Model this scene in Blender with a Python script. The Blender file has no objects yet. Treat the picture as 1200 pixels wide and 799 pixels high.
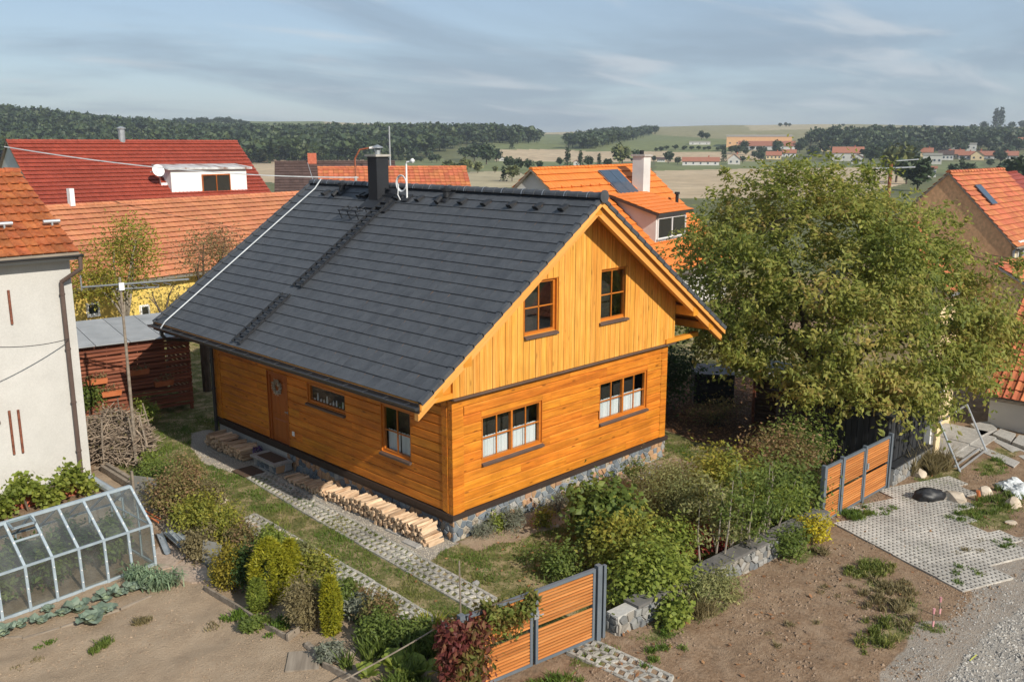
import bpy, bmesh, math, random
import numpy as np
from mathutils import Vector, Matrix
SC = bpy.context.scene
COL = SC.collection
RAD = math.radians
rng = random.Random(7)
NR = np.random.RandomState(11)

# ------------------------------------------------------------------ camera, sky, sun, exposure
cam_data = bpy.data.cameras.new("camera")
cam = bpy.data.objects.new("camera", cam_data)
COL.objects.link(cam)
cam.location = (-12.534, -14.270, 8.673)
cam.rotation_euler = (RAD(90 - 12.176), 0, RAD(44.759 - 90))
cam_data.sensor_width = 36.0
cam_data.lens = 36.0 * 1065.15 / 1200
cam_data.clip_start = 0.1
cam_data.clip_end = 30000
SC.camera = cam
CAMP = np.array(cam.location)

SUN_DIR = Vector((-0.105, -1.0, 0.66)).normalized()      # towards the sun
SUN_EL = math.asin(SUN_DIR.z)
SUN_ROT = math.atan2(SUN_DIR.x, SUN_DIR.y)
world = bpy.data.worlds.new("World")
SC.world = world
world.use_nodes = True
wn = world.node_tree.nodes
wl = world.node_tree.links
wn.clear()
w_out = wn.new("ShaderNodeOutputWorld")
w_bg = wn.new("ShaderNodeBackground")
w_bg.inputs["Strength"].default_value = 0.12
w_sky = wn.new("ShaderNodeTexSky")
w_sky.sky_type = 'NISHITA'
w_sky.sun_disc = False
w_sky.sun_elevation = SUN_EL
w_sky.sun_rotation = SUN_ROT
w_sky.altitude = 300
w_sky.air_density = 1.0
w_sky.dust_density = 0.6
w_sky.ozone_density = 1.5
w_tc = wn.new("ShaderNodeTexCoord")
w_sep = wn.new("ShaderNodeSeparateXYZ")
wl.new(w_tc.outputs["Generated"], w_sep.inputs[0])
def wmath(op, a, b):
    n = wn.new("ShaderNodeMath"); n.operation = op
    for i, v in enumerate((a, b)):
        if isinstance(v, (int, float)): n.inputs[i].default_value = v
        else: wl.new(v, n.inputs[i])
    return n.outputs[0]
zz = wmath('ADD', wmath('MAXIMUM', w_sep.outputs[2], 0.0), 0.10)
cx = wmath('DIVIDE', w_sep.outputs[0], zz)
cy = wmath('DIVIDE', w_sep.outputs[1], zz)
w_cmb = wn.new("ShaderNodeCombineXYZ")
wl.new(cx, w_cmb.inputs[0]); wl.new(cy, w_cmb.inputs[1])
def wnoise(scale, detail, off, lo, hi):
    m = wn.new("ShaderNodeMapping"); m.inputs["Location"].default_value = off
    m.inputs["Rotation"].default_value = (0, 0, RAD(-45))
    m.inputs["Scale"].default_value = scale
    wl.new(w_cmb.outputs[0], m.inputs[0])
    n = wn.new("ShaderNodeTexNoise"); n.inputs["Scale"].default_value = 1.0
    n.inputs["Detail"].default_value = detail; n.inputs["Roughness"].default_value = 0.55
    n.inputs["Distortion"].default_value = 0.4
    wl.new(m.outputs[0], n.inputs["Vector"])
    r = wn.new("ShaderNodeMapRange"); r.interpolation_type = 'SMOOTHSTEP'
    r.inputs["From Min"].default_value = lo; r.inputs["From Max"].default_value = hi
    wl.new(n.outputs[0], r.inputs[0])
    return r.outputs[0]
def wmix(f, a, b):
    n = wn.new("ShaderNodeMix"); n.data_type = 'RGBA'
    if isinstance(f, float): n.inputs[0].default_value = f
    else: wl.new(f, n.inputs[0])
    for i, v in ((6, a), (7, b)):
        if isinstance(v, tuple): n.inputs[i].default_value = v
        else: wl.new(v, n.inputs[i])
    return n.outputs[2]
veil = wmix(0.62, w_sky.outputs[0], (2.7, 3.5, 4.5, 1))                # thin high cloud over the whole sky
grey = wmath('MULTIPLY', wnoise((0.42, 0.62, 1), 6, (3.1, 1.7, 0), 0.38, 0.66), 0.68)
c1 = wmix(grey, veil, (2.1, 2.72, 3.45, 1))
wht = wmath('MULTIPLY', wnoise((0.85, 1.9, 1), 10, (9.3, 4.4, 0), 0.50, 0.74), 0.6)
c2 = wmix(wht, c1, (5.0, 5.3, 5.6, 1))
wl.new(c2, w_bg.inputs["Color"])
wl.new(w_bg.outputs[0], w_out.inputs["Surface"])

sun_data = bpy.data.lights.new("sun", 'SUN')
sun_data.energy = 4.8
sun_data.angle = RAD(0.55)
sun_data.color = (1.0, 0.93, 0.82)
sun = bpy.data.objects.new("sun", sun_data)
COL.objects.link(sun)
sun.rotation_euler = SUN_DIR.to_track_quat('Z', 'Y').to_euler()
SC.view_settings.view_transform = 'Standard'
SC.view_settings.look = 'None'
SC.view_settings.exposure = 0.2
SC.view_settings.gamma = 1.0

# ------------------------------------------------------------------ survey helper: where a sight line meets a level surface
_q = (cam.rotation_euler.to_matrix())
def G(u, v, z=0.0):
    d = _q @ Vector(((u - 600) / 1065.15, -(v - 399.5) / 1065.15, -1.0))
    t = (z - cam.location.z) / d.z
    p = cam.location + d * t
    return Vector((p.x, p.y, z))

# ------------------------------------------------------------------ objects
def link(o, parent=None, mat=None):
    COL.objects.link(o)
    if parent is not None:
        o.parent = parent
    if mat is not None:
        o.matrix_basis = mat
    return o
def tag(o, label=None, cat=None, group=None, kind=None):
    if label: o['label'] = label
    if cat: o['category'] = cat
    if group: o['group'] = group
    if kind: o['kind'] = kind
    return o
def thing(name, label, cat, loc=(0, 0, 0), rz=0.0, group=None):
    o = bpy.data.objects.new(name, None)
    o.empty_display_size = 0.2
    o.location = loc
    o.rotation_euler = (0, 0, rz)
    COL.objects.link(o)
    return tag(o, label, cat, group)
def obj(name, mesh, parent=None, mat=None, kind=None):
    o = bpy.data.objects.new(name, mesh)
    link(o, parent, mat)
    if kind: o['kind'] = kind
    return o
def frame(o, x, y, z):
    m = Matrix((tuple(x) + (0,), tuple(y) + (0,), tuple(z) + (0,), tuple(o) + (1,)))
    return m.transposed()

class MB:
    """collects polygons; build() makes ONE mesh object"""
    def __init__(s): s.v = []; s.f = []; s.m = []; s.cur = 0
    def quad(s, *p):
        n = len(s.v); s.v += [tuple(q) for q in p]; s.f.append(tuple(range(n, n + len(p)))); s.m.append(s.cur)
    def hexa(s, c):
        """8 corners: bottom 4 ccw, top 4 ccw"""
        n = len(s.v); s.v += [tuple(q) for q in c]
        for f in ((3, 2, 1, 0), (4, 5, 6, 7), (0, 1, 5, 4), (1, 2, 6, 5), (2, 3, 7, 6), (3, 0, 4, 7)):
            s.f.append(tuple(n + i for i in f)); s.m.append(s.cur)
    def box(s, x0, x1, y0, y1, z0, z1):
        s.hexa(((x0, y0, z0), (x1, y0, z0), (x1, y1, z0), (x0, y1, z0), (x0, y0, z1), (x1, y0, z1), (x1, y1, z1), (x0, y1, z1)))
    def obox(s, o, x, y, z, a, b, c):
        """box from corner o along unit axes x,y,z with sizes a,b,c"""
        o, x, y, z = Vector(o), Vector(x) * a, Vector(y) * b, Vector(z) * c
        s.hexa((o, o + x, o + x + y, o + y, o + z, o + x + z, o + x + y + z, o + y + z))
    def prism(s, poly, d):
        """poly: list of 3-D points, extruded by vector d"""
        d = Vector(d); n = len(s.v); k = len(poly)
        s.v += [tuple(p) for p in poly] + [tuple(Vector(p) + d) for p in poly]
        s.f.append(tuple(range(n + k - 1, n - 1, -1))); s.m.append(s.cur)
        s.f.append(tuple(range(n + k, n + 2 * k))); s.m.append(s.cur)
        for i in range(k):
            j = (i + 1) % k
            s.f.append((n + i, n + j, n + k + j, n + k + i)); s.m.append(s.cur)
    def tube(s, pts, r, n=8, cap=True):
        pts = [Vector(p) for p in pts]
        rs = r if isinstance(r, (list, tuple)) else [r] * len(pts)
        base = len(s.v); prev = None
        for i, p in enumerate(pts):
            t = (pts[min(i + 1, len(pts) - 1)] - pts[max(i - 1, 0)]).normalized()
            if prev is None:
                a = t.orthogonal().normalized()
            else:
                a = (prev - t * prev.dot(t))
                a = a.normalized() if a.length > 1e-5 else t.orthogonal().normalized()
            prev = a; b = t.cross(a)
            for k in range(n):
                ang = 2 * math.pi * k / n
                s.v.append(tuple(p + (a * math.cos(ang) + b * math.sin(ang)) * rs[i]))
        for i in range(len(pts) - 1):
            for k in range(n):
                a0 = base + i * n + k; a1 = base + i * n + (k + 1) % n
                s.f.append((a0, a1, a1 + n, a0 + n)); s.m.append(s.cur)
        if cap:
            s.f.append(tuple(base + k for k in range(n - 1, -1, -1))); s.m.append(s.cur)
            e = base + (len(pts) - 1) * n
            s.f.append(tuple(e + k for k in range(n))); s.m.append(s.cur)
    def lathe(s, prof, c, n=14, axis='z'):
        base = len(s.v)
        for (r, h) in prof:
            for k in range(n):
                a = 2 * math.pi * k / n
                s.v.append((c[0] + r * math.cos(a), c[1] + r * math.sin(a), c[2] + h))
        for i in range(len(prof) - 1):
            for k in range(n):
                a0 = base + i * n + k; a1 = base + i * n + (k + 1) % n
                s.f.append((a0, a1, a1 + n, a0 + n)); s.m.append(s.cur)
        s.f.append(tuple(base + k for k in range(n - 1, -1, -1))); s.m.append(s.cur)
        e = base + (len(prof) - 1) * n
        s.f.append(tuple(e + k for k in range(n))); s.m.append(s.cur)
    def mesh(s, name, mats, smooth=False):
        me = bpy.data.meshes.new(name)
        me.from_pydata(s.v, [], s.f)
        mats = mats if isinstance(mats, (list, tuple)) else [mats]
        for m in mats: me.materials.append(m)
        if any(s.m): me.polygons.foreach_set("material_index", s.m)
        if smooth: me.polygons.foreach_set("use_smooth", [True] * len(me.polygons))
        me.update()
        return me
    def build(s, name, mats, parent=None, mat=None, kind=None, smooth=False):
        return obj(name, s.mesh(name, mats, smooth), parent, mat, kind)

def np_mesh(name, verts, faces, mats, smooth=False, attr=None):
    """verts (N,3), faces (M,k) with k = 3 or 4, fast"""
    verts = np.asarray(verts, np.float32); faces = np.asarray(faces, np.int32)
    me = bpy.data.meshes.new(name)
    k = faces.shape[1]
    me.vertices.add(len(verts)); me.vertices.foreach_set("co", verts.ravel())
    me.loops.add(faces.size); me.loops.foreach_set("vertex_index", faces.ravel())
    me.polygons.add(len(faces))
    me.polygons.foreach_set("loop_start", np.arange(0, faces.size, k, dtype=np.int32))
    me.polygons.foreach_set("loop_total", np.full(len(faces), k, np.int32))
    me.polygons.foreach_set("use_smooth", np.full(len(faces), bool(smooth)))
    for m in (mats if isinstance(mats, (list, tuple)) else [mats]): me.materials.append(m)
    if attr:
        for an, av in attr.items():
            a = me.attributes.new(an, 'FLOAT', 'POINT'); a.data.foreach_set("value", np.asarray(av, np.float32))
    me.update(calc_edges=True); me.validate()
    return me

# ------------------------------------------------------------------ materials
def srgb(h):
    c = [int(h[i:i + 2], 16) / 255 for i in (0, 2, 4)]
    return tuple(x / 12.92 if x <= .04045 else ((x + .055) / 1.055) ** 2.4 for x in c)
class NT:
    def __init__(s, name):
        s.mat = bpy.data.materials.new(name); s.mat.use_nodes = True
        s.n = s.mat.node_tree.nodes; s.l = s.mat.node_tree.links; s.n.clear()
        s.out = s.n.new("ShaderNodeOutputMaterial")
    def new(s, t, **kw):
        n = s.n.new(t)
        for k, v in kw.items(): setattr(n, k, v)
        return n
    def put(s, sock, v):
        if isinstance(v, bpy.types.NodeSocket): s.l.new(v, sock)
        else: sock.default_value = v
    def math(s, op, a, b=0.0):
        n = s.new("ShaderNodeMath", operation=op); s.put(n.inputs[0], a); s.put(n.inputs[1], b); return n.outputs[0]
    def mix(s, f, a, b, mode='MIX'):
        n = s.new("ShaderNodeMix", data_type='RGBA', blend_type=mode)
        s.put(n.inputs[0], f)
        for i, v in ((6, a), (7, b)): s.put(n.inputs[i], v if isinstance(v, bpy.types.NodeSocket) else tuple(v) + (1,) * (4 - len(v)))
        return n.outputs[2]
    def rnd(s):
        g = s.new("ShaderNodeNewGeometry").outputs["Random Per Island"]
        o = s.new("ShaderNodeObjectInfo").outputs["Random"]
        return s.math('FRACT', s.math('ADD', g, o))
    def coords(s, scale=(1, 1, 1), r=None, kind="Object"):
        tc = s.new("ShaderNodeTexCoord").outputs[kind]
        m = s.new("ShaderNodeMapping"); m.inputs["Scale"].default_value = scale
        s.l.new(tc, m.inputs[0])
        if r is not None:
            k = s.math('MULTIPLY', r, 53.0); s.l.new(k, m.inputs["Location"])
        return m.outputs[0]
    def noise(s, vec, scale=1.0, detail=5, rough=.6, dist=0.0):
        n = s.new("ShaderNodeTexNoise"); s.put(n.inputs["Vector"], vec); n.inputs["Scale"].default_value = scale
        n.inputs["Detail"].default_value = detail; n.inputs["Roughness"].default_value = rough; n.inputs["Distortion"].default_value = dist
        return n.outputs[0]
    def ramp(s, f, cols, interp='LINEAR', lo=0.0, hi=1.0):
        n = s.new("ShaderNodeValToRGB"); cr = n.color_ramp; cr.interpolation = interp
        k = len(cols)
        pos = [lo + (hi - lo) * (i / (k - 1) if interp != 'CONSTANT' else i / k) for i in range(k)]
        while len(cr.elements) < k: cr.elements.new(0.5)
        for e, p, c in zip(cr.elements, pos, cols): e.position = p; e.color = tuple(c) + (1,) * (4 - len(c))
        s.put(n.inputs[0], f); return n.outputs[0]
    def rng_(s, f, lo, hi, a=0.0, b=1.0):
        n = s.new("ShaderNodeMapRange"); n.interpolation_type = 'SMOOTHSTEP'
        s.put(n.inputs[0], f)
        for i, v in ((1, lo), (2, hi), (3, a), (4, b)): n.inputs[i].default_value = v
        return n.outputs[0]
    def hsv(s, col, val=1.0, sat=1.0, hue=0.5):
        n = s.new("ShaderNodeHueSaturation"); s.put(n.inputs["Color"], col if isinstance(col, bpy.types.NodeSocket) else tuple(col) + (1,))
        s.put(n.inputs["Value"], val); s.put(n.inputs["Saturation"], sat); s.put(n.inputs["Hue"], hue); return n.outputs[0]
    def bump(s, h, strength=.3, dist=.02):
        n = s.new("ShaderNodeBump"); n.inputs["Strength"].default_value = strength; n.inputs["Distance"].default_value = dist
        s.put(n.inputs["Height"], h); return n.outputs[0]
    def bsdf(s, col, rough=.8, normal=None, metal=0.0, spec=.5):
        n = s.new("ShaderNodeBsdfPrincipled")
        s.put(n.inputs["Base Color"], col if isinstance(col, bpy.types.NodeSocket) else tuple(col) + (1,) * (4 - len(col)))
        s.put(n.inputs["Roughness"], rough); n.inputs["Metallic"].default_value = metal
        n.inputs["Specular IOR Level"].default_value = spec
        if normal is not None: s.l.new(normal, n.inputs["Normal"])
        s.l.new(n.outputs[0], s.out.inputs["Surface"]); return n

def pmat(name, cols, scale=(3, 3, 3), rough=.8, rnd=.2, bump=.25, bdist=.01, detail=6, spec=.4, metal=0.0, lo=.3, hi=.7, kind="Object", fine=None, hue=0.0, palette=None, famp=.24, stain=0.0, sscale=.9, knots=0.0):
    """colours along stretched noise; every separate piece gets its own value"""
    t = NT(name)
    r = t.rnd()
    vec = t.coords(scale, r if rnd else None, kind)
    n = t.noise(vec, 1.0, detail)
    c = t.ramp(n, cols, lo=lo, hi=hi)
    if palette:
        pc = t.ramp(t.math('FRACT', t.math('MULTIPLY', r, 7.31)), palette, 'CONSTANT')
        c = t.mix(.75, c, pc)
    if fine:
        f = t.noise(t.coords(tuple(q * fine for q in scale), r if rnd else None, kind), 1.0, 4)
        c = t.mix(1.0, c, t.ramp(f, [(1 - famp,) * 3, (1 + famp * .8,) * 3], lo=.3, hi=.7), 'MULTIPLY')
    if knots:
        vo = t.new("ShaderNodeTexVoronoi"); vo.inputs["Scale"].default_value = 1.0; t.l.new(t.coords((1.6, 5.5, 5.5), r), vo.inputs["Vector"])
        c = t.mix(t.rng_(vo.outputs["Distance"], .05, .17, knots, 0), c, tuple(q * .30 for q in cols[0][:3]))
    if stain:
        gp = t.new("ShaderNodeNewGeometry").outputs["Position"]; mp = t.new("ShaderNodeMapping"); mp.inputs["Scale"].default_value = (sscale, sscale, sscale); t.l.new(gp, mp.inputs[0])
        sn = t.rng_(t.noise(mp.outputs[0], 1.0, 6, .65, .3), .32, .66, 1 - stain, 1.0)
        c = t.hsv(c, sn, 1.0)
    if rnd:
        v = t.math('MULTIPLY_ADD', r, 2 * rnd); v.node.inputs[2].default_value = 1 - rnd
        h = t.math('MULTIPLY_ADD', t.math('FRACT', t.math('MULTIPLY', r, 13.7)), hue); h.node.inputs[2].default_value = .5 - hue / 2
        c = t.hsv(c, v, 1.0, h)
    nb = t.bump(n, bump, bdist) if bump else None
    t.bsdf(c, rough, nb, metal, spec)
    return t.mat
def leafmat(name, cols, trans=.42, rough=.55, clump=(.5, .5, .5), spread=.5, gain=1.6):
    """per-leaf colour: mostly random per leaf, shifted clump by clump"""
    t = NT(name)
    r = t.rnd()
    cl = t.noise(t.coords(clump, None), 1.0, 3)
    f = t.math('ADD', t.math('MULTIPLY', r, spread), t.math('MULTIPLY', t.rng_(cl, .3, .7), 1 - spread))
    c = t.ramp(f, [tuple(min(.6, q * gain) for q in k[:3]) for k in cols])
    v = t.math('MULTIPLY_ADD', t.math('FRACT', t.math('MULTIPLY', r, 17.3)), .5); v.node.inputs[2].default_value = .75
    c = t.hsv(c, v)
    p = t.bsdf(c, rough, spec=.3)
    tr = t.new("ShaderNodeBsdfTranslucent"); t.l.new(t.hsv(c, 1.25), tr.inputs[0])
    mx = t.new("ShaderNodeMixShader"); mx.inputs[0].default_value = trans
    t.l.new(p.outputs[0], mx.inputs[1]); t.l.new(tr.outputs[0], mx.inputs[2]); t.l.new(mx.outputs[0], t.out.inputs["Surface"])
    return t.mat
def glassmat(name, tint=(.8, .85, .85), ior=1.5, dirt=0.0, dirtcol=(.5, .5, .48)):
    t = NT(name)
    lw = t.new("ShaderNodeLayerWeight"); lw.inputs[0].default_value = .5; f0 = 2 * ((ior - 1) / (ior + 1)) ** 2
    fr = t.math('MULTIPLY_ADD', t.math('POWER', lw.outputs["Facing"], 5.0), 1 - f0); fr.node.inputs[2].default_value = f0
    tr = t.new("ShaderNodeBsdfTransparent"); tr.inputs[0].default_value = tint + (1,)
    gl = t.new("ShaderNodeBsdfGlossy"); gl.inputs["Roughness"].default_value = .03
    m = t.new("ShaderNodeMixShader"); t.l.new(fr, m.inputs[0]); t.l.new(tr.outputs[0], m.inputs[1]); t.l.new(gl.outputs[0], m.inputs[2])
    o = m.outputs[0]
    if dirt:
        d = t.new("ShaderNodeBsdfDiffuse"); d.inputs[0].default_value = dirtcol + (1,)
        n = t.rng_(t.noise(t.coords((2, 2, 2)), 1.0, 5), .25, .8, dirt * .5, dirt * 1.5)
        m2 = t.new("ShaderNodeMixShader"); t.l.new(n, m2.inputs[0]); t.l.new(o, m2.inputs[1]); t.l.new(d.outputs[0], m2.inputs[2]); o = m2.outputs[0]
    t.l.new(o, t.out.inputs["Surface"])
    return t.mat

M = {}
M['log'] = pmat('stained log', [(.46, .135, .011), (.62, .20, .017), (.69, .255, .028)], (.6, 9, 9), .55, .09, .15, .004, fine=3.0, spec=.35, hue=.010, stain=.22, sscale=1.1, knots=.75)
M['board'] = pmat('stained board', [(.60, .245, .034), (.70, .32, .055), (.77, .39, .09)], (.5, 11, 11), .5, .07, .12, .003, fine=3.0, spec=.35, hue=.008, stain=.10, sscale=1.3, knots=.55)
M['barge'] = pmat('light stained fascia', [(.62, .26, .05), (.74, .36, .095)], (.4, 9, 9), .5, .06, .1, .003)
M['beam'] = pmat('stained beam', [(.50, .19, .018), (.64, .27, .03)], (.5, 8, 8), .55, .08, .15, .004)
M['win_wood'] = pmat('window wood', [(.42, .12, .014), (.52, .17, .022)], (.8, 14, 14), .4, .08, .08, .002)
M['door_wood'] = pmat('door wood', [(.30, .075, .012), (.40, .11, .018)], (9, 9, .7), .4, .06, .08, .002)
M['slat'] = pmat('stained slat', [(.36, .12, .03), (.50, .185, .048), (.56, .24, .075)], (.8, 12, 12), .55, .2, .15, .003)
M['slat_dark'] = pmat('weathered red-brown slat', [(.13, .038, .02), (.22, .068, .034), (.30, .11, .06)], (.8, 12, 12), .6, .22, .15, .003)
M['sill'] = pmat('brown metal sill', [(.09, .06, .05), (.12, .085, .07)], (2, 2, 2), .4, 0, 0)
M['band'] = pmat('dark brown trim', [(.030, .020, .016), (.045, .030, .024)], (2, 9, 9), .6, 0, .1)
M['room_shade'] = pmat('painted room shade', [(.02, .018, .016), (.03, .026, .022)], (1, 1, 1), .9, 0, 0)  # near-black colour stands in for the shade of unlit rooms
M['curtain'] = pmat('white curtain', [(.70, .72, .72), (.82, .83, .83)], (14, 14, .6), .9, 0, .6, .02, lo=.35, hi=.65)
M['glass'] = glassmat('window glass', (.86, .9, .9), 1.62)
M['tile'] = pmat('anthracite tile', [(.048, .052, .059), (.064, .069, .077), (.077, .082, .090)], (3, 3, 3), .55, .05, .15, .003, spec=.35, fine=7, famp=.14)
M['anth'] = pmat('anthracite metal', [(.016, .017, .020), (.024, .026, .030)], (2, 2, 2), .55, 0, 0, spec=.3)
M['gutter'] = pmat('dark gutter metal', [(.028, .028, .03), (.04, .04, .043)], (2, 2, 2), .35, 0, 0, spec=.6)
M['greyframe'] = pmat('grey painted steel', [(.10, .12, .14), (.14, .16, .18)], (3, 3, 3), .45, 0, 0)
M['cap'] = pmat('chimney cap', [(.30, .28, .25), (.42, .39, .35)], (5, 5, 5), .8, 0, .2)
M['white'] = pmat('white plastic', [(.70, .70, .69), (.80, .80, .79)], (3, 3, 3), .4, 0, 0)
M['steel'] = pmat('galvanised steel', [(.35, .37, .38), (.5, .52, .53)], (4, 4, 4), .4, 0, 0, metal=.6)
M['mortar'] = pmat('mortar', [(.36, .35, .32), (.48, .46, .42)], (9, 9, 9), .9, 0, .4, .02)
M['stone'] = pmat('field stone', [(.16, .17, .18), (.28, .28, .28)], (7, 7, 7), .75, .18, .6, .03,
                  palette=[(.09, .12, .15), (.14, .17, .20), (.32, .31, .29), (.11, .14, .17), (.46, .25, .10), (.20, .23, .25), (.40, .33, .24), (.40, .20, .085)])
M['stone_grey'] = pmat('grey wall stone', [(.17, .17, .16), (.30, .29, .27)], (6, 6, 6), .85, .22, .6, .03,
                  palette=[(.20, .20, .19), (.30, .29, .27), (.14, .15, .16), (.26, .23, .19)])
M['concrete'] = pmat('concrete', [(.30, .285, .26), (.42, .40, .37)], (5, 5, 5), .9, .08, .35, .01, fine=5)
M['paver'] = pmat('concrete paver', [(.38, .35, .30), (.49, .455, .40), (.55, .515, .46)], (4, 4, 4), .9, .12, .35, .006, fine=6, stain=.34, sscale=.8)
M['paver_old'] = pmat('weathered paver', [(.33, .31, .265), (.45, .425, .37), (.52, .495, .44)], (4, 4, 4), .9, .12, .35, .006, fine=6, stain=.4, sscale=.9)
M['firewood'] = pmat('split firewood', [(.30, .18, .105), (.54, .38, .24), (.68, .52, .36)], (3, 16, 16), .8, .25, .4, .006)
M['render'] = pmat('cream white render', [(.50, .485, .45), (.57, .555, .52)], (.7, .7, .7), .95, 0, .35, .006, fine=40, famp=.07, stain=.10, sscale=.5)
M['render_yel'] = pmat('yellow render', [(.62, .44, .10), (.72, .53, .15)], (1, 1, .6), .95, 0, .4, .01, fine=10)
M['render_brown'] = pmat('brown rough render', [(.64, .37, .19), (.74, .45, .24)], (.8, .8, .6), .95, 0, .7, .02, fine=9)
M['render_cream'] = pmat('cream render', [(.62, .47, .27), (.72, .58, .36)], (.8, .8, .6), .95, 0, .3, .01)
M['render_grey'] = pmat('grey-white render', [(.50, .49, .47), (.64, .63, .60)], (.6, .6, .9), .95, 0, .3, .01)
M['tile_old'] = pmat('old clay tile', [(.33, .085, .025), (.44, .125, .038), (.45, .15, .055)], (4, 4, 4), .8, .10, .35, .006, hue=.010, fine=4, stain=.35, sscale=1.0)
M['tile_orange'] = pmat('orange clay tile', [(.50, .185, .085), (.58, .235, .115)], (2, 2, 2), .75, .08, .2, .006, hue=.008, stain=.22, sscale=.5)
M['tile_bright'] = pmat('bright orange tile', [(.62, .165, .025), (.70, .21, .040)], (2, 2, 2), .6, .05, .15, .006)
M['tile_red'] = pmat('red tile', [(.27, .046, .026), (.34, .064, .036)], (2, 2, 2), .6, .08, .15, .006, stain=.18, sscale=.4)
M['tile_rust'] = pmat('weathered red tile', [(.40, .115, .045), (.52, .17, .075)], (2, 2, 2), .8, .15, .25, .006, hue=.02)
M['tile_brown'] = pmat('dark brown tile', [(.065, .040, .035), (.10, .062, .052)], (2, 2, 2), .8, .12, .2, .006)
M['ribbed'] = pmat('grey roof sheet', [(.26, .27, .275), (.36, .37, .375)], (1.5, 1.5, 1.5), .6, .07, .1, .004)
M['bark'] = pmat('bark', [(.06, .045, .032), (.14, .11, .08)], (9, 9, 2.5), .95, 0, .8, .02)
M['bark_pale'] = pmat('pale bark', [(.20, .17, .13), (.34, .30, .24)], (9, 9, 2.5), .95, 0, .8, .02)
M['twig'] = pmat('dry twig', [(.12, .085, .06), (.26, .20, .145), (.36, .29, .22)], (6, 6, 6), .95, .35, .3)
M['black'] = pmat('black plastic', [(.010, .010, .011), (.018, .018, .02)], (5, 5, 5), .5, 0, .3, .02, spec=.5)
M['black_wood'] = pmat('black stained board', [(.013, .014, .016), (.030, .032, .036)], (12, 12, .8), .7, .25, .2, .004)
M['terracotta'] = pmat('terracotta plastic', [(.42, .12, .04), (.52, .17, .07)], (5, 5, 5), .6, .1, .1)
M['brick'] = pmat('red brick', [(.34, .085, .045), (.45, .14, .08)], (7, 7, 7), .9, .2, .4)
M['old_wood'] = pmat('weathered grey wood', [(.15, .12, .09), (.30, .25, .195)], (1, 12, 12), .9, .18, .4, .006)
M['mat_brown'] = pmat('brown doormat', [(.07, .042, .028), (.11, .07, .045)], (30, 30, 30), 1.0, 0, .5)
M['rock'] = pmat('pale rock', [(.38, .31, .23), (.60, .51, .40)], (3, 3, 3), .9, .15, .6, .03)
M['gh_frame'] = pmat('pale blue painted frame', [(.25, .30, .34), (.34, .40, .43)], (5, 5, 5), .55, .05, .1)
M['gh_pane'] = glassmat('hazy greenhouse pane', (.74, .79, .78), 1.4, .12, (.40, .41, .39))
M['tile_far'] = pmat('muted far tile', [(.25, .095, .055), (.34, .14, .085)], (2, 2, 2), .8, .15, 0)
M['panel'] = pmat('solar panel', [(.03, .05, .08), (.05, .075, .11)], (6, 6, 6), .1, 0, 0, spec=.8)
M['tarp'] = pmat('grey-white sheet', [(.48, .50, .50), (.66, .68, .68)], (4, 4, 4), .5, 0, .6, .05)
M['zinc'] = pmat('zinc gutter', [(.27, .31, .34), (.42, .46, .49)], (4, 4, 4), .4, .1, .1, metal=.3)
M['metal_roof'] = pmat('patched sheet roof', [(.22, .12, .09), (.42, .41, .40), (.58, .58, .58)], (1.6, .5, 1), .5, 0, 0, lo=.35, hi=.6)
M['asbestos'] = pmat('grey cement sheet', [(.15, .145, .13), (.25, .245, .22)], (3, 3, 1.2), .95, 0, .3, .01)
# foliage
M['lf_walnut'] = leafmat('walnut leaf', [(.050, .068, .014), (.095, .115, .022), (.145, .155, .034), (.195, .18, .045), (.22, .14, .055)], trans=.5, gain=1.9)
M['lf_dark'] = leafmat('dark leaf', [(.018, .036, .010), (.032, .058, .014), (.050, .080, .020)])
M['lf_mid'] = leafmat('mid green leaf', [(0.049, 0.076, 0.016), (0.087, 0.116, 0.024), (0.133, 0.153, 0.033)])
M['lf_light'] = leafmat('light leaf', [(0.084, 0.116, 0.021), (0.14, 0.17, 0.029), (0.21, 0.207, 0.039)])
M['lf_yelgreen'] = leafmat('yellow green leaf', [(0.084, 0.103, 0.018), (0.168, 0.17, 0.026), (0.281, 0.207, 0.039)])
M['lf_thuja'] = leafmat('golden thuja', [(.10, .115, .010), (.19, .185, .014), (.29, .245, .02)])
M['lf_box'] = leafmat('golden box', [(.10, .09, .012), (.175, .145, .018), (.23, .175, .022)])
M['lf_feather'] = leafmat('feathery grey green', [(0.105, 0.122, 0.043), (0.168, 0.17, 0.066), (0.238, 0.213, 0.093)])
M['lf_rose'] = leafmat('rusty leaf', [(0.07, 0.079, 0.026), (0.127, 0.116, 0.039), (0.197, 0.122, 0.066), (0.168, 0.074, 0.046)])
M['lf_red'] = leafmat('red leaf', [(.10, .018, .012), (.17, .025, .02), (.26, .03, .025)])
M['lf_creeper'] = leafmat('red creeper leaf', [(.07, .085, .02), (.11, .10, .025), (.13, .05, .03), (.085, .02, .018), (.13, .035, .03)], clump=(1.6, 1.6, 1.6), spread=.4)
M['lf_creeper_g'] = leafmat('green creeper leaf', [(.06, .09, .016), (.11, .125, .025), (.13, .06, .025)], spread=.6)
M['lf_dry'] = leafmat('dry leaf', [(.09, .07, .035), (.15, .125, .06), (.20, .165, .09)])
M['lf_yellow'] = leafmat('yellow flower leaf', [(.15, .15, .02), (.34, .28, .02), (.46, .36, .02)])
M['lf_cabbage'] = leafmat('cabbage leaf', [(.060, .085, .060), (.105, .135, .10), (.19, .22, .16)], trans=.12, rough=.4)
M['lf_leek'] = leafmat('leek leaf', [(.07, .11, .06), (.12, .165, .095), (.19, .21, .12)], trans=.2)
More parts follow.
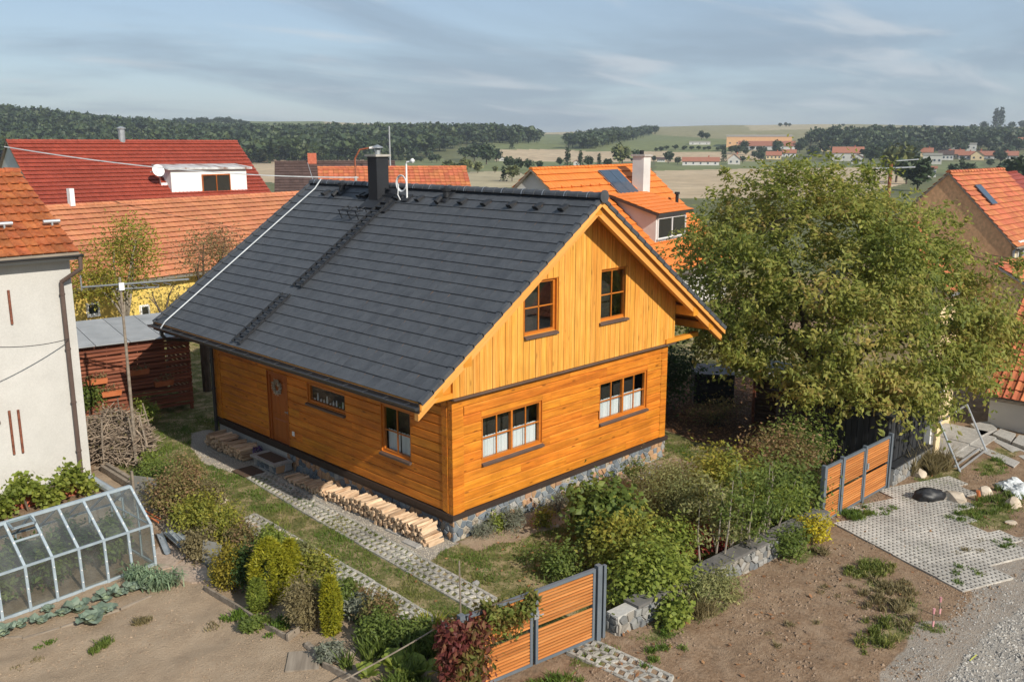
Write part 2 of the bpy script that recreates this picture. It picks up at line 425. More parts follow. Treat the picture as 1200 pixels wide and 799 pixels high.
M['lf_lavender'] = leafmat('lavender', [(.10, .115, .08), (.16, .17, .125), (.19, .18, .17)])
M['lf_flower'] = leafmat('white flower', [(.10, .13, .05), (.55, .55, .5), (.7, .7, .66)])
M['lf_far'] = leafmat('distant tree', [(.014, .024, .011), (.028, .042, .016), (.052, .064, .022)], trans=.1, clump=(.05, .05, .05), spread=.3)
M['lf_far2'] = leafmat('distant light tree', [(.05, .062, .025), (.085, .095, .035), (.13, .12, .05)], trans=.1, clump=(.05, .05, .05))
M['lf_grass'] = leafmat('grass', [(.055, .075, .014), (.10, .115, .025), (.21, .175, .075)], trans=.3, clump=(.9, .9, .9), spread=.45)
M['lf_grass_g'] = leafmat('green grass', [(.04, .075, .012), (.07, .11, .016), (.12, .135, .03)], trans=.3, clump=(.9, .9, .9), spread=.5)
M['lf_grass_d'] = leafmat('dry weed', [(.06, .06, .02), (.13, .105, .045), (.22, .165, .08)], trans=.3)
# ------------------------------------------------------------------ land: near ground, valley, hills
YAW = RAD(44.759)
FW = np.array([math.cos(YAW), math.sin(YAW)]); RT = np.array([math.sin(YAW), -math.cos(YAW)])
BU = np.array([-500, 0, 130, 250, 380, 460, 560, 600, 640, 700, 770, 850, 950, 1050, 1200, 1700])
B1 = np.array([40, 37, 25, 15, 14, 14, 14, 13, 10, 12, 15, 17, 18, 16, 15, 18])
B2 = np.array([48, 46, 45, 53, 54, 47, 38, 35, 32, 35, 42, 46, 48, 45, 43, 45])
def sstep(x, a, b):
    t = np.clip((x - a) / (b - a), 0, 1); return t * t * (3 - 2 * t)
def land(x, y):
    x = np.asarray(x, float); y = np.asarray(y, float)
    dx = x - CAMP[0]; dy = y - CAMP[1]
    fd = dx * FW[0] + dy * FW[1]; rd = dx * RT[0] + dy * RT[1]
    r = np.hypot(dx, dy)
    ang = np.arctan2(rd, fd)
    u = 600 + 1065 * np.tan(np.clip(ang, -1.0, 1.0))
    g1 = np.interp(u, BU, B1); g2 = np.interp(u, BU, B2)
    d = np.maximum(r * np.cos(np.clip(ang, -1, 1)), 0)
    z = -4.0 * sstep(d, 62, 190)
    z = z + (g1 + 4) * sstep(d, 620, 1080) * 1.0
    z = z + (g2 - g1) * sstep(d, 1000, 1900)
    z = z - 60 * sstep(d, 2100, 5000)
    wob = np.sin(x * .011 + 1.3) * np.cos(y * .009) * 1.5 + np.sin(x * .031) * np.sin(y * .027 + 2) * .5
    return z + wob * sstep(d, 250, 700)
def photo_uv(x, y, z):
    dx = x - CAMP[0]; dy = y - CAMP[1]; dz = z - CAMP[2]
    p = RAD(12.176)
    fh = dx * FW[0] + dy * FW[1]
    f = fh * math.cos(p) - dz * math.sin(p); up = fh * math.sin(p) + dz * math.cos(p)
    f = np.where(f < 1, 1, f)
    return 600 + 1065.15 * (dx * RT[0] + dy * RT[1]) / f, 399.5 - 1065.15 * up / f
def hit(u, v):
    d = _q @ Vector(((u - 600) / 1065.15, -(v - 399.5) / 1065.15, -1.0))
    t = 40.0
    while t < 4000:
        p = cam.location + d * t
        if p.z < float(land(p.x, p.y)): break
        t *= 1.004
    return Vector((p.x, p.y, float(land(p.x, p.y)))), t
def inpoly(px, py, poly):
    c = np.zeros(px.shape, bool); n = len(poly); j = n - 1
    for i in range(n):
        xi, yi = poly[i]; xj, yj = poly[j]
        if yi != yj:
            c ^= ((yi > py) != (yj > py)) & (px < (xj - xi) * (py - yi) / (yj - yi) + xi)
        j = i
    return c
def vnoise(x, y, s, seed=0):
    """smooth value noise"""
    r = np.random.RandomState(seed).rand(64, 64)
    x = x / s; y = y / s
    xi = np.floor(x).astype(int); yi = np.floor(y).astype(int)
    fx = x - xi; fy = y - yi
    fx = fx * fx * (3 - 2 * fx); fy = fy * fy * (3 - 2 * fy)
    a = r[xi % 64, yi % 64]; b = r[(xi + 1) % 64, yi % 64]; c = r[xi % 64, (yi + 1) % 64]; d = r[(xi + 1) % 64, (yi + 1) % 64]
    return (a * (1 - fx) + b * fx) * (1 - fy) + (c * (1 - fx) + d * fx) * fy

# near ground zones -----------------------------------------------------------------------
P_LAWN = [(-3.15, -2.9), (-3.1, 1), (-2.9, 4.5), (-3.0, 8.5), (-3.2, 12), (-2.6, 13.6), (0.6, 14), (1.5, 22), (14, 24), (26, 22), (26, -2), (13, -3.2), (10.2, -5.0), (7.2, -5.2), (3, -5), (-0.9, -4.8), (-3.3, -4.3)]
P_GRAVELPATH = [(-1.05, -0.35), (-0.95, 2), (-0.95, 4), (-0.78, 6.5), (-1.3, 7.6), (-1.5, 8.6), (-1.2, 10.2), (-0.5, 11.6), (0.1, 11.6), (0.1, -0.1)]
P_SOIL = [(-16, -16), (-16, 3.45), (-5.2, 3.7), (-4.5, 4.2), (-4.3, 3.4), (-4.9, 2.6), (-5.02, -1.0), (-5.0, -2.2), (-4.4, -3.6), (-4.6, -16)]
P_BED = [(-5.0, -4.3), (-5.05, 2.4), (-4.2, 3.6), (-4.6, 9), (-3.2, 12), (-2.95, 8), (-2.9, 4), (-3.15, 1), (-3.2, -4.3)]
P_ROAD = [(-5, -12), (-2.0, -11.0), (1.2, -9.9), (2.6, -9.7), (4.1, -9.75), (5.6, -9.7), (7.2, -9.75), (9.4, -9.6), (13, -10), (22, -11), (22, -18), (-14, -18)]
P_DUST = [(-3, -12), (0, -9.6), (2.2, -9.0), (4.2, -9.1), (5.6, -8.95), (9.4, -8.9), (13, -9.3), (22, -10.3), (22, -18), (-6, -18)]
P_FRONTBED = [(0.0, -0.1), (0.0, -0.75), (2.2, -1.15), (3.2, -1.3), (5.5, -1.8), (8.1, -1.2), (8.1, -0.1)]
P_TREEBED = [(9.5, 1.0), (10.2, -1.2), (12.5, -3.0), (17, -2.5), (18, 3), (15.5, 6), (11, 5)]
STREET_GRASS = [(5.55, -7.0, .45, .22), (5.0, -7.25, .5, .2), (4.6, -7.7, .4, .25), (4.2, -8.4, .55, .35), (3.1, -8.6, .45, .3), (2.6, -8.5, .35, .25), (3.7, -9.0, .3, .3), (9.9, -8.0, .9, .7), (11.0, -8.1, 1.0, .5),
                (9.6, -6.2, .35, .3), (8.3, -5.8, .6, .25), (11.4, -6.2, .6, .5), (12.2, -6.1, .8, .5), (13.8, -6.9, 1.2, .35), (15.3, -6.9, 1.0, .4), (0.2, -5.6, .6, .4), (1.6, -5.8, .9, .35), (-1.4, -5.3, .5, .35), (4.9, -5.9, .7, .25), (-2.6, -5.1, .6, .3), (6.9, -7.7, .5, .25)]
GARDEN_TUFT = [(-7.3, 1.15, .22, .16), (-6.95, .95, .2, .15), (-6.4, 1.35, .25, .15), (-7.9, 1.9, .3, .15), (-8.3, 1.7, .3, .15)]
def zone(x, y):
    w = lambda s, k: (vnoise(x, y, s, k) - .5)
    xa = x + w(.5, 1) * .35; ya = y + w(.5, 2) * .35
    lawn = inpoly(xa, ya, P_LAWN).astype(float)
    bed = inpoly(xa, ya, P_BED).astype(float)
    path = inpoly(x + w(.3, 3) * .12, y + w(.3, 4) * .12, P_GRAVELPATH).astype(float)
    soil = inpoly(xa, ya, P_SOIL).astype(float)
    road = inpoly(x + w(1.2, 5) * 1.3, y + w(1.2, 6) * .8, P_ROAD).astype(float)
    fb = inpoly(xa, ya, P_FRONTBED).astype(float)
    tb = inpoly(x + w(1, 7), y + w(1, 8), P_TREEBED).astype(float)
    yard = ((y > 8) & (x > -3.0) | (y > 12)).astype(float)
    grass = np.maximum(lawn, np.where(y > 13.5, 1.0, 0)) * (1 - path) * (1 - fb * .9) * (1 - tb * .93) * (1 - .5 * bed)
    for (a, b, ra, rb) in STREET_GRASS:
        q = ((xa - a) / ra) ** 2 + ((ya - b) / rb) ** 2
        grass = np.maximum(grass, np.clip(1.15 - q, 0, .85))
    grass = np.where(path + road > .5, grass * .3, grass)
    grass = np.maximum(grass, np.where((x > -3.3) & (x < -1.5) & (y > 3.5) & (path < .5), .95, 0))
    soil = np.maximum(soil, np.maximum(bed, fb))
    return grass, np.maximum(path, road), soil, tb
def ground_height(x, y):
    h = (vnoise(x, y, .55, 21) - .5) * .05 + (vnoise(x, y, .17, 22) - .5) * .022 + (vnoise(x, y, 2.3, 23) - .5) * .05
    flat = inpoly(x, y, [(5.4, -9.4), (5.4, -5.5), (10.7, -5.5), (12.2, -6.2), (10.5, -8.5), (8.9, -9.3)]) | ((x > -3.3) & (x < .05) & (y > -3) & (y < 12))
    h = np.where(flat, h * .18 - .012, h)
    return np.where((x > -0.1) & (x < 8.1) & (y > -.1) & (y < 10.9), -.03, h)
def build_ground():
    def axis(a, b, c, d, fine, coarse):
        return np.concatenate([np.arange(a, b, coarse), np.arange(b, c, fine), np.arange(c, d + coarse, coarse)])
    xs = axis(-22, -9, 13, 46, .11, .3); ys = axis(-20, -10, 12, 46, .11, .3)
    X, Y = np.meshgrid(xs, ys); X = X.ravel(); Y = Y.ravel()
    g, gr, so, tb = zone(X, Y)
    Z = ground_height(X, Y)
    fd = (X - CAMP[0]) * FW[0] + (Y - CAMP[1]) * FW[1]
    nx = len(xs); ny = len(ys)
    def blur(a):
        a = a.reshape(ny, nx).copy()
        for _ in range(2):
            a[1:-1, 1:-1] = (a[1:-1, 1:-1] * 2 + a[:-2, 1:-1] + a[2:, 1:-1] + a[1:-1, :-2] + a[1:-1, 2:]) / 6
        return a.ravel()
    i = np.arange(nx * ny).reshape(ny, nx)
    F = np.stack([i[:-1, :-1], i[:-1, 1:], i[1:, 1:], i[1:, :-1]], -1).reshape(-1, 4)
    t = NT('garden ground')
    def at(n): 
        a = t.new("ShaderNodeAttribute"); a.attribute_name = n; return a.outputs["Fac"]
    co = t.coords((1, 1, 1))
    n1 = t.noise(co, 2.2, 6); n2 = t.noise(co, 13, 5); n3 = t.noise(co, 55, 4); n0 = t.noise(co, .5, 4)
    dirt = t.ramp(n2, [(.165, .102, .060), (.25, .162, .098), (.33, .228, .145)], lo=.3, hi=.72)
    dirt = t.mix(t.rng_(n1, .4, .7), dirt, t.ramp(n3, [(.25, .168, .105), (.38, .275, .185)], lo=.3, hi=.7))
    soil = t.ramp(n1, [(.265, .19, .122), (.35, .258, .17), (.42, .32, .22)], lo=.3, hi=.7)
    soil = t.mix(.45, soil, t.ramp(n3, [(.24, .17, .112), (.50, .39, .28)], lo=.3, hi=.7))
    grav = t.ramp(n3, [(.20, .18, .155), (.32, .29, .25), (.46, .425, .375)], lo=.3, hi=.72)
    grav = t.mix(t.rng_(n1, .42, .66, 0, .6), grav, (.40, .35, .285))
    grs = t.ramp(n2, [(.075, .085, .024), (.125, .13, .04), (.22, .19, .075)], lo=.3, hi=.7)
    grs = t.mix(t.rng_(n1, .44, .62, 0, .9), grs, (.36, .28, .155))
    lit = t.ramp(n3, [(.05, .032, .022), (.15, .075, .04), (.22, .13, .07)], lo=.3, hi=.7)
    def edge(a, k): return t.rng_(t.math('ADD', a, t.math('MULTIPLY', t.math('SUBTRACT', k, .5), .7)), .38, .62)
    dirt = t.mix(t.rng_(t.noise(co, 4.5, 5, .7), .52, .70, 0, .75), dirt, (.155, .108, .072))
    soil = t.mix(t.rng_(t.noise(co, 3.1, 6, .7), .56, .74, 0, .55), soil, (.22, .16, .11))
    dirt = t.mix(t.rng_(t.noise(co, 90, 3), .62, .72, 0, .8), dirt, (.48, .42, .34))
    c = t.mix(edge(at('soil'), n2), dirt, soil)
    c = t.mix(edge(at('dust'), n1), c, t.mix(t.rng_(n2, .35, .65, .25, .8), grav, t.ramp(n3, [(.18, .135, .098), (.30, .24, .185), (.40, .335, .27)], lo=.3, hi=.7)))
    c = t.mix(edge(at('gravel'), n2), c, grav)
    c = t.mix(edge(at('litter'), n2), c, lit)
    c = t.mix(edge(at('grass'), n2), c, grs)
    h = t.math('ADD', t.math('MULTIPLY', n2, .6), t.math('MULTIPLY', n3, .6))
    t.bsdf(c, .95, t.bump(t.math('ADD', h, t.math('MULTIPLY', t.noise(co, 28, 4, .7), .8)), .9, .035), spec=.2)
    me = np_mesh('ground', np.stack([X, Y, Z], 1), F, t.mat, True, {'dust': blur(inpoly(X + (vnoise(X, Y, 1.2, 5) - .5) * 1.2, Y + (vnoise(X, Y, 1.2, 6) - .5) * .9, P_DUST).astype(float)), 'grass': blur(g), 'gravel': blur(gr), 'soil': blur(so), 'litter': blur(tb)})
    obj('ground', me, kind='structure')
build_ground()

FIELDS = [  # outlines of the parcels, as seen from the survey point
    ('green', [(556, 160), (668, 158), (664, 175), (600, 176), (556, 172)]),
    ('tan', [(581, 175.5), (664, 175), (720, 176), (760, 176), (850, 175.5), (893, 177), (893, 190), (770, 190), (581, 191)]),
    ('pale', [(625, 150), (697, 150), (697, 158), (625, 158)]),
    ('green', [(690, 178), (664, 176), (690, 160), (760, 150), (880, 162), (880, 178)]),
    ('olive', [(760, 140), (1200, 140), (1200, 158), (1000, 166), (880, 166), (760, 157)]),
    ('pale', [(860, 140), (1010, 140), (960, 152), (880, 153)]),
    ('meadow', [(210, 138), (380, 138), (380, 156), (210, 156)]), ('pale', [(380, 138), (480, 143), (480, 156), (380, 156)]),
    ('tan', [(280, 186), (420, 186), (480, 205), (560, 212), (560, 225), (280, 212)]),
    ('green', [(452, 189), (520, 186), (520, 200), (480, 204), (440, 200)]),
    ('pale', [(520, 203), (600, 200), (640, 215), (560, 225)]), ('green', [(560, 188), (700, 191), (700, 205), (560, 200)]),
    ('green', [(768, 190), (1040, 190), (1040, 198), (768, 200)]),
    ('tan', [(768, 200), (880, 198), (1045, 196), (1060, 215), (1000, 232), (760, 232)]),
    ('green', [(1050, 190), (1150, 190), (1150, 202), (1050, 202)]),
]
def build_terrain():
    a = np.concatenate([np.arange(-180, -40, 4.0), np.arange(-40, 38, .085), np.arange(38, 180, 4.0)])
    d = np.concatenate([np.array([0.5, 15, 30]), np.geomspace(40, 9000, 330)])
    A, D = np.meshgrid(np.radians(a), d)
    nA = len(a); nD = len(d)
    fx = FW[0] * np.cos(A) + RT[0] * np.sin(A); fy = FW[1] * np.cos(A) + RT[1] * np.sin(A)
    k = np.where(np.abs(A) < 1, 1 / np.cos(np.clip(A, -1, 1)), 1.85)
    X = CAMP[0] + fx * D * k; Y = CAMP[1] + fy * D * k
    Z = land(X, Y) - .35 * (1 - sstep(D, 50, 90))
    i = np.arange(nA * nD).reshape(nD, nA); i2 = np.roll(i, -1, axis=1)
    F = np.stack([i[:-1], i2[:-1], i2[1:], i[1:]], -1).reshape(-1, 4)[:, ::-1]
    mats = []
    for n, cols in (('verge', [(.085, .095, .035), (.14, .14, .055)]), ('green', [(.125, .145, .05), (.17, .185, .07)]), ('tan', [(.40, .30, .185), (.47, .365, .235)]),
                    ('pale', [(.33, .275, .165), (.40, .34, .21)]), ('olive', [(.20, .185, .085), (.27, .235, .12)]), ('meadow', [(.12, .145, .05), (.16, .18, .065)])):
        mats.append(pmat(n + ' field', cols, (.02, .02, .02), .95, 0, 0, fine=6, lo=.25, hi=.75))
    idx = {'verge': 0, 'green': 1, 'tan': 2, 'pale': 3, 'olive': 4, 'meadow': 5}
    V = np.stack([X.ravel(), Y.ravel(), Z.ravel()], 1)
    me = np_mesh('hills', V, F, mats, True)
    cxyz = V[F].mean(1)
    u, v = photo_uv(cxyz[:, 0], cxyz[:, 1], cxyz[:, 2])
    dd = (cxyz[:, 0] - CAMP[0]) * FW[0] + (cxyz[:, 1] - CAMP[1]) * FW[1]
    uu = u + (vnoise(cxyz[:, 0], cxyz[:, 1], 40, 5) - .5) * 8; vv = v + (vnoise(cxyz[:, 0], cxyz[:, 1], 60, 6) - .5) * 1.0
    mi = np.zeros(len(F), np.int32)
    ok = (dd > 90) & (dd < 2300)
    for n, poly in FIELDS:
        mi[ok & inpoly(uu, vv, poly)] = idx[n]
    me.polygons.foreach_set("material_index", mi); me.update()
    obj('hills', me, kind='structure')
build_terrain()
# ------------------------------------------------------------------ leaves
def leaf_quads(P, size, up=.35, aspect=.5, rs=None, fold=True, droop=0.0, out=None, outk=.8):
    """one small pointed leaf (two triangles) at every point of P"""
    rs = rs or NR
    n = len(P)
    nrm = rs.normal(size=(n, 3)); nrm[:, 2] = np.abs(nrm[:, 2]) + up
    if out is not None:
        o = P - np.array(out); o /= np.linalg.norm(o, axis=1)[:, None] + 1e-6; nrm += o * outk
    nrm /= np.linalg.norm(nrm, axis=1)[:, None]
    t = rs.normal(size=(n, 3)); t[:, 2] -= droop
    t -= nrm * (t * nrm).sum(1)[:, None]; t /= np.linalg.norm(t, axis=1)[:, None] + 1e-9
    b = np.cross(nrm, t)
    s = (size * (.65 + .7 * rs.rand(n)))[:, None]
    tip = P + t * s; mid = P + t * s * .45
    w = s * aspect * .5
    v = np.stack([P, mid + b * w - nrm * s * .06, tip, mid - b * w - nrm * s * .06], 1).reshape(-1, 3)
    i = np.arange(n)[:, None] * 4
    f = np.concatenate([i + np.array([[0, 1, 2]]), i + np.array([[0, 2, 3]])], 1).reshape(-1, 3)
    return v, f
def ellipsoid_pts(n, r, rs, shell=.55, flat=0.0):
    d = rs.normal(size=(n, 3)); d /= np.linalg.norm(d, axis=1)[:, None]
    k = shell + (1 - shell) * rs.rand(n) ** .6
    p = d * k[:, None]
    if flat: p[:, 2] = np.where(p[:, 2] < 0, p[:, 2] * (1 - flat), p[:, 2])
    return p * np.array(r)
def clumped(nc, per, r, cr, rs, shell=.5, flat=.2):
    c = ellipsoid_pts(nc, r, rs, shell, flat)
    p = np.repeat(c, per, 0) + rs.normal(size=(nc * per, 3)) * cr
    return p
def shrub(name, label, cat, loc, r, n, size, mat, per=22, cr=None, shell=.35, stems=4, group=None, up=.35, aspect=.5, lift=None, droop=0.0, seed=0, stem_mat=None, extra=None, flat=.2):
    """low plant: stems from the ground and leaves in clumps of uneven size"""
    rs = np.random.RandomState(1000 + seed)
    root = thing(name, label, cat, loc, 0, group)
    h = r[2]; lift = h if lift is None else lift
    nc = max(6, n // per)
    cr = cr or min(r) * .22
    # uneven outline: several lobes
    nl = 5; lob = ellipsoid_pts(nl, (r[0] * .55, r[1] * .55, r[2] * .45), rs, .6)
    c = []
    for k in range(nc):
        L = lob[k % nl]; c.append(L + ellipsoid_pts(1, (r[0] * .62, r[1] * .62, r[2] * .62), rs, shell, flat)[0])
    c = np.array(c); c[:, 2] = np.maximum(c[:, 2] + lift, .05)
    p = np.repeat(c, per, 0) + rs.normal(size=(nc * per, 3)) * cr
    p[:, 2] = np.maximum(p[:, 2], .02)
    sh = []
    for k in range(10 if h > .3 else 4):
        q = c[rs.randint(nc)]; d = q - np.array([0, 0, lift * .4]); d = d / (np.linalg.norm(d) + 1e-6) + rs.normal(size=3) * .25 + np.array([0, 0, .45]); d /= np.linalg.norm(d)
        L = min(h, .7) * (.2 + .35 * rs.rand()); kk = np.linspace(0, 1, 16)[:, None]; sh.append(q + d * L * kk + rs.normal(size=(16, 3)) * size * .35)
    p = np.concatenate([p] + sh); p[:, 2] = np.maximum(p[:, 2], .02)
    v, f = leaf_quads(p, size, up, aspect, rs, droop=droop, out=(0, 0, lift * .5))
    obj('foliage', np_mesh('foliage', v, f, mat), root)
    m = MB()
    for k in range(stems):
        t = c[rs.randint(len(c))]
        b = Vector((rs.normal() * r[0] * .12, rs.normal() * r[1] * .12, 0))
        mid = b.lerp(Vector(t), .5) + Vector((rs.normal(), rs.normal(), 0)) * min(r) * .08
        m.tube([b, mid, Vector(t)], [.018 + h * .008, .012 + h * .004, .004], 5)
    for k in range(min(nc, 26)):
        t = Vector(c[k * nc // min(nc, 26)]); b = Vector((t.x * .35, t.y * .35, t.z * .5))
        m.tube([b, t], [.008, .003], 4, False)
    if stems: m.build('stem', stem_mat or M['bark'], root)
    return root
def branchy(root, base, tips, trunk_r, fork, mat, rs, limbs=6, thin=.012, name='trunk', limb_name='limb'):
    """tapered trunk, main limbs, and a twig to every tip"""
    base = Vector(base); fork = Vector(fork)
    m = MB()
    mid = base.lerp(fork, .5) + Vector((rs.normal() * .05, rs.normal() * .05, 0))
    m.tube([base + Vector((0, 0, -.15)), base + Vector((0, 0, .12)), mid, fork], [trunk_r * 1.5, trunk_r * 1.12, trunk_r * .95, trunk_r * .85], 10)
    m.build(name, mat, root, smooth=True)
    T = np.array([tuple(t) for t in tips])
    # cluster tips by direction
    cen = T[rs.choice(len(T), limbs, False)]
    for _ in range(6):
        lab = ((T[:, None] - cen[None]) ** 2).sum(2).argmin(1)
        cen = np.array([T[lab == k].mean(0) if (lab == k).any() else cen[k] for k in range(limbs)])
    for k in range(limbs):
        tp = T[lab == k]
        if not len(tp): continue
        c = Vector(cen[k]); L = []
        p0 = fork; c1 = fork.lerp(c, .5) + Vector((rs.normal() * .2, rs.normal() * .2, (c - fork).length * .10))
        L = [p0.lerp(c1, q) if False else (p0 * (1 - q) ** 2 + c1 * 2 * q * (1 - q) + c * q * q) for q in (0, .25, .5, .75, 1)]
        m = MB()
        r0 = trunk_r * .62
        m.tube(L, [r0, r0 * .85, r0 * .68, r0 * .5, r0 * .32], 7)
        nodes = [(p, r0 * (.8 - .12 * i)) for i, p in enumerate(L)][1:]
        for t in sorted((Vector(t) for t in tp), key=lambda t: min((t - p).length for p in L[1:])):
            s, rs_ = min(nodes, key=lambda q: (q[0] - t).length)
            e = (t - s).length
            if e < .05: continue
            md = s.lerp(t, .5) + Vector((rs.normal(), rs.normal(), abs(rs.normal()) * .6)) * e * .14
            ra = min(rs_ * .62, thin * 3)
            m.tube([s, md, t], [ra, ra * .7, thin * .5], 4, False)
            nodes.append((md, ra * .7)); nodes.append((s.lerp(md, .5), ra * .85))
        m.build(limb_name, mat, root, smooth=True)

def weed_patch(name, label, cat, loc, rx, ry, h, n, mat, seed, lean=.5, wid=.010):
    """loose tufts of narrow blades thinning out towards the rim"""
    rs = np.random.RandomState(5000 + seed); root = thing(name, label, cat, loc)
    k = max(5, n // 45); cx = rs.normal(size=(k, 2)) * np.array([rx, ry]) * .5
    c = np.repeat(cx, n // k + 1, 0)[:n]; hh = np.repeat(h * (.35 + .9 * rs.rand(k)), n // k + 1)[:n] * (.5 + .7 * rs.rand(n))
    B = np.concatenate([c + rs.normal(size=(n, 2)) * .045, np.zeros((n, 1))], 1); a = rs.rand(n) * 6.283
    L = rs.normal(size=(n, 2)) * lean; tip = B + np.stack([L[:, 0] * hh, L[:, 1] * hh, hh], 1); mid = (B + tip) / 2 + np.array([0, 0, 1]) * (hh * .15)[:, None]
    d = np.stack([np.cos(a), np.sin(a), np.zeros(n)], 1) * wid
    V = np.stack([B - d * .6, B + d * .6, mid + d, mid - d, tip], 1).reshape(-1, 3); i = np.arange(n)[:, None] * 5
    F = np.concatenate([i + np.array([[0, 1, 2]]), i + np.array([[0, 2, 3]]), i + np.array([[3, 2, 4]])], 1).reshape(-1, 3)
    obj('blades', np_mesh("blades", V, F, mat), root, None, "stuff")
    return root
# ------------------------------------------------------------------ shared building pieces
def tile_mesh(name, w, l, th, mat, curve=0.0, gap=.004):
    """one roof tile: x across, y up the slope, lying on z = 0 with its lower edge raised by th"""
    m = MB(); g = gap
    if curve:
        prof = [(g, 0), (w * .22, curve), (w * .45, curve * .35), (w * .62, 0), (w - g, curve * .15)]
    else:
        prof = [(g, 0), (w - g, 0)]
    k = len(prof); n = 0
    for (x, z) in prof: m.v += [(x, 0, z + th), (x, l, z + .004)]
    for i in range(k - 1): m.f.append((2 * i, 2 * i + 2, 2 * i + 3, 2 * i + 1)); m.m.append(0)
    b = len(m.v)
    for (x, z) in prof: m.v.append((x, .004, th - .016))
    for i in range(k - 1): m.f.append((b + i, b + i + 1, 2 * i + 2, 2 * i)); m.m.append(0)
    for i, s in ((0, 1), (k - 1, -1)):
        q = (b + i, 2 * i, 2 * i + 1) if s < 0 else (2 * i + 1, 2 * i, b + i)
        m.f.append(q); m.m.append(0)
    return m.mesh(name, mat)
def tiled_slope(parent, O, U, V, lu, lv, nu, nv, th, mat, singles=0, curve=0.0, jit=.004, stagger=0.0, name='roof_tile'):
    """tiles on the slope O + a U + b V; the 'singles' nearest ones are objects, the others one joined part"""
    O = Vector(O); U = Vector(U).normalized(); V = Vector(V).normalized(); N = U.cross(V)
    w = lu / nu; g = lv / nv; l = g * 1.16
    me = tile_mesh(name, w, l, th, mat, curve)
    pl = []
    W = parent.matrix_world if False else Matrix.Translation(parent_loc(parent)) @ Matrix.Rotation(parent_rz(parent), 4, 'Z')
    for j in range(nv):
        off = stagger * w if j % 2 else 0
        for i in range(nu + (1 if off else 0)):
            a0 = i * w - off
            sx = 1.0
            if a0 < 0: sx = (w + a0) / w; a0 = 0
            if a0 + w * sx > lu + 1e-6: sx = (lu - a0) / w
            if sx < .08: continue
            p = O + U * a0 + V * (j * g) + N * (rng.random() * jit)
            pl.append((p, sx))
    pl.sort(key=lambda q: ((W @ q[0]) - cam.location).length)
    rot = frame((0, 0, 0), U, V, N)
    for p, sx in pl[:singles]:
        obj(name, me, parent, Matrix.Translation(p) @ rot @ Matrix.Rotation(rng.gauss(0, .004), 4, 'Z') @ Matrix.Diagonal((sx, 1, 1, 1)))
    rest = pl[singles:]
    if rest:
        bv = np.zeros(len(me.vertices) * 3, np.float32); me.vertices.foreach_get("co", bv); bv = bv.reshape(-1, 3)
        tri = []
        for p in me.polygons:
            vv = list(p.vertices)
            tri += [vv[:3]] if len(vv) == 3 else [[vv[0], vv[1], vv[2]], [vv[0], vv[2], vv[3]]]
        tri = np.array(tri)
        R = np.array([tuple(U), tuple(V), tuple(N)])
        Pn = np.array([tuple(p) for p, _ in rest]); S = np.array([s for _, s in rest])
        loc = np.repeat(bv[None], len(rest), 0).copy(); loc[:, :, 0] *= S[:, None]
        vv = (loc @ R + Pn[:, None, :]).reshape(-1, 3)
        ff = (tri[None] + (np.arange(len(rest)) * len(bv))[:, None, None]).reshape(-1, 3)
        obj('roof_tiles', np_mesh('roof_tiles', vv, ff, mat), parent, None, 'stuff')
def parent_loc(o):
    p = Vector((0, 0, 0))
    while o is not None: p = p + o.location; o = o.parent
    return p
def parent_rz(o):
    while o is not None:
        if o.rotation_euler.z: return o.rotation_euler.z
        o = o.parent
    return 0.0
def clip(poly, nx, ny, c):
    """keep nx*x + ny*y <= c"""
    out = []
    for i in range(len(poly)):
        a = poly[i]; b = poly[(i + 1) % len(poly)]
        da = nx * a[0] + ny * a[1] - c; db = nx * b[0] + ny * b[1] - c
        if da <= 0: out.append(a)
        if da * db < 0:
            t = da / (da - db); out.append((a[0] + (b[0] - a[0]) * t, a[1] + (b[1] - a[1]) * t))
    return out
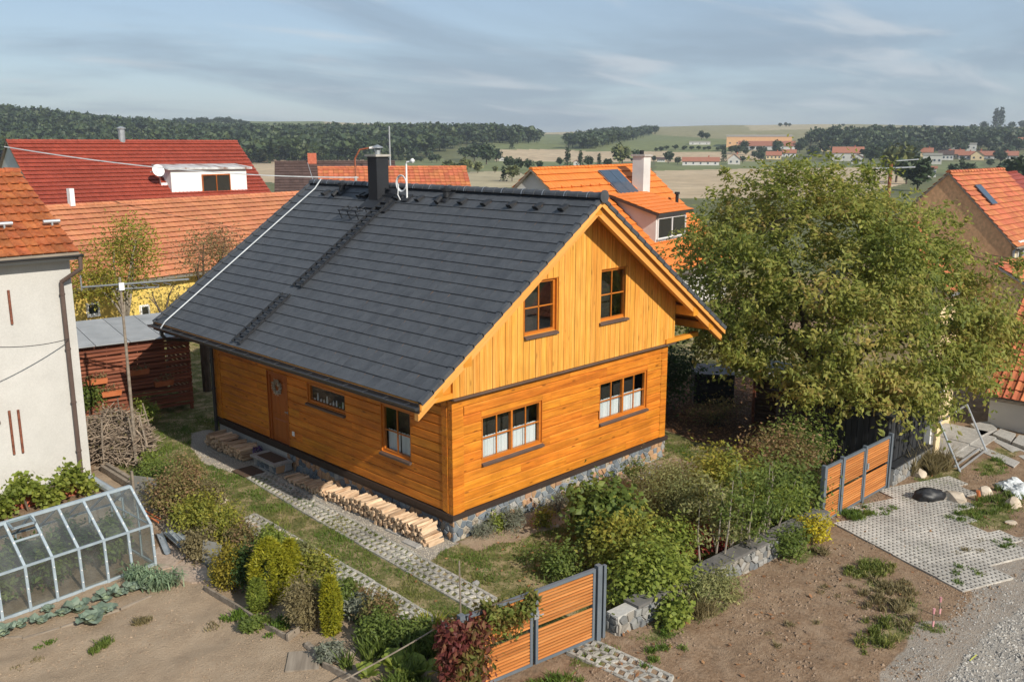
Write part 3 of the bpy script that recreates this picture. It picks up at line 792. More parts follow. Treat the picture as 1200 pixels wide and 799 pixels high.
def stonework(parent, O, U, V, N, w, h, cell, mat, gap=.014, proud=.03, name='stone', seed=1, singles=300):
    """random rubble: Voronoi stones, each its own piece, on the rectangle O + a U + b V"""
    r = random.Random(seed)
    O, U, V, N = Vector(O), Vector(U), Vector(V), Vector(N)
    nx = max(1, round(w / cell)); ny = max(1, round(h / (cell * .85)))
    pts = {}
    for i in range(-1, nx + 1):
        for j in range(-1, ny + 1):
            pts[i, j] = ((i + .5 + r.uniform(-.42, .42) + (.5 if j % 2 else 0)) * w / nx, (j + .5 + r.uniform(-.36, .36)) * h / ny)
    rest = MB(); cnt = 0
    for (i, j), (px, py) in pts.items():
        poly = [(max(0, px - 2 * cell), max(0, py - 2 * cell)), (min(w, px + 2 * cell), max(0, py - 2 * cell)), (min(w, px + 2 * cell), min(h, py + 2 * cell)), (max(0, px - 2 * cell), min(h, py + 2 * cell))]
        if poly[0][0] >= poly[1][0] or poly[0][1] >= poly[3][1]: continue
        for di in (-2, -1, 0, 1, 2):
            for dj in (-2, -1, 0, 1, 2):
                q = pts.get((i + di, j + dj))
                if q is None or (di == 0 and dj == 0): continue
                dx, dy = q[0] - px, q[1] - py; L = math.hypot(dx, dy)
                if L < 1e-6: continue
                poly = clip(poly, dx / L, dy / L, (dx * (px + q[0]) / 2 + dy * (py + q[1]) / 2) / L - gap * .5)
                if len(poly) < 3: break
            if len(poly) < 3: break
        if len(poly) < 3: continue
        cx_ = sum(p[0] for p in poly) / len(poly); cy_ = sum(p[1] for p in poly) / len(poly)
        area = abs(sum(poly[k][0] * poly[(k + 1) % len(poly)][1] - poly[(k + 1) % len(poly)][0] * poly[k][1] for k in range(len(poly)))) / 2
        if area < cell * cell * .06: continue
        m = MB(); pr = proud * r.uniform(.6, 1.3); k = len(poly)
        c0 = O + U * cx_ + V * cy_
        low = [U * (x - cx_) + V * (y - cy_) for x, y in poly]
        top = [p * .86 + N * pr * .8 for p in low]
        m.v = [tuple(p) for p in low + top] + [tuple(N * pr)]
        for a in range(k):
            b = (a + 1) % k
            m.f.append((a, b, k + b, k + a)); m.m.append(0); m.f.append((k + a, k + b, 2 * k)); m.m.append(0)
        if cnt < singles:
            m.build(name, mat, parent, Matrix.Translation(c0)); cnt += 1
        else:
            n = len(rest.v); rest.v += [tuple(Vector(p) + c0) for p in m.v]; rest.f += [tuple(n + q for q in f) for f in m.f]; rest.m += m.m
    if rest.f: rest.build('small_stones', mat, parent, None, 'stuff')
def window(parent, O, U, N, w, h, sashes=1, cols=2, rows=2, split=.5, curtain=False, sill=True, wood='win_wood', depth=.07, mullion=.055, frame_w=.06, name='window', sillmat='sill', solid=False):
    """casement with its frame as the part and panes, bars, curtain, sill as sub-parts. O: lower left corner on the wall face"""
    O, U, N = Vector(O), Vector(U), Vector(N); Z = Vector((0, 0, 1))
    m = MB()
    if solid: depth = -.055
    D = O - N * depth
    def bar(a0, a1, b0, b1, d0, d1): m.obox(D + U * a0 + Z * b0 - N * d0, U, Z, N, a1 - a0, b1 - b0, d0 + d1)
    f = frame_w
    bar(0, w, 0, f, .05, .03); bar(0, w, h - f, h, .05, .03); bar(0, f, f, h - f, .05, .03); bar(w - f, w, f, h - f, .05, .03)
    sw = (w - 2 * f - mullion * (sashes - 1)) / sashes
    for s in range(1, sashes):
        x = f + s * sw + (s - 1) * mullion; bar(x, x + mullion, f, h - f, .05, .034)
    # reveal lining
    m.obox(O - N * (depth + .05), U, Z, N, -.018, h, depth + .05); m.obox(O + U * w - N * (depth + .05), U, Z, N, .018, h, depth + .05)
    m.obox(O + Z * h - N * (depth + .05), U, Z, N, w, .018, depth + .05)
    fr = m.build(name, M[wood], parent)
    if solid:
        k = MB(); k.quad(*(D + U * q - N * .03 + Z * e for q, e in ((.01, .01), (w - .01, .01), (w - .01, h - .01), (.01, h - .01)))); k.build('room_shade_sheet', M['room_shade'], fr)  # dark sheet behind the panes, painted shade of a room that is not built
    for s in range(sashes):
        x0 = f + s * (sw + mullion)
        b = MB(); bw = .026
        for c in range(1, cols):
            xx = x0 + sw * c / cols; b.obox(D + U * (xx - bw / 2) + Z * f - N * .012, U, Z, N, bw, h - 2 * f, .03)
        if rows == 2:
            zz_ = f + (h - 2 * f) * split; b.obox(D + U * x0 + Z * (zz_ - bw / 2) - N * .010, U, Z, N, sw, bw, .028)
        if cols > 1 or rows > 1: b.build('glazing_bar', M[wood], fr)
        for c in range(cols):
            for r_ in range(rows):
                za = f if r_ == 0 else f + (h - 2 * f) * split
                zb = (f + (h - 2 * f) * split if rows == 2 else h - f) if r_ == 0 else h - f
                p = MB(); a = x0 + sw * c / cols; e = sw / cols
                p.quad(*(D + U * q + Z * k - N * .004 for q, k in ((a, za), (a + e, za), (a + e, zb), (a, zb))))
                p.build('pane', M['glass'], fr)
        if curtain and not solid:
            for (q0, q1) in ((.01, .49), (.51, .99)):
                c = MB(); k = 14; top = h * split if rows == 2 else h * .5
                pts = [(x0 + sw * (q0 + (q1 - q0) * i / k), .02 * math.sin(i * 2.1 + s) + .012 * math.sin(i * 4.7)) for i in range(k + 1)]
                for i in range(k):
                    c.quad(*(D + U * pts[a][0] - N * (.10 + pts[a][1]) + Z * zq for a, zq in ((i, f * .5), (i + 1, f * .5), (i + 1, top), (i, top))))
                c.build('curtain', M['curtain'], fr)
    if sill:
        s_ = MB()
        s_.hexa([O + U * -.03 - N * depth + Z * -.05, O + U * (w + .03) - N * depth + Z * -.05, O + U * (w + .03) + N * .07 + Z * -.085, O + U * -.03 + N * .07 + Z * -.085,
                 O + U * -.03 - N * depth + Z * .0, O + U * (w + .03) - N * depth + Z * .0, O + U * (w + .03) + N * .07 + Z * -.035, O + U * -.03 + N * .07 + Z * -.035][::1])
        s_.build('window_sill', M[sillmat], fr)
    return fr
def cut(x0, x1, holes):
    """x0..x1 minus the intervals in holes"""
    seg = [(x0, x1)]
    for a, b in holes:
        seg = [q for (s, e) in seg for q in ((s, min(e, a)), (max(s, b), e)) if q[1] - q[0] > .02]
    return seg
def log_mesh(L, w, h, ch=.020):
    """squared log, x along, y into the wall, z up; chamfered edges"""
    m = MB(); pr = [(0, ch), (ch, 0), (w, 0), (w, h), (ch, h), (0, h - ch)]
    m.prism([(0, y, z) for y, z in pr], (L, 0, 0))
    return m

# ------------------------------------------------------------------ the timber house
W_, L_, P_, HL = 8.0, 10.74, .62, 2.66
XR, ZR, TN = 4.03, 7.503, .688
EL, ER, OF, OB = 1.51, 1.66, .79, .53
Y0, Y1 = -OF, L_ + OB
def roof_z(x): return ZR - TN * abs(x - XR)
house = thing('timber_house', 'orange stained timber house with anthracite tiled roof and stone plinth', 'house', (0, 0, 0))
Z3 = Vector((0, 0, 1))
# plinth
m = MB(); m.box(.03, W_ + .02, .03, L_ - .03, -.25, P_ - .125)
pl = m.build('plinth', M['mortar'], house)
stonework(pl, (.0, .028, -.12), (1, 0, 0), Z3, (0, -1, 0), W_ + .03, P_ + .0, .185, M['stone'], seed=3)
stonework(pl, (.028, .5, -.12), (0, -1, 0), Z3, (-1, 0, 0), .5, P_, .17, M['stone'], seed=4)
stonework(pl, (.028, 6.9, -.12), (0, -1, 0), Z3, (-1, 0, 0), 1.4, P_, .19, M['stone'], seed=5)
m = MB(); m.box(-.05, W_ + .09, -.05, .05, P_ - .125, P_ - .005); m.box(-.052, .05, .05, L_, P_ - .125, P_ - .007)
m.box(-.03, .045, .02, L_ - .1, P_ - .20, P_ - .127); m.build('sill_band_and_shade', M['band'], house)  # lower strip on the long wall paints in the shadow on the stones
stonework(pl, (.028, 5.5, -.12), (0, -1, 0), Z3, (-1, 0, 0), 4.98, P_ - .02, .21, M['stone'], seed=6)
# core behind the logs, painted dark to stand in for unlit rooms
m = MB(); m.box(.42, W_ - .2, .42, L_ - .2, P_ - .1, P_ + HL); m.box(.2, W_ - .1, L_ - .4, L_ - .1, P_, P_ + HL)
m.build('room_shade_core', M['room_shade'], house)
GW = [(.90, 2.88, 1.63, 2.70, 2), (5.07, 7.08, 1.64, 2.70, 2)]
LW = [(1.45, 2.55, 1.52, 2.69, 1), (4.02, 5.70, 2.10, 2.61, 1)]
DOOR = (6.70, 7.72, .55, 2.58)
NC = 12; CH = HL / NC; LT = .16
front = MB().build('log_wall', M['log'], house); side = MB().build('log_wall', M['log'], house); back = MB().build('log_wall', M['log'], house)
r_ = random.Random(5)
END = .34
for c in range(NC):
    z0 = P_ + c * CH; zc = z0 + CH / 2
    holes = [(a - .018, b + .018) for a, b, lo, hi, s in GW if lo < z0 + CH and hi > z0]
    dv = r_.uniform(.012, .03)
    for (s, e) in cut(END, W_ - END * .8, holes):
        joints = sorted(r_.uniform(s, e) for _ in range(2 if e - s > 4 else (1 if e - s > 1.6 else 0)))
        q = [s] + joints + [e]
        for a, b in zip(q, q[1:]):
            if b - a < .05: continue
            log_mesh(b - a - .003, LT, CH - .005).build('log', M['log'], front, frame((a, 0, z0), (1, 0, 0), (0, 1, 0), Z3))
    for (wa, wb, lo, hi, s_) in GW:
        if lo < z0 + CH and hi > z0:
            for za, zb in ((z0, lo), (hi, z0 + CH)):
                if zb - za > .012: log_mesh(wb - wa + .03, LT, zb - za - .004, .006).build('log', M['log'], front, frame((wa - .015, .002, za), (1, 0, 0), (0, 1, 0), Z3))
    # dovetailed ends of the other wall's logs, each a little skewed
    for x0, x1, sg in ((0, END - .004, 1), (W_ - END * .8 + .004, W_, -1)):
        e = MB(); t = .03 * sg
        e.prism([(x0, -.004, z0 + .006 - (t if sg > 0 else 0)), (x1, -.004, z0 + .006 + (t if sg < 0 else 0)), (x1, -.004, z0 + CH - .005 + (t if sg < 0 else 0)), (x0, -.004, z0 + CH - .005 - (t if sg > 0 else 0))], (0, LT * .9, 0))
        e.build('log_end', M['log'], front)
    holes = [(a - .018, b + .018) for a, b, lo, hi, s in LW if lo < z0 + CH and hi > z0]
    if DOOR[2] < z0 + CH and DOOR[3] > z0: holes.append((DOOR[0] - .02, DOOR[1] + .02))
    for (wa, wb, lo, hi, s_) in LW + [DOOR + (1,)]:
        if lo < z0 + CH and hi > z0:
            for za, zb in ((z0, lo), (hi, z0 + CH)):
                if zb - za > .012: log_mesh(wb - wa + .03, LT, zb - za - .004, .006).build('log', M['log'], side, frame((.002, wb + .015, za), (0, -1, 0), (1, 0, 0), Z3))
    for (s, e) in cut(END, L_ - END, holes):
        joints = sorted(r_.uniform(s, e) for _ in range(2 if e - s > 4 else (1 if e - s > 1.8 else 0)))
        q = [s] + joints + [e]
        for a, b in zip(q, q[1:]):
            if b - a < .05: continue
            log_mesh(b - a - .003, LT, CH - .005).build('log', M['log'], side, frame((0, b - .003, z0 + .01), (0, -1, 0), (1, 0, 0), Z3))
    for y0, y1 in ((LT, END - .004), (L_ - END + .004, L_)):
        e = MB(); e.prism([(-.012, y0, z0 - .0), (-.012, y1, z0 + .028), (-.012, y1, z0 + CH + .022), (-.012, y0, z0 + CH - .006)], (LT, 0, 0))
        e.build('log_end', M['log'], side)
    log_mesh(W_, LT, CH - .005).build('log', M['log'], back, frame((W_, L_, z0), (-1, 0, 0), (0, -1, 0), Z3))
    log_mesh(L_ - .2, LT, CH - .005).build('log', M['log'], back, frame((W_, .17, z0), (0, 1, 0), (-1, 0, 0), Z3))
for a, b, lo, hi, s in GW:
    window(house, (a, 0, lo), (1, 0, 0), (0, -1, 0), b - a, hi - lo, s, 2, 2, .50, True)
a, b, lo, hi, s = LW[0]; window(house, (0, b, lo), (0, -1, 0), (-1, 0, 0), b - a, hi - lo, 1, 2, 2, .46, True)
a, b, lo, hi, s = LW[1]; wq = window(house, (0, b, lo), (0, -1, 0), (-1, 0, 0), b - a, hi - lo, 1, 1, 1, 1, False)
m = MB()
for k in range(11):
    y = LW[1][0] + .14 + k * .14; m.tube([(.14, y, 2.16), (.14, y, 2.18 + .17 * (.5 + .5 * math.sin(k * 2.3)))], [.03, .015], 5)
m.build('window_ornament', M['curtain'], wq)
# door
a, b, lo, hi = DOOR
m = MB(); f = .09
m.box(.03, .14, a, a + f, lo, hi); m.box(.03, .14, b - f, b, lo, hi); m.box(.03, .14, a + f, b - f, hi - f, hi); m.box(.06, .12, a + f, b - f, lo, hi - f)
m.box(-.004, .14, a - .018, a - .001, lo, hi); m.box(-.004, .14, b + .001, b + .018, lo, hi); m.box(-.004, .14, a, b, hi + .001, hi + .018)
dr = m.build('door', M['door_wood'], house)
m = MB()
for (y0, y1, z0, z1) in ((a + .17, (a + b) / 2 - .03, lo + .85, hi - .22), ((a + b) / 2 + .03, b - .17, lo + .85, hi - .22), (a + .17, b - .17, lo + .14, lo + .72)):
    m.hexa([(.06, y0, z0), (.06, y1, z0), (.06, y1, z1), (.06, y0, z1), (.042, y0 + .03, z0 + .03), (.042, y1 - .03, z0 + .03), (.042, y1 - .03, z1 - .03), (.042, y0 + .03, z1 - .03)][::1])
m.build('door_panel', M['door_wood'], dr)
m = MB(); m.box(.0, .06, a + .045, a + .075, lo + .98, lo + 1.04); m.tube([(.01, a + .06, lo + 1.01), (.0, a + .17, lo + 1.01)], .012, 6); m.build('door_handle', M['steel'], dr)
m = MB(); m.box(-.03, .03, a, b, lo - .045, lo); m.build('threshold', M['concrete'], dr)
m = MB(); m.box(-.025, -.002, 6.42, 6.52, .98, 1.10); m.build('socket_box', M['white'], house)

# gable cladding of upright boards
GB = 3.31; ZC = ZR - .17
UW = [(2.16, 3.24, 4.38, 5.62), (4.85, 5.95, 4.34, 5.64)]
clad = MB().build('gable_cladding', M['board'], house)
bw = .198; x = -.05; FY = -.11
while x < W_ + .12:
    xe = min(x + bw - .012, W_ + .13)
    ins = [w for w in UW if w[0] - .02 < (x + xe) / 2 < w[1] + .02]
    def under(xx): return ZC - TN * abs(xx - XR)
    z0_ = GB + .03
    def board(pieces_lo, tops):
        pr = r_.uniform(0, .006)
        m = MB(); pts = [(x, z0b) for z0b in (pieces_lo,)]
        poly = [(x, pieces_lo), (xe, pieces_lo)] + tops
        m.prism([(0, 0, 0)] * 0 + [(px, FY - pr, pz) for px, pz in poly], (0, .03, 0))
        me = m
        c = (x, FY - pr, pieces_lo)
        # local x runs up the board so the grain follows it
        R = frame(c, (0, 0, 1), (1, 0, 0), (0, 1, 0))
        inv = R.inverted(); me.v = [tuple(inv @ Vector(q)) for q in me.v]
        me.build('board', M['board'], clad, R)
    tops = [(xe, under(xe))] + ([(XR, under(XR))] if x < XR < xe else []) + [(x, under(x))]
    if min(under(x), under(xe)) > z0_ + .04:
        if ins:
            w = ins[0]
            board(z0_, [(xe, w[2] - .05), (x, w[2] - .05)])
            if min(under(x), under(xe)) > w[3] + .05: board(w[3] + .018, tops)
            elif max(under(x), under(xe)) > w[3]: board(w[3] + .018, [(xe, max(under(xe), w[3] + .02)), (x, max(under(x), w[3] + .02))])
        else: board(z0_, tops)
    x += bw
# backing wall of the gable with openings, and the return at its left end
m = MB()
def band(xa, xb, za, zb_fn):
    m.prism([(xa, FY + .03, za), (xb, FY + .03, za), (xb, FY + .03, zb_fn(xb)), (xa, FY + .03, zb_fn(xa))], (0, .10, 0))
un = lambda q: ZC - TN * abs(q - XR) - .01
xs_ = [-.04, UW[0][0] - .018, UW[0][1] + .018, XR, UW[1][0] - .018, UW[1][1] + .018, W_ + .11]
for a, b in zip(xs_, xs_[1:]):
    w = [q for q in UW if q[0] - .02 <= (a + b) / 2 <= q[1] + .02]
    if w: band(a, b, GB, lambda q: w[0][2]); band(a, b, w[0][3] + .018, un)
    else: band(a, b, GB, un)
m.build('gable_backing', M['beam'], house)
m = MB(); m.hexa([(.05, .02, GB), (W_ - .05, .02, GB), (W_ - .05, .03, GB), (.05, .03, GB)] + [(XR - .1, .35, ZC - .3), (XR + .1, .35, ZC - .3), (XR + .1, .36, ZC - .3), (XR - .1, .36, ZC - .3)])
m = MB(); m.prism([(0, .45, GB), (W_, .45, GB), (XR, .45, ZC - .2)], (0, .05, 0)); m.build('attic_shade_wall', M['room_shade'], house)  # painted dark for the unlit attic behind the upper windows
m = MB(); m.box(-.035, .02, .12, L_ - .05, P_ + HL + .003, roof_z(0) - .17); m.build('knee_wall', M['log'], house)
m = MB(); m.prism([(0, L_ - .1, GB), (W_, L_ - .1, GB), (XR, L_ - .1, ZC)], (0, .08, 0)); m.build('back_gable', M['board'], house)
m = MB(); m.hexa([(-.07, -.17, GB - .02), (W_ + .15, -.17, GB - .02), (W_ + .15, .02, GB - .02), (-.07, .02, GB - .02), (-.07, -.17, GB + .012), (W_ + .15, -.17, GB + .012), (W_ + .15, .02, GB + .035), (-.07, .02, GB + .035)])
m.build('drip_flashing', M['sill'], house)
for a, b, lo, hi in UW:
    window(house, (a, FY - .002, lo), (1, 0, 0), (0, -1, 0), b - a, hi - lo, 1, 2, 2, .5, False, depth=.09)
# purlins
pur = []
for (px, n) in ((XR, 'ridge'), (8.25, 'mid'), (-.15, 'mid'), (9.05, 'low'), (-.95, 'low')):
    m = MB(); zt = roof_z(px) - .19 - (.04 if px != XR else 0); hh = .24 if n != 'low' else .18; w = .11
    m.prism([(px - w, -.70, zt - hh), (px + w, -.70, zt - hh), (px + w, -.70, zt), (px - w, -.70, zt)], (0, L_ + .9, 0))
    m.build('purlin', M['beam'], house)
m = MB(); zt = 3.30; m.box(7.7, 9.25, -.16, -.02, 3.22 + .12, 3.46); m.build('eave_beam', M['beam'], house)
m = MB(); m.prism([(-1.0, -.03, 3.40), (-.045, -.03, 3.40), (-.045, -.03, roof_z(-.045) - .17), (-1.0, -.03, roof_z(-1.0) - .17)], (0, .04, 0)); m.build('eave_infill', M['beam'], house)
m = MB(); m.box(-1.15, .0, -.10, -.035, 3.34, 3.46); m.build('eave_beam', M['beam'], house)
# flying rafters and barge boards
S = {-1: (Vector((-EL, 0, roof_z(-EL))), Vector((1, 0, TN)).normalized()), 1: (Vector((W_ + ER, 0, roof_z(W_ + ER))), Vector((-1, 0, TN)).normalized())}
for sg in (-1, 1):
    e, d = S[sg]; top = Vector((XR, 0, ZR)); n = Vector((sg * TN, 0, 1)).normalized()
    for nm, y0, th, o0, o1, mt in (('barge_board', Y0 - .004, .035, .055, .19, 'barge'), ('flying_rafter', Y0 + .10, .12, .15, .37, 'barge')):
        m = MB(); dn = Vector((0, 0, -1)) / abs(n.z)
        a0 = e + d * .02
        m.prism([(a0.x, y0, a0.z - o1 / n.z + .02), (top.x, y0, top.z - o1 / n.z), (top.x, y0, top.z - o0 / n.z), (a0.x, y0, a0.z - o0 / n.z)], (0, th, 0))
        R = frame((a0.x, y0, a0.z), d, (0, 1, 0), d.cross(Vector((0, 1, 0))))
        inv = R.inverted(); m.v = [tuple(inv @ Vector(q)) for q in m.v]
        m.build(nm, M[mt], house, R)
# roof
rf = MB()
for sg in (-1, 1):
    e, d = S[sg]; n = Vector((sg * TN, 0, 1)).normalized(); n = Vector((n.x, 0, n.z))
    o0, o1 = .045, .15
    rf.prism([(e.x, Y0 + .02, e.z - o1 / n.z), (XR, Y0 + .02, ZR - o1 / n.z), (XR, Y0 + .02, ZR - o0 / n.z), (e.x, Y0 + .02, e.z - o0 / n.z)], (0, Y1 - Y0 - .04, 0))
roof = rf.build('roof', M['beam'], house)
m = MB(); m.box(-EL - .028, -EL - .002, Y0 + .03, Y1 - .03, roof_z(-EL) - .24, roof_z(-EL) - .04); m.build('eave_fascia', M['band'], house)
LS = math.hypot(XR + EL, TN * (XR + EL)); LSR = math.hypot(W_ + ER - XR, TN * (W_ + ER - XR))
nL = S[-1][1].cross(Vector((0, 1, 0)))
e = S[-1][0]; U_ = Vector((0, -1, 0)); V_ = S[-1][1]
tiled_slope(roof, Vector((e.x, Y1 - .03, e.z)) - U_.cross(V_) * .042, U_, V_, Y1 - Y0 - .12, LS - .05, 40, 20, .027, M['tile'], 300, 0, .003)
e = S[1][0]; U_ = Vector((0, 1, 0)); V_ = S[1][1]
tiled_slope(roof, Vector((e.x, Y0 + .09, e.z)) - U_.cross(V_) * .042, U_, V_, Y1 - Y0 - .12, LSR - .05, 40, 20, .027, M['tile'], 0, 0, .003)
# verge tiles, stepped
for sg in (-1, 1):
    e, d = S[sg]; n = Vector((sg * TN, 0, 1)).normalized(); L = LS if sg < 0 else LSR
    for k in range(20):
        for yv in (Y0 - .03, Y1 - .07):
            m = MB(); p = Vector((e.x, yv, e.z)) + d * (k * L / 20)
            m.obox(p - n * .075 - d * .01, d, (0, 1, 0), n, L / 20 * 1.08, .11, .085 + (.012 if k % 1 == 0 else 0))
            m.v = [(q[0], q[1], q[2]) if i not in (1, 2, 5, 6) else (q[0] - n.x * .02, q[1], q[2] - n.z * .02) for i, q in enumerate(m.v)]
            m.build('verge_tile', M['tile'], roof)
# ridge caps
cap = MB(); NCAP = 34; cl = (Y1 - Y0) / NCAP
for k in range(7):
    pass
def half(r0, r1, l):
    m = MB(); n = 9
    for i in range(n):
        a = math.pi * (1 - i / (n - 1)); 
        m.v.append((math.cos(a) * r0, 0, math.sin(a) * r0 * .95 - .05)); m.v.append((math.cos(a) * r1, l, math.sin(a) * r1 * .95 - .05))
    for i in range(n - 1): m.f.append((2 * i, 2 * i + 1, 2 * i + 3, 2 * i + 2)); m.m.append(0)
    m.f.append(tuple(range(0, 2 * n, 2))); m.m.append(0)
    return m
cm = half(.135, .115, cl * 1.1).mesh('ridge_cap', M['tile'], False)
for k in range(NCAP): obj('ridge_cap', cm, roof, Matrix.Translation((XR, Y0 + k * cl - .05, ZR + .02)))
m = MB(); m.v = []; m.lathe([(.15, 0), (.15, .03)], (0, 0, 0), 16); m.build('ridge_end', M['tile'], roof, Matrix.Translation((XR, Y0 - .045, ZR - .0)) @ Matrix.Rotation(RAD(90), 4, 'X'))
for k in range(0, NCAP, 2):
    m = MB(); y = Y0 + (k + 1) * cl
    for i in range(6):
        a0 = math.pi * i / 6; a1 = math.pi * (i + 1) / 6
        m.quad((XR + math.cos(a0) * .14, y, ZR - .03 + math.sin(a0) * .135), (XR + math.cos(a1) * .14, y, ZR - .03 + math.sin(a1) * .135), (XR + math.cos(a1) * .14, y + .025, ZR - .03 + math.sin(a1) * .135), (XR + math.cos(a0) * .14, y + .025, ZR - .03 + math.sin(a0) * .135))
    m.build('ridge_clip', M['steel'], roof)
# vents on the second course
def on_roof(x, y, k=0.0): return Vector((x, y, roof_z(x))) + nL * k
nL = Vector((-TN, 0, 1)).normalized(); dL = Vector((1, 0, TN)).normalized()
for y in (9.85, 8.02, 7.75, 6.24, 5.32, 4.48, 3.55, 2.67, 1.74, .84, .03):
    m = MB(); p = on_roof(3.52, y)
    Y_ = Vector((0, 1, 0))
    m.hexa([p - Y_ * .09, p + Y_ * .09, p + dL * .26 + Y_ * .09, p + dL * .26 - Y_ * .09, p - Y_ * .075 + nL * .10 - dL * .02, p + Y_ * .075 + nL * .10 - dL * .02, p + dL * .24 + Y_ * .06 + nL * .03, p + dL * .24 - Y_ * .06 + nL * .03][::1])
    m.build('tile_vent', M['anth'], roof)
for y in (9.13, 4.32):
    m = MB(); p = on_roof(3.6, y); Y_ = Vector((0, 1, 0))
    m.hexa([p - Y_ * .15 - dL * .05, p + Y_ * .15 - dL * .05, p + dL * .4 + Y_ * .15, p + dL * .4 - Y_ * .15, p - Y_ * .12 + nL * .02, p + Y_ * .12 + nL * .02, p + dL * .35 + Y_ * .12 + nL * .02, p + dL * .35 - Y_ * .12 + nL * .02])
    m.tube([p + dL * .15, p + dL * .15 + Z3 * .2], .09, 10); m.lathe([(.13, .17), (.14, .24), (.05, .30)], tuple(p + dL * .15), 10)
    m.tube([p + dL * .05 + Y_ * .1 + nL * .08, p - dL * .16 + Y_ * .1 + nL * .06], .07, 8)
    m.build('vent_pipe', M['anth'], roof)
# chimney
m = MB(); m.box(3.42, 3.84, 6.97, 7.39, 6.9, 8.34); ch = m.build('chimney', M['anth'], house)
m = MB(); m.box(3.36, 3.90, 6.91, 7.45, 8.34, 8.40); m.build('chimney_cap', M['cap'], ch)
m = MB(); m.tube([(3.63, 7.18, 8.40), (3.63, 7.18, 8.52)], .08, 10); m.lathe([(.02, .27), (.17, .20), (.17, .18), (.02, .19)], (3.63, 7.18, 8.40), 14)
m.lathe([(.012, .1), (.012, .2)], (3.73, 7.18, 8.40), 5); m.lathe([(.012, .1), (.012, .2)], (3.53, 7.18, 8.40), 5); m.build('chimney_cowl', M['steel'], ch)
m = MB()
p = on_roof(3.2, 7.0, .01); Y_ = Vector((0, 1, 0))
m.obox(on_roof(3.15, 6.5, .006), dL, (0, 1, 0), nL, 1.02, 1.0, .02); m.obox(on_roof(3.05, 6.15, .006), dL, (0, 1, 0), nL, .5, .3, .025)
m.build('chimney_flashing', M['anth'], ch)
# roof ladder in two runs
ld = MB()
for (x0, x1, y0, y1) in ((.38, 3.48, 6.31, 6.67), (-1.44, .10, 6.37, 6.73)):
    for yy in (y0, y1): ld.obox(on_roof(x0, yy, .02), dL, (0, 1, 0), nL, (x1 - x0) / dL.x, .035, .07)
lad = ld.build('roof_ladder', M['anth'], roof)
for (x0, x1, y0, y1) in ((.38, 3.48, 6.31, 6.67), (-1.44, .10, 6.37, 6.73)):
    n = int((x1 - x0) / .17)
    rm = MB(); rm.obox((0, 0, 0), dL, (0, 1, 0), nL, .06, y1 - y0, .02); rme = rm.mesh('rung', M['anth'])
    for k in range(n): obj('rung', rme, lad, Matrix.Translation(on_roof(x0 + .05 + k * .17, y0, .062)))
m = MB()
a = on_roof(2.78, 6.95); b = a + Vector((-.02, 0, .30)); 
for yy in (6.95, 7.35, 7.75): m.tube([on_roof(2.72, yy), on_roof(2.72, yy) + Vector((-.1, 0, .22)), on_roof(3.0, yy) + Vector((-.05, 0, .16)), on_roof(3.0, yy)], .018, 5)
for q in range(4): m.tube([on_roof(2.72, 6.9) + Vector((-.1 + q * .075, 0, .24)), on_roof(2.72, 7.8) + Vector((-.1 + q * .075, 0, .24))], .016, 5)
m.build('roof_step', M['anth'], roof)
# antenna pipe with a coil of cable
m = MB(); p = on_roof(3.59, 5.84); m.tube([p, p + Z3 * .95, p + Vector((.0, -.03, 1.0)), p + Vector((.06, -.18, 1.02))], .024, 8)
an = m.build('vent_mast', M['white'], house)
m = MB(); m.obox(on_roof(3.48, 5.72, .008), dL, (0, 1, 0), nL, .30, .28, .02); m.build('mast_flashing', M['anth'], an)
m = MB()
for k in range(3): m.tube([p + Vector((-.05 - .01 * k, .16 + .02 * math.cos(t) + (.17 + .02 * k) * math.cos(t), .42 + (.2 + .015 * k) * math.sin(t))) for t in np.linspace(0, 6.28, 17)], .012, 5)
m.tube([p + Vector((-.05, .30, .4)), p + Vector((-.1, .28, .1)), on_roof(3.5, 6.0, .03)], .012, 5)
m.build('cable_coil', M['white'], an)
m = MB(); m.lathe([(.03, -.02), (.06, .02), (.06, .07), (.02, .1)], tuple(p + Vector((.06, -.2, 1.0))), 8); m.build('sensor', M['white'], an)
m = MB(); pts = [on_roof(4.0, 10.53, .16)] + [on_roof(q, 10.55, .055) for q in np.linspace(3.7, -1.45, 12)] + [Vector((-1.62, 10.56, 3.6)), Vector((-1.66, 10.56, 3.42))]
m.tube(pts, .022, 5); m.build('lightning_conductor', M['steel'], roof)
m = MB(); m.tube([(XR, Y1 - .1, ZR + .05), (XR - .05, Y1 + .1, ZR + .62)], [.012, .006], 5); m.build('lightning_rod', M['steel'], roof)
# gutter and down pipe
m = MB(); n = 8; gx, gz, gr = -EL - .105, roof_z(-EL) - .085, .07
for i in range(n + 1):
    a = math.pi * (1 + i / n)
    for yy in (Y0 - .02, Y1 + .02): m.v.append((gx + gr * math.cos(a), yy, gz + gr * math.sin(a)))
for i in range(n): m.f.append((2 * i, 2 * i + 1, 2 * i + 3, 2 * i + 2)); m.m.append(0)
m.f.append(tuple(range(0, 2 * n + 2, 2))); m.m.append(0); m.f.append(tuple(range(1, 2 * n + 2, 2))); m.m.append(0)
m.tube([(gx - gr, Y0 - .02, gz), (gx - gr, Y1 + .02, gz)], .012, 5)
gt = m.build('gutter', M['gutter'], house)
for k in range(17):
    y = Y0 + .3 + k * .7
    q = MB(); q.box(gx - .07, gx + .16, y, y + .03, gz + .005, gz + .018); q.build('gutter_bracket', M['gutter'], gt)
m = MB(); m.tube([(gx, 10.55, gz - .05), (gx + .02, 10.56, gz - .22), (gx + .14, 10.58, gz - .34), (-.35, 10.66, 3.02), (-.17, 10.69, 2.93), (-.09, 10.70, 2.78), (-.09, 10.70, .0)], .052, 10)
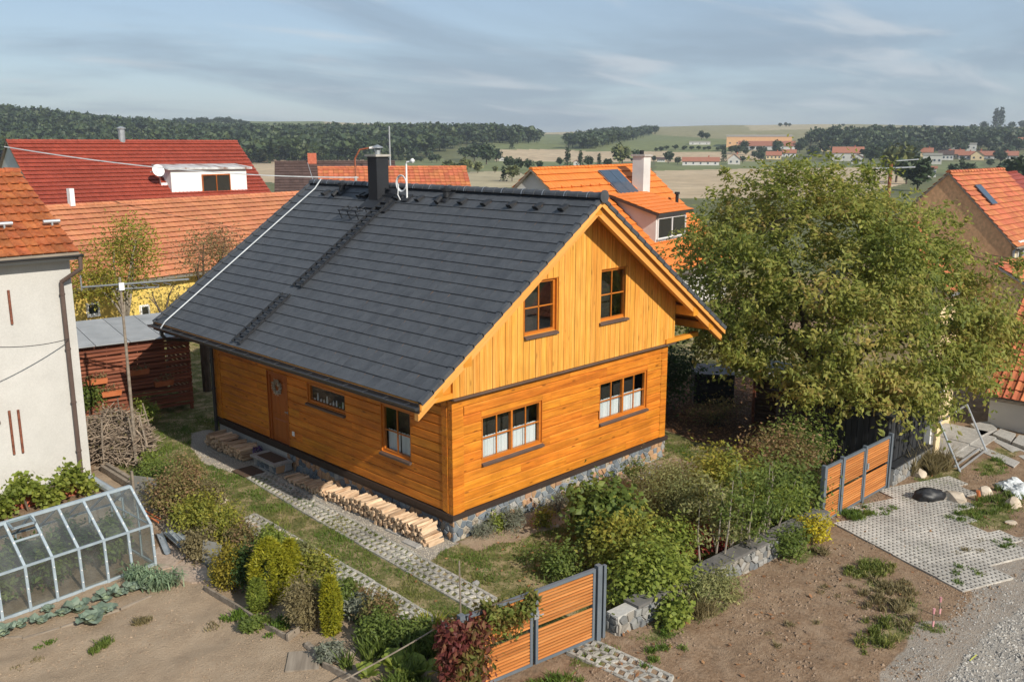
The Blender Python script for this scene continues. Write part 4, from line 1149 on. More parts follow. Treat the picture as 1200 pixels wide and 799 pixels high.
dp = m.build('down_pipe', M['gutter'], house)
for zq in (2.4, 1.5, .5):
    q = MB(); q.lathe([(.066, 0), (.066, .05)], (-.09, 10.70, zq), 10); q.build('pipe_clip', M['gutter'], dp)
# wreath, step, mats
t = thing('door_wreath', 'round dried flower wreath hanging on the brown front door', 'wreath', (.02, 7.22, 2.2))
rs = np.random.RandomState(4); ang = rs.rand(420) * 6.283
Pw = np.stack([-.03 + rs.normal(size=420) * .02, np.cos(ang) * (.17 + rs.normal(size=420) * .03), np.sin(ang) * (.17 + rs.normal(size=420) * .03)], 1)
v, f = leaf_quads(Pw, .05, .2, .6, rs); obj('flowers', np_mesh('flowers', v, f, leafmat('dried flower', [(.25, .19, .13), (.45, .36, .28), (.52, .45, .4)])), t)
m = MB(); m.tube([(-.02, .17 * math.cos(q), .17 * math.sin(q)) for q in np.linspace(0, 6.283, 17)], .03, 6); m.build('ring', M['twig'], t)
t = thing('door_step', 'low stone step with concrete slab below the brown front door', 'step', (0, 7.1, 0))
m = MB(); m.box(-.55, -.06, -.55, .62, 0, .22); c_ = m.build('core', M['mortar'], t)
stonework(c_, (-.55, .62, .0), (0, -1, 0), Z3, (-1, 0, 0), 1.17, .22, .2, M['stone'], seed=8, proud=.02)
stonework(c_, (-.55, -.55, .0), (1, 0, 0), Z3, (0, -1, 0), .48, .22, .2, M['stone'], seed=9, proud=.02)
m = MB(); m.box(-.62, -.055, -.60, .68, .222, .285); m.build('slab', M['concrete'], t)
t = tag(MB().build('x', M['mat_brown']), 'brown doormat lying on the stone door step', 'doormat') if False else None
m = MB(); m.box(-.53, -.12, -.42, .45, 0, .016); o = m.build('doormat', M['mat_brown'], None, Matrix.Translation((0, 7.1, .287))); tag(o, 'brown coir doormat lying on top of the door step', 'doormat')
m = MB(); m.box(-.3, .3, -.36, .36, 0, .014); o = m.build('doormat', M['mat_brown'], None, Matrix.Translation((-.98, 7.25, .012))); tag(o, 'dark doormat lying on the ground in front of the step', 'doormat')
# ------------------------------------------------------------------ neighbouring buildings
def gable_house(root, x0, x1, yf, yr, zr, tn, zb, wall, tile, cols, rows, ov=.35, vo=.15, th=.03, singles=0, curve=.0, back_too=True, gut=None, ridge=True, cap_n=None, capmat=None, stagger=0.0):
    """ridge along x at y = yr; front slope falls to -y"""
    W = MB(); yb = 2 * yr - yf; zf = zr - tn * (yr - yf) - .12
    W.prism([(x0, yf, zb), (x0, yb, zb), (x0, yb, zf), (x0, yr, zr - .12), (x0, yf, zf)], (x1 - x0, 0, 0))
    wl_ = W.build('wall', M[wall], root)
    dv = Vector((0, 1, tn)).normalized(); c = 1 / math.sqrt(1 + tn * tn)
    R = MB(); e0 = yf - ov; ze = zr - tn * (yr - e0); e1 = yb + ov
    R.prism([(x0 - vo, e0, ze - .14), (x0 - vo, yr, zr - .14), (x0 - vo, e1, ze - .14), (x0 - vo, e1, ze - .045), (x0 - vo, yr, zr - .045), (x0 - vo, e0, ze - .045)], (x1 - x0 + 2 * vo, 0, 0))
    rf = R.build('roof', M['old_wood'], root)
    L = (yr - e0) / c
    tiled_slope(rf, Vector((x0 - vo, e0, ze)) - Vector((0, -tn, 1)).normalized() * .04, (1, 0, 0), dv, x1 - x0 + 2 * vo, L, cols, rows, th, M[tile], singles, curve, .006, stagger)
    if back_too:
        tiled_slope(rf, Vector((x1 + vo, e1, ze)) - Vector((0, tn, 1)).normalized() * .04, (-1, 0, 0), Vector((0, -1, tn)).normalized(), x1 - x0 + 2 * vo, L, cols, rows, th, M[tile], 0, curve, .006)
    if ridge:
        n = cap_n or int((x1 - x0) / .36); l = (x1 - x0 + 2 * vo) / n
        cm = half(.13, .105, l * 1.08).mesh('ridge_cap', M[capmat or tile])
        for k in range(n): obj('ridge_cap', cm, rf, Matrix.Translation((x0 - vo + k * l, yr, zr + .0)) @ Matrix.Rotation(RAD(-90), 4, 'Z'))
    if gut:
        m = MB(); n = 7; gr = .08
        for i in range(n + 1):
            a = math.pi * (1 + i / n)
            for xx in (x0 - vo - .05, x1 + vo + .05): m.v.append((xx, e0 - .07 + gr * math.cos(a), ze - .06 + gr * math.sin(a)))
        for i in range(n): m.f.append((2 * i, 2 * i + 1, 2 * i + 3, 2 * i + 2)); m.m.append(0)
        m.f.append(tuple(range(0, 2 * n + 2, 2))); m.m.append(0); m.f.append(tuple(range(1, 2 * n + 2, 2))); m.m.append(0)
        m.build('gutter', M[gut], root)
    return wl_, rf, e0, ze

# white house at the left edge
wh = thing('rendered_house', 'cream white rendered house with old orange clay tiles at the left edge', 'house', (0, 0, 0))
_, rf, e0, ze = gable_house(wh, -16, -4.22, 9.62, 13.05, 8.0, .50, -.1, 'render', 'tile_old', 44, 11, .40, .12, .065, 160, .045, True, 'gutter', cap_n=33)
m = MB(); x = -4.36
m.tube([(-4.13, e0 - .07, ze - .1), (-4.13, e0 - .07, ze - .42), (-4.50, 9.50, ze - .75), (-4.50, 9.53, ze - 1.0), (-4.50, 9.53, .0)], .055, 10)
dp = m.build('down_pipe', M['sill'], wh)
for zq in (5.0, 3.6, 2.2, .9):
    q = MB(); q.lathe([(.07, 0), (.07, .04)], (-4.50, 9.53, zq), 10); q.build('pipe_clip', M['sill'], dp)
m = MB(); m.box(-16.1, -4.1, e0 + .0, 9.61, ze - .20, ze - .13); m.build('soffit', M['render'], wh)
for (u, v0, v1) in ((9.5, 340, 380), (10.5, 481, 533), (21, 480, 531)):
    a = G(u, 600, 0); d = _q @ Vector(((u - 600) / 1065.15, -(v0 - 399.5) / 1065.15, -1)); s = (9.6 - cam.location.y) / d.y; p = cam.location + d * s
    d2 = _q @ Vector(((u + 2 - 600) / 1065.15, -(v1 - 399.5) / 1065.15, -1)); p2 = cam.location + d2 * ((9.6 - cam.location.y) / d2.y)
    m = MB(); m.tube([(p.x, 9.59, p.z), (p.x, 9.59, p2.z)], .03, 6); m.build('wall_slot', M['slat_dark'], wh)
m = MB(); d = _q @ Vector(((1 - 600) / 1065.15, -(494 - 399.5) / 1065.15, -1)); p = cam.location + d * ((9.6 - cam.location.y) / d.y)
window(wh, (p.x - 1.05, 9.62, 2.1), (1, 0, 0), (0, -1, 0), 1.0, 1.3, 2, 1, 1, .5, False, True, 'door_wood', depth=.1, solid=True)
for (u, v) in ((4, 268), (60, 265)):
    d = _q @ Vector(((u - 600) / 1065.15, -(v - 399.5) / 1065.15, -1))
    # on the front slope: z = 8 - .5 (13.05 - y)
    s = (8 - .5 * 13.05 + .5 * cam.location.y - cam.location.z) / (d.z - .5 * d.y); p = cam.location + d * s
    m = MB(); m.tube([p + Vector((-.2, -.05, .12)), p + Vector((.2, -.05, .12))], .05, 8); m.box(p.x - .02, p.x + .02, p.y - .1, p.y + .1, p.z, p.z + .1); m.build('snow_guard', M['steel'], rf)

# brick border wall below the vine
t = thing('brick_wall', 'low red brick wall with white patches under the vine', 'wall', (-6.9, 8.9, 0))
m = MB(); m.box(-3, 2.05, 0, .16, -.1, .42); core = m.build('core', M['mortar'], t)
bm_ = MB(); bm_.box(.004, .236, 0, .03, .004, .066); bme = bm_.mesh('brick', M['brick'])
for j in range(6):
    for i in range(10): obj('brick', bme, core, Matrix.Translation((-.40 + i * .245 + (.12 if j % 2 else 0), -.03, .0 + j * .07)))
m = MB(); m.box(-.1, .25, .0, .24, .0, .07)
bm_ = MB(); bm_.box(0, .24, 0, .25, 0, .066); bme = bm_.mesh('brick', M['brick'])
for j in range(3): obj('brick', bme, core, Matrix.Translation((1.80, -.05, .42 + j * .07)) @ Matrix.Rotation(RAD(j * 6 - 5), 4, 'Z'))

# yellow house with orange roof
yh = thing('yellow_house', 'yellow rendered house with pale orange tiled roof behind the slatted shed', 'house', (1.4, 24.3, 0), RAD(11.0))
_, rf, e0, ze = gable_house(yh, -.5, 21, .45, 5.4, 5.95, .56, -.6, 'render_yel', 'tile_orange', 66, 15, .45, .1, .085, 0, .02, True, 'steel', cap_n=56)
def y_local(u, v, root, yl):
    """local x, z where the sight line meets the plane y = yl of a turned house"""
    d = _q @ Vector(((u - 600) / 1065.15, -(v - 399.5) / 1065.15, -1)); Mi = (Matrix.Translation(root.location) @ Matrix.Rotation(root.rotation_euler.z, 4, 'Z')).inverted()
    o = Mi @ cam.location; dd = Mi.to_3x3() @ d; s = (yl - o.y) / dd.y; p = o + dd * s; return p
p = y_local(102, 370, yh, .45); q = y_local(115, 355, yh, .45)
window(yh, (p.x, .45, p.z), (1, 0, 0), (0, -1, 0), max(.5, q.x - p.x), max(.5, q.z - p.z), 1, 1, 1, .5, False, True, 'white', .06, sillmat='white', solid=True)
p = y_local(165, 378, yh, .45); window(yh, (p.x, .45, p.z), (1, 0, 0), (0, -1, 0), .45, .75, 1, 1, 1, .5, False, True, 'white', .06, sillmat='white', solid=True)
m = MB(); p = y_local(83, 243, yh, 5.4); m.box(p.x - .1, p.x + .12, 5.2, 5.45, 5.9, 6.7); m.build('vent_pipe', M['white'], yh)
# small roof strip left of it
ch_ = thing('annex_house', 'narrow house end with orange tiles between the white and the yellow house', 'house', (-1.9, 23.7, 0), RAD(11))
gable_house(ch_, -3.0, 2.05, .3, 5.3, 6.25, .60, -.6, 'render_yel', 'tile_rust', 14, 14, .4, .1, .04, 0, .02, False, 'gutter')

# red roofed house with a dormer
rh = thing('red_roof_house', 'large white house with long dark red tiled roof and box dormer', 'house', (0, 0, 0))
_, rf, e0, ze = gable_house(rh, 6.9, 22.6, 45.2, 50, 8.95, .81, -1.5, 'render_grey', 'tile_red', 58, 18, .45, .15, .09, 0, .02, True, None, cap_n=44)
dm = MB(); dm.box(15.4, 21.0, 45.75, 48.6, 4.6, 7.02); d_ = dm.build('dormer', pmat('white dormer render', [(.70, .69, .67), (.76, .75, .73)], (1, 1, 1), .9, 0, .1), rh)
m = MB(); m.hexa([(15.1, 45.5, 7.02), (21.35, 45.5, 6.98), (21.35, 48.9, 7.26), (15.1, 48.9, 7.3), (15.1, 45.5, 7.16), (21.35, 45.5, 7.12), (21.35, 48.9, 7.4), (15.1, 48.9, 7.44)]); m.build('dormer_roof', M['metal_roof'], d_)
window(d_, (17.6, 45.75, 5.2), (1, 0, 0), (0, -1, 0), 2.1, 1.45, 2, 1, 1, .5, False, False, 'door_wood', .06, solid=True)
m = MB(); m.box(14.95, 15.38, 46.3, 47.1, 5.55, 6.15); m.lathe([(.2, 0), (.2, .01)], (15.1, 46.0, 5.0), 4); m.build('air_conditioner', M['white'], d_)
m = MB(); n = 20
for i in range(n):
    a0, a1 = 6.2832 * i / n, 6.2832 * (i + 1) / n
    m.quad((0, 0, .12), (.62 * math.cos(a0), .62 * math.sin(a0), 0), (.62 * math.cos(a1), .62 * math.sin(a1), 0))
    m.quad((0, 0, .15), (.62 * math.cos(a1), .62 * math.sin(a1), .03), (.62 * math.cos(a0), .62 * math.sin(a0), .03))
m.tube([(0, 0, .12), (.5, 0, -.5)], .03, 5); m.tube([(0, 0, .15), (0, .3, .9), (.3, .3, 1.0)], .04, 5)
m.build('satellite_dish', M['white'], rh, Matrix.Translation((14.6, 45.8, 7.0)) @ Matrix.Rotation(RAD(70), 4, 'X') @ Matrix.Rotation(RAD(180), 4, 'Y') @ Matrix.Rotation(RAD(-25), 4, 'Z') @ Matrix.Scale(.66, 4))
m = MB(); m.tube([(14.6, 45.9, 6.9), (15.0, 46.4, 5.9)], .04, 5); m.build('dish_arm', M['steel'], rh)
m = MB(); m.tube([(14.1, 50, 8.8), (14.1, 50, 9.75)], .22, 10); m.lathe([(.3, .93), (.3, 1.0), (.05, 1.1)], (14.1, 50, 8.8), 10); m.build('chimney_pipe', M['steel'], rh)

# dark brown roof and a long low orange roof behind the ridge
bh = thing('brown_roof_house', 'house with dark brown tiled roof beyond the timber house ridge', 'house', (30.0, 49.5, 0), RAD(-33))
gable_house(bh, -3.6, 5.6, -4.0, 0, 7.35, .62, -2.5, 'render_grey', 'tile_brown', 26, 14, .4, .2, .05, 0, .0, True, None)
m = MB(); m.box(-1.2, -.5, -.3, .4, 7, 8.0); m.build('chimney', M['brick'], bh)
oh = thing('orange_roof_house', 'house with weathered orange roof showing above the timber house ridge', 'house', (26.6, 36.8, 0), RAD(-33))
gable_house(oh, -4.4, 5.4, -3.5, 0, 7.18, .60, -2.5, 'render_cream', 'tile_rust', 30, 12, .4, .2, .05, 0, .02, True, None)

# bright orange house behind, with solar panels
ob = thing('orange_solar_house', 'house with bright orange roof, white chimney, solar panels and a dormer', 'house', (20.7, 17.4, 0), RAD(9.5))
_, rf, e0, ze = gable_house(ob, .25, 12.2, -5.6, 0, 7.52, .86, -1.5, 'render_grey', 'tile_bright', 40, 16, .45, .22, .075, 0, .02, True, 'steel', cap_n=34)
def slope_pt(u, v, root, zr, tn):
    d = _q @ Vector(((u - 600) / 1065.15, -(v - 399.5) / 1065.15, -1)); Mi = (Matrix.Translation(root.location) @ Matrix.Rotation(root.rotation_euler.z, 4, 'Z')).inverted()
    o = Mi @ cam.location; dd = Mi.to_3x3() @ d; s = (zr + tn * o.y - o.z) / (dd.z - tn * dd.y); return o + dd * s
nV = Vector((0, -.86, 1)).normalized(); dV = Vector((0, 1, .86)).normalized(); X_ = Vector((1, 0, 0))
p = slope_pt(728, 231, ob, 7.52, .86)
for k in range(2):
    m = MB(); m.obox(p + X_ * (k * 1.08) + nV * .09, X_, dV, nV, 1.04, 2.0, .05); sp = m.build('solar_panel', M['panel'], ob)
    m = MB(); m.obox(p + X_ * (k * 1.08 - .02) + nV * .07, X_, dV, nV, 1.08, 2.04, .03); m.build('panel_frame', M['steel'], sp)
p = slope_pt(751, 222, ob, 7.52, .86)
m = MB(); m.box(p.x - .42, p.x + .42, p.y - .35, p.y + .35, p.z - .6, 8.02); c = m.build('chimney', M['render_grey'], ob)
m = MB(); m.box(p.x - .5, p.x + .5, p.y - .43, p.y + .43, 8.02, 8.14); m.build('chimney_cap', M['concrete'], c)
m = MB(); m.tube([(p.x, p.y, 8.14), (p.x, p.y, 8.36)], .12, 8); m.build('chimney_pot', M['anth'], c)
p = slope_pt(793, 243, ob, 7.52, .86); m = MB(); m.tube([p, p + Vector((0, 0, .8))], .1, 8); m.lathe([(.16, .75), (.16, .88)], tuple(p), 8); m.build('vent_pipe', M['anth'], ob)
for k in range(9):
    m = MB(); p = Vector((1.1 + k * .95, -1.15, 7.52 - .86 * 1.15)); m.obox(p + nV * .02, X_, dV, nV, .18, .1, .08); m.build('snow_guard', M['tile_bright'], ob)
# dormer
p = y_local(768, 281, ob, -4.5); q = y_local(803, 250, ob, -4.5)
dx0, dx1, dz0, dz1 = p.x, q.x + .1, p.z, q.z
zt = dz1 + .15
yb_ = -1.85; rz_ = .30
m = MB(); m.prism([(dx0, -4.5, dz0 - .4), (dx0, -4.5, zt), (dx0, yb_, zt + rz_ * (yb_ + 4.5)), (dx0, -1.6, 7.52 - .86 * 1.6 - .3)], (dx1 - dx0, 0, 0)); dm = m.build('dormer', M['render_grey'], ob)
m = MB(); z0_, z1_ = zt - rz_ * .3, zt + rz_ * (yb_ + 4.5)
m.hexa([(dx0 - .3, -4.8, z0_), (dx1 + .3, -4.8, z0_), (dx1 + .3, yb_, z1_), (dx0 - .3, yb_, z1_), (dx0 - .3, -4.8, z0_ + .14), (dx1 + .3, -4.8, z0_ + .14), (dx1 + .3, yb_, z1_ + .14), (dx0 - .3, yb_, z1_ + .14)]); dro = m.build('dormer_roof', M['gutter'], dm)
tl = Vector((0, 1, rz_)).normalized()
tiled_slope(dro, (dx0 - .3, -4.83, z0_ + .145), (1, 0, 0), tl, dx1 - dx0 + .6, 3.1, 9, 7, .04, M['tile_bright'], 0, .02)
window(dm, (dx0 + .12, -4.5, dz0), (1, 0, 0), (0, -1, 0), dx1 - dx0 - .24, zt - dz0 - .2, 2, 1, 1, .5, True, True, 'white', .08, sillmat='steel', solid=True)

# brown gable house on the right
gh_ = thing('brown_gable_house', 'tall house with rough brown gable wall and orange tiled roof', 'house', (32, 1.46, 0))
_, rf, e0, ze = gable_house(gh_, 0, 7.6, -3.0, 0, 7.46, 1.0, -4, 'render_brown', 'tile_rust', 22, 15, .25, .06, .075, 0, .02, True, 'gutter', cap_n=20)
m = MB(); m.box(.06, 7.4, -3.03, -3.0, -4, 4.3); fw = m.build('front_wall', M['render_cream'], gh_)
window(gh_, (.7, -3.03, 2.5), (1, 0, 0), (0, -1, 0), 1.5, 1.9, 2, 1, 1, .5, True, True, 'white', .08, sillmat='white', solid=True)
m = MB(); p = Vector((1.5, -1.55, 7.46 - 1.55)); n1 = Vector((0, -1, 1)).normalized(); m.obox(p + n1 * .05 - X_ * .2, X_, Vector((0, 1, 1)).normalized(), n1, .75, 1.2, .06); m.build('skylight', M['panel'], rf)
m = MB(); m.tube([(.12, -3.25, 4.2), (.05, -3.1, 4.0), (.05, -3.08, -3)], .06, 8); m.build('down_pipe', M['steel'], gh_)
rr = thing('red_roof_cottage', 'pink walled cottage with red roof behind the brown gable house', 'house', (46, 3.6, 0), RAD(8))
gable_house(rr, -1, 6, -3.2, 0, 7.0, .55, -3, 'render_cream', 'tile_red', 18, 10, .4, .2, .05)
# cream gable and orange lean-to behind the walnut
cg = thing('cream_gable_house', 'cream gabled house half hidden behind the big walnut tree', 'house', (24.2, .5, 0))
gable_house(cg, 0, 2.0, -2.0, 0, 5.5, 1.1, -2, 'render_cream', 'tile_rust', 17, 10, .25, .1, .05, 0, .02, True, 'steel', cap_n=14)
lt = thing('lean_to_shed', 'cream shed with orange lean-to roof beside the brown gable', 'shed', (26.5, -2.6, 0))
m = MB(); m.prism([(0, -2.4, -2), (0, 0, -2), (0, 0, 3.9), (0, -2.4, 2.65)], (4.5, 0, 0)); m.build('wall', M['render_cream'], lt)
m = MB(); m.hexa([(-.2, -2.8, 2.5), (4.7, -2.8, 2.5), (4.7, .0, 3.95), (-.2, .0, 3.95), (-.2, -2.8, 2.6), (4.7, -2.8, 2.6), (4.7, .0, 4.05), (-.2, .0, 4.05)]); r1 = m.build('roof', M['steel'], lt)
tiled_slope(r1, (-.2, -2.82, 2.605), (1, 0, 0), Vector((0, 2.8, 1.45)).normalized(), 4.9, 3.1, 15, 8, .05, M['tile_rust'], 0, .02)
# low white building at the right edge
wb = thing('white_shed', 'low dirty white building with red pantile roof at the right edge', 'shed', (17.3, -5.3, 0), RAD(-90))
# local x runs towards -y, front faces -x
_, rf, e0, ze = gable_house(wb, .25, 9, .3, 3.0, 4.05, 1.0, -.4, 'render_grey', 'tile_rust', 36, 12, .30, .1, .05, 120, .045, True, None, cap_n=22)

# entrance at the end of the lane
en = thing('entrance_wall', 'cream entrance wall with brown door under the walnut branches', 'entrance', (13.2, -4.6, 0))
m = MB(); m.box(.3, 3.9, 0, .25, 0, 2.3); m.build('wall', M['render_cream'], en)
m = MB(); m.box(.0, .32, -.95, -.6, 0, 1.75); m.box(-.03, .35, -.98, -.57, 1.75, 1.82); m.build('pillar', M['render_cream'], en)
m = MB(); m.box(.95, 1.75, -.04, -.003, .12, 2.0); dd_ = m.build('door', M['door_wood'], en)
m = MB(); m.box(1.04, 1.66, -.06, -.04, 1.1, 1.85); m.box(1.04, 1.66, -.06, -.04, .25, .95); m.build('door_panel', M['door_wood'], dd_)
m = MB(); m.box(2.2, 3.0, -.04, -.003, .12, 2.0); dd_ = m.build('door', M['white'], en)
m = MB(); m.box(2.3, 2.9, -.055, -.04, 1.0, 1.85); m.build('pane', M['panel'], dd_)
m = MB(); m.box(.35, 3.4, -1.3, -.03, 0, .11); m.build('porch_slab', M['concrete'], en)
m = MB(); m.box(.5, 3.2, -1.62, -1.302, 0, .055); m.build('porch_step', M['concrete'], en)
m = MB(); m.box(-.35, -.25, -.9, -.75, 0, 1.6); m.build('pillar', M['white'], en)
m = MB(); m.box(-.24, -.02, -.86, -.78, .0, .75); p_ = m.build('infill', M['mortar'], en)
stonework(p_, (-.24, -.862, 0), (1, 0, 0), Z3, (0, -1, 0), .22, .75, .12, M['stone_grey'], seed=31)
# black board shed and its stone base
bs = thing('black_shed', 'black board shed with stone base beside the far slatted gate', 'shed', (10.3, -5.35, 0))
m = MB(); m.box(.05, 2.55, .05, 3.2, .0, 1.78); m.build('core', M['black'], bs)
wl1 = MB().build('board_wall', M['black_wood'], bs); wl2 = MB().build('board_wall', M['black_wood'], bs)
b_ = MB(); b_.box(.004, .15, 0, .03, 0, 1.0)
bme = b_.mesh('board', M['black_wood'])
for k in range(16): obj('board', bme, wl1, Matrix.Translation((.02 + k * .158, .015 - (k % 2) * .012, .5)) @ Matrix.Diagonal((1, 1, 1.28, 1)))
for k in range(20): obj('board', bme, wl2, Matrix.Translation((.05 - (k % 2) * .012, .05 + k * .158, 0.02)) @ Matrix.Rotation(RAD(90), 4, 'Z') @ Matrix.Diagonal((1, 1, 1.76, 1)))
m = MB(); m.hexa([(-.12, -.12, 1.80), (2.7, -.12, 1.80), (2.7, 3.4, 1.92), (-.12, 3.4, 1.92), (-.12, -.12, 1.86), (2.7, -.12, 1.86), (2.7, 3.4, 1.98), (-.12, 3.4, 1.98)]); m.build('roof', M['black_wood'], bs)
m = MB(); m.box(.0, 2.55, -.22, -.02, -.1, .46); c_ = m.build('stone_base', M['mortar'], bs)
stonework(c_, (.0, -.22, -.05), (1, 0, 0), Z3, (0, -1, 0), 2.55, .5, .17, M['stone_grey'], seed=32, proud=.03)
m = MB(); m.box(-.02, 2.57, -.26, -.016, .462, .50); m.build('coping', M['black_wood'], bs)
# slatted shed on the left
ss = thing('slatted_shed', 'open shed with red-brown horizontal slat wall and flat grey roof', 'shed', (-2.2, 14.55, 0), RAD(-9))
wl1 = MB().build('slat_wall', M['slat_dark'], ss)
s_ = MB(); s_.prism([(0, 0, 0), (0, -.035, .012), (0, -.035, .085), (0, 0, .097)], (3.0, 0, 0)); sme = s_.mesh('slat', M['slat_dark'])
for k in range(19):
    obj('slat', sme, wl1, Matrix.Translation((-.6, 0, .18 + k * .125)) @ Matrix.Rotation(RAD(rng.gauss(0, .35)), 4, 'Y') @ Matrix.Diagonal((1.22, 1, 1, 1)))
s_ = MB(); s_.prism([(0, 0, 0), (.035, 0, .012), (.035, 0, .085), (0, 0, .097)], (0, 2.6, 0)); sm2 = s_.mesh('slat', M['slat_dark'])
for k in range(19): obj('slat', sm2, wl1, Matrix.Translation((3.07, .05, .18 + k * .125)))
for x in (-.6, .95, 2.98):
    m = MB(); m.box(x, x + .09, .005, .10, 0, 2.55); m.build('post', M['slat_dark'], ss)
for x in (-.6, .95, 2.98):
    m = MB(); m.box(x, x + .09, 3.0, 3.1, 0, 2.7); m.build('post', M['slat_dark'], ss)
rf_ = MB().build('flat_roof', M['ribbed'], ss)
for k in range(4):
    m = MB(); x = -.85 + k * 1.02
    m.hexa([(x, -.25, 2.56), (x + 1.0, -.25, 2.56), (x + 1.0, 3.4, 2.74), (x, 3.4, 2.74), (x, -.25, 2.585), (x + 1.0, -.25, 2.585), (x + 1.0, 3.4, 2.765), (x, 3.4, 2.765)])
    m.build('roof_sheet', M['ribbed'], rf_)
m = MB(); m.box(-.55, 3.0, 2.9, 2.95, .1, 2.5); m.build('back_wall', M['slat_dark'], ss)
def flower_box(x, z, label, lush, seed):
    W4 = Matrix.Translation(ss.location) @ Matrix.Rotation(ss.rotation_euler.z, 4, 'Z'); p = W4 @ Vector((x, -.06, z))
    t = thing('flower_box', label, 'flower box', tuple(p), ss.rotation_euler.z, 'flower boxes on the slatted shed')
    m = MB(); m.hexa([(.02, -.16, 0), (.58, -.16, 0), (.58, 0, 0), (.02, 0, 0), (0, -.19, .16), (.6, -.19, .16), (.6, 0, .16), (0, 0, .16)]); m.build('trough', M['terracotta'], t)
    rs = np.random.RandomState(seed); n = 90
    P = np.stack([rs.rand(n) * .6, -.1 + rs.normal(size=n) * .05, .18 + np.abs(rs.normal(size=n)) * .09], 1); v, f = leaf_quads(P, .07, .2, .5, rs); obj('plants', np_mesh('plants', v, f, M[lush]), t)
def shed_at(u, v): p = y_local(u, v, ss, -.06); return p.x, p.z
for (u, v, lab, mt, sd) in ((101, 448, 'flower box with dry plants at the left of the slatted shed', 'lf_dry', 1), (151, 437, 'flower box high in the middle of the sunlit slatted wall', 'lf_dry', 2), (118, 462, 'bright terracotta flower box low on the sunlit slatted wall', 'lf_dry', 3), (180, 450, 'flower box in the shaded part of the slatted wall', 'lf_dry', 4)):
    x, z = shed_at(u, v); flower_box(x, z - .08, lab, mt, sd)
# ------------------------------------------------------------------ firewood
def wedge_mesh(k):
    r = random.Random(k); m = MB(); n = r.choice((3, 4, 4, 5)); L = .46 + r.uniform(-.04, .03)
    a0 = r.uniform(0, 6.28); pts = []
    for i in range(n):
        a = a0 + 6.283 * i / n + r.uniform(-.25, .25); q = .052 * r.uniform(.75, 1.2); pts.append((0, math.cos(a) * q, math.sin(a) * q))
    m.prism(pts, (L, r.uniform(-.015, .015), r.uniform(-.01, .01)))
    return m.mesh('firewood_log', M['firewood'])
WM = [wedge_mesh(k) for k in range(14)]
def wood_stack(name, label, y0, y1, rows, x0, n_y, slope_end=True, seed=1):
    t = thing(name, label, 'firewood', (0, (y0 + y1) / 2, 0)); r = random.Random(seed)
    for j in range(rows):
        a = y0 + (.05 * j if slope_end else 0) + (j % 2) * .04; b = y1 - (.75 * j if slope_end else .05 * j)
        n = int(n_y * (b - a) / (y1 - y0))
        for i in range(n):
            y = a + (b - a) * (i + .5) / n + r.uniform(-.02, .02)
            mt = frame((x0 + r.uniform(-.05, .05), y - (y0 + y1) / 2, .050 + j * .072 + r.uniform(-.02, .02)), (1, 0, 0), (0, 1, 0), Z3) @ Matrix.Rotation(r.uniform(0, 6.28), 4, 'X') @ Matrix.Rotation(r.gauss(0, .05), 4, 'Z')
            obj('firewood_log', r.choice(WM), t, mt)
    return t
st_ = wood_stack('firewood_stack', 'long low stack of pale split firewood along the sunlit log wall', .12, 6.05, 5, -.63, 58, seed=2)
t = thing('firewood_stack', 'short stack of reddish firewood in the shade left of the door', 'firewood', (0, 9.1, 0)); r = random.Random(6)
for j in range(4):
    for i in range(20):
        mt = frame((-.72 + r.uniform(-.07, .07), -1.05 + (i + .5) * .105 + r.uniform(-.02, .02), .06 + j * .09), (1, 0, 0), (0, 1, 0), Z3) @ Matrix.Rotation(r.uniform(0, 6.28), 4, 'X') @ Matrix.Rotation(r.gauss(0, .06), 4, 'Z') @ Matrix.Diagonal((1.25, 1, 1, 1))
        obj('firewood_log', r.choice(WM), t, mt)
# flower pot beside the step
t = thing('flower_pot', 'small pot with violet flowers between the firewood and the door step', 'flower pot', (-.28, 7.98, 0))
m = MB(); m.lathe([(.10, 0), (.14, .24), (.12, .24), (.10, .2)], (0, 0, 0), 12); m.build('pot', M['concrete'], t)
rs = np.random.RandomState(3); v, f = leaf_quads(ellipsoid_pts(140, (.15, .15, .10), rs) + np.array([0, 0, .30]), .06, .4, .6, rs); obj('flowers', np_mesh('flowers', v, f, leafmat('violet flower', [(.05, .03, .08), (.09, .05, .14), (.04, .06, .02)])), t)

# ------------------------------------------------------------------ grass pavers
def paver_mesh(nx, ny, c, hole, h, skew=0.0, mat='paver'):
    """concrete block with nx x ny diamond openings"""
    m = MB()
    for i in range(nx):
        for j in range(ny):
            x, y = i * c, j * c; o = [(x, y), (x + c, y), (x + c, y + c), (x, y + c)]
            cx_, cy_ = x + c / 2, y + c / 2; k = hole * c / 2
            q = [(cx_ - k, cy_ - k * .8), (cx_ + k, cy_ - k * .8), (cx_ + k, cy_ + k * .8), (cx_ - k, cy_ + k * .8)]
            if skew: q = [(cx_, cy_ - k * 1.1), (cx_ + k * 1.1, cy_), (cx_, cy_ + k * 1.1), (cx_ - k * 1.1, cy_)]; o = [(x + c / 2, y), (x + c, y + c / 2), (x + c / 2, y + c), (x, y + c / 2)]
            if not skew:
                for a in range(4):
                    b = (a + 1) % 4
                    m.quad((*o[a], h), (*o[b], h), (*q[b], h), (*q[a], h)); m.quad((*q[a], h), (*q[b], h), (*q[b], h - .05), (*q[a], h - .05))
    X, Y = nx * c, ny * c
    for a, b in (((0, 0), (X, 0)), ((X, 0), (X, Y)), ((X, Y), (0, Y)), ((0, Y), (0, 0))):
        m.quad((*a, h - .06), (*b, h - .06), (*b, h), (*a, h))
    return m.mesh('grass_paver', M[mat])
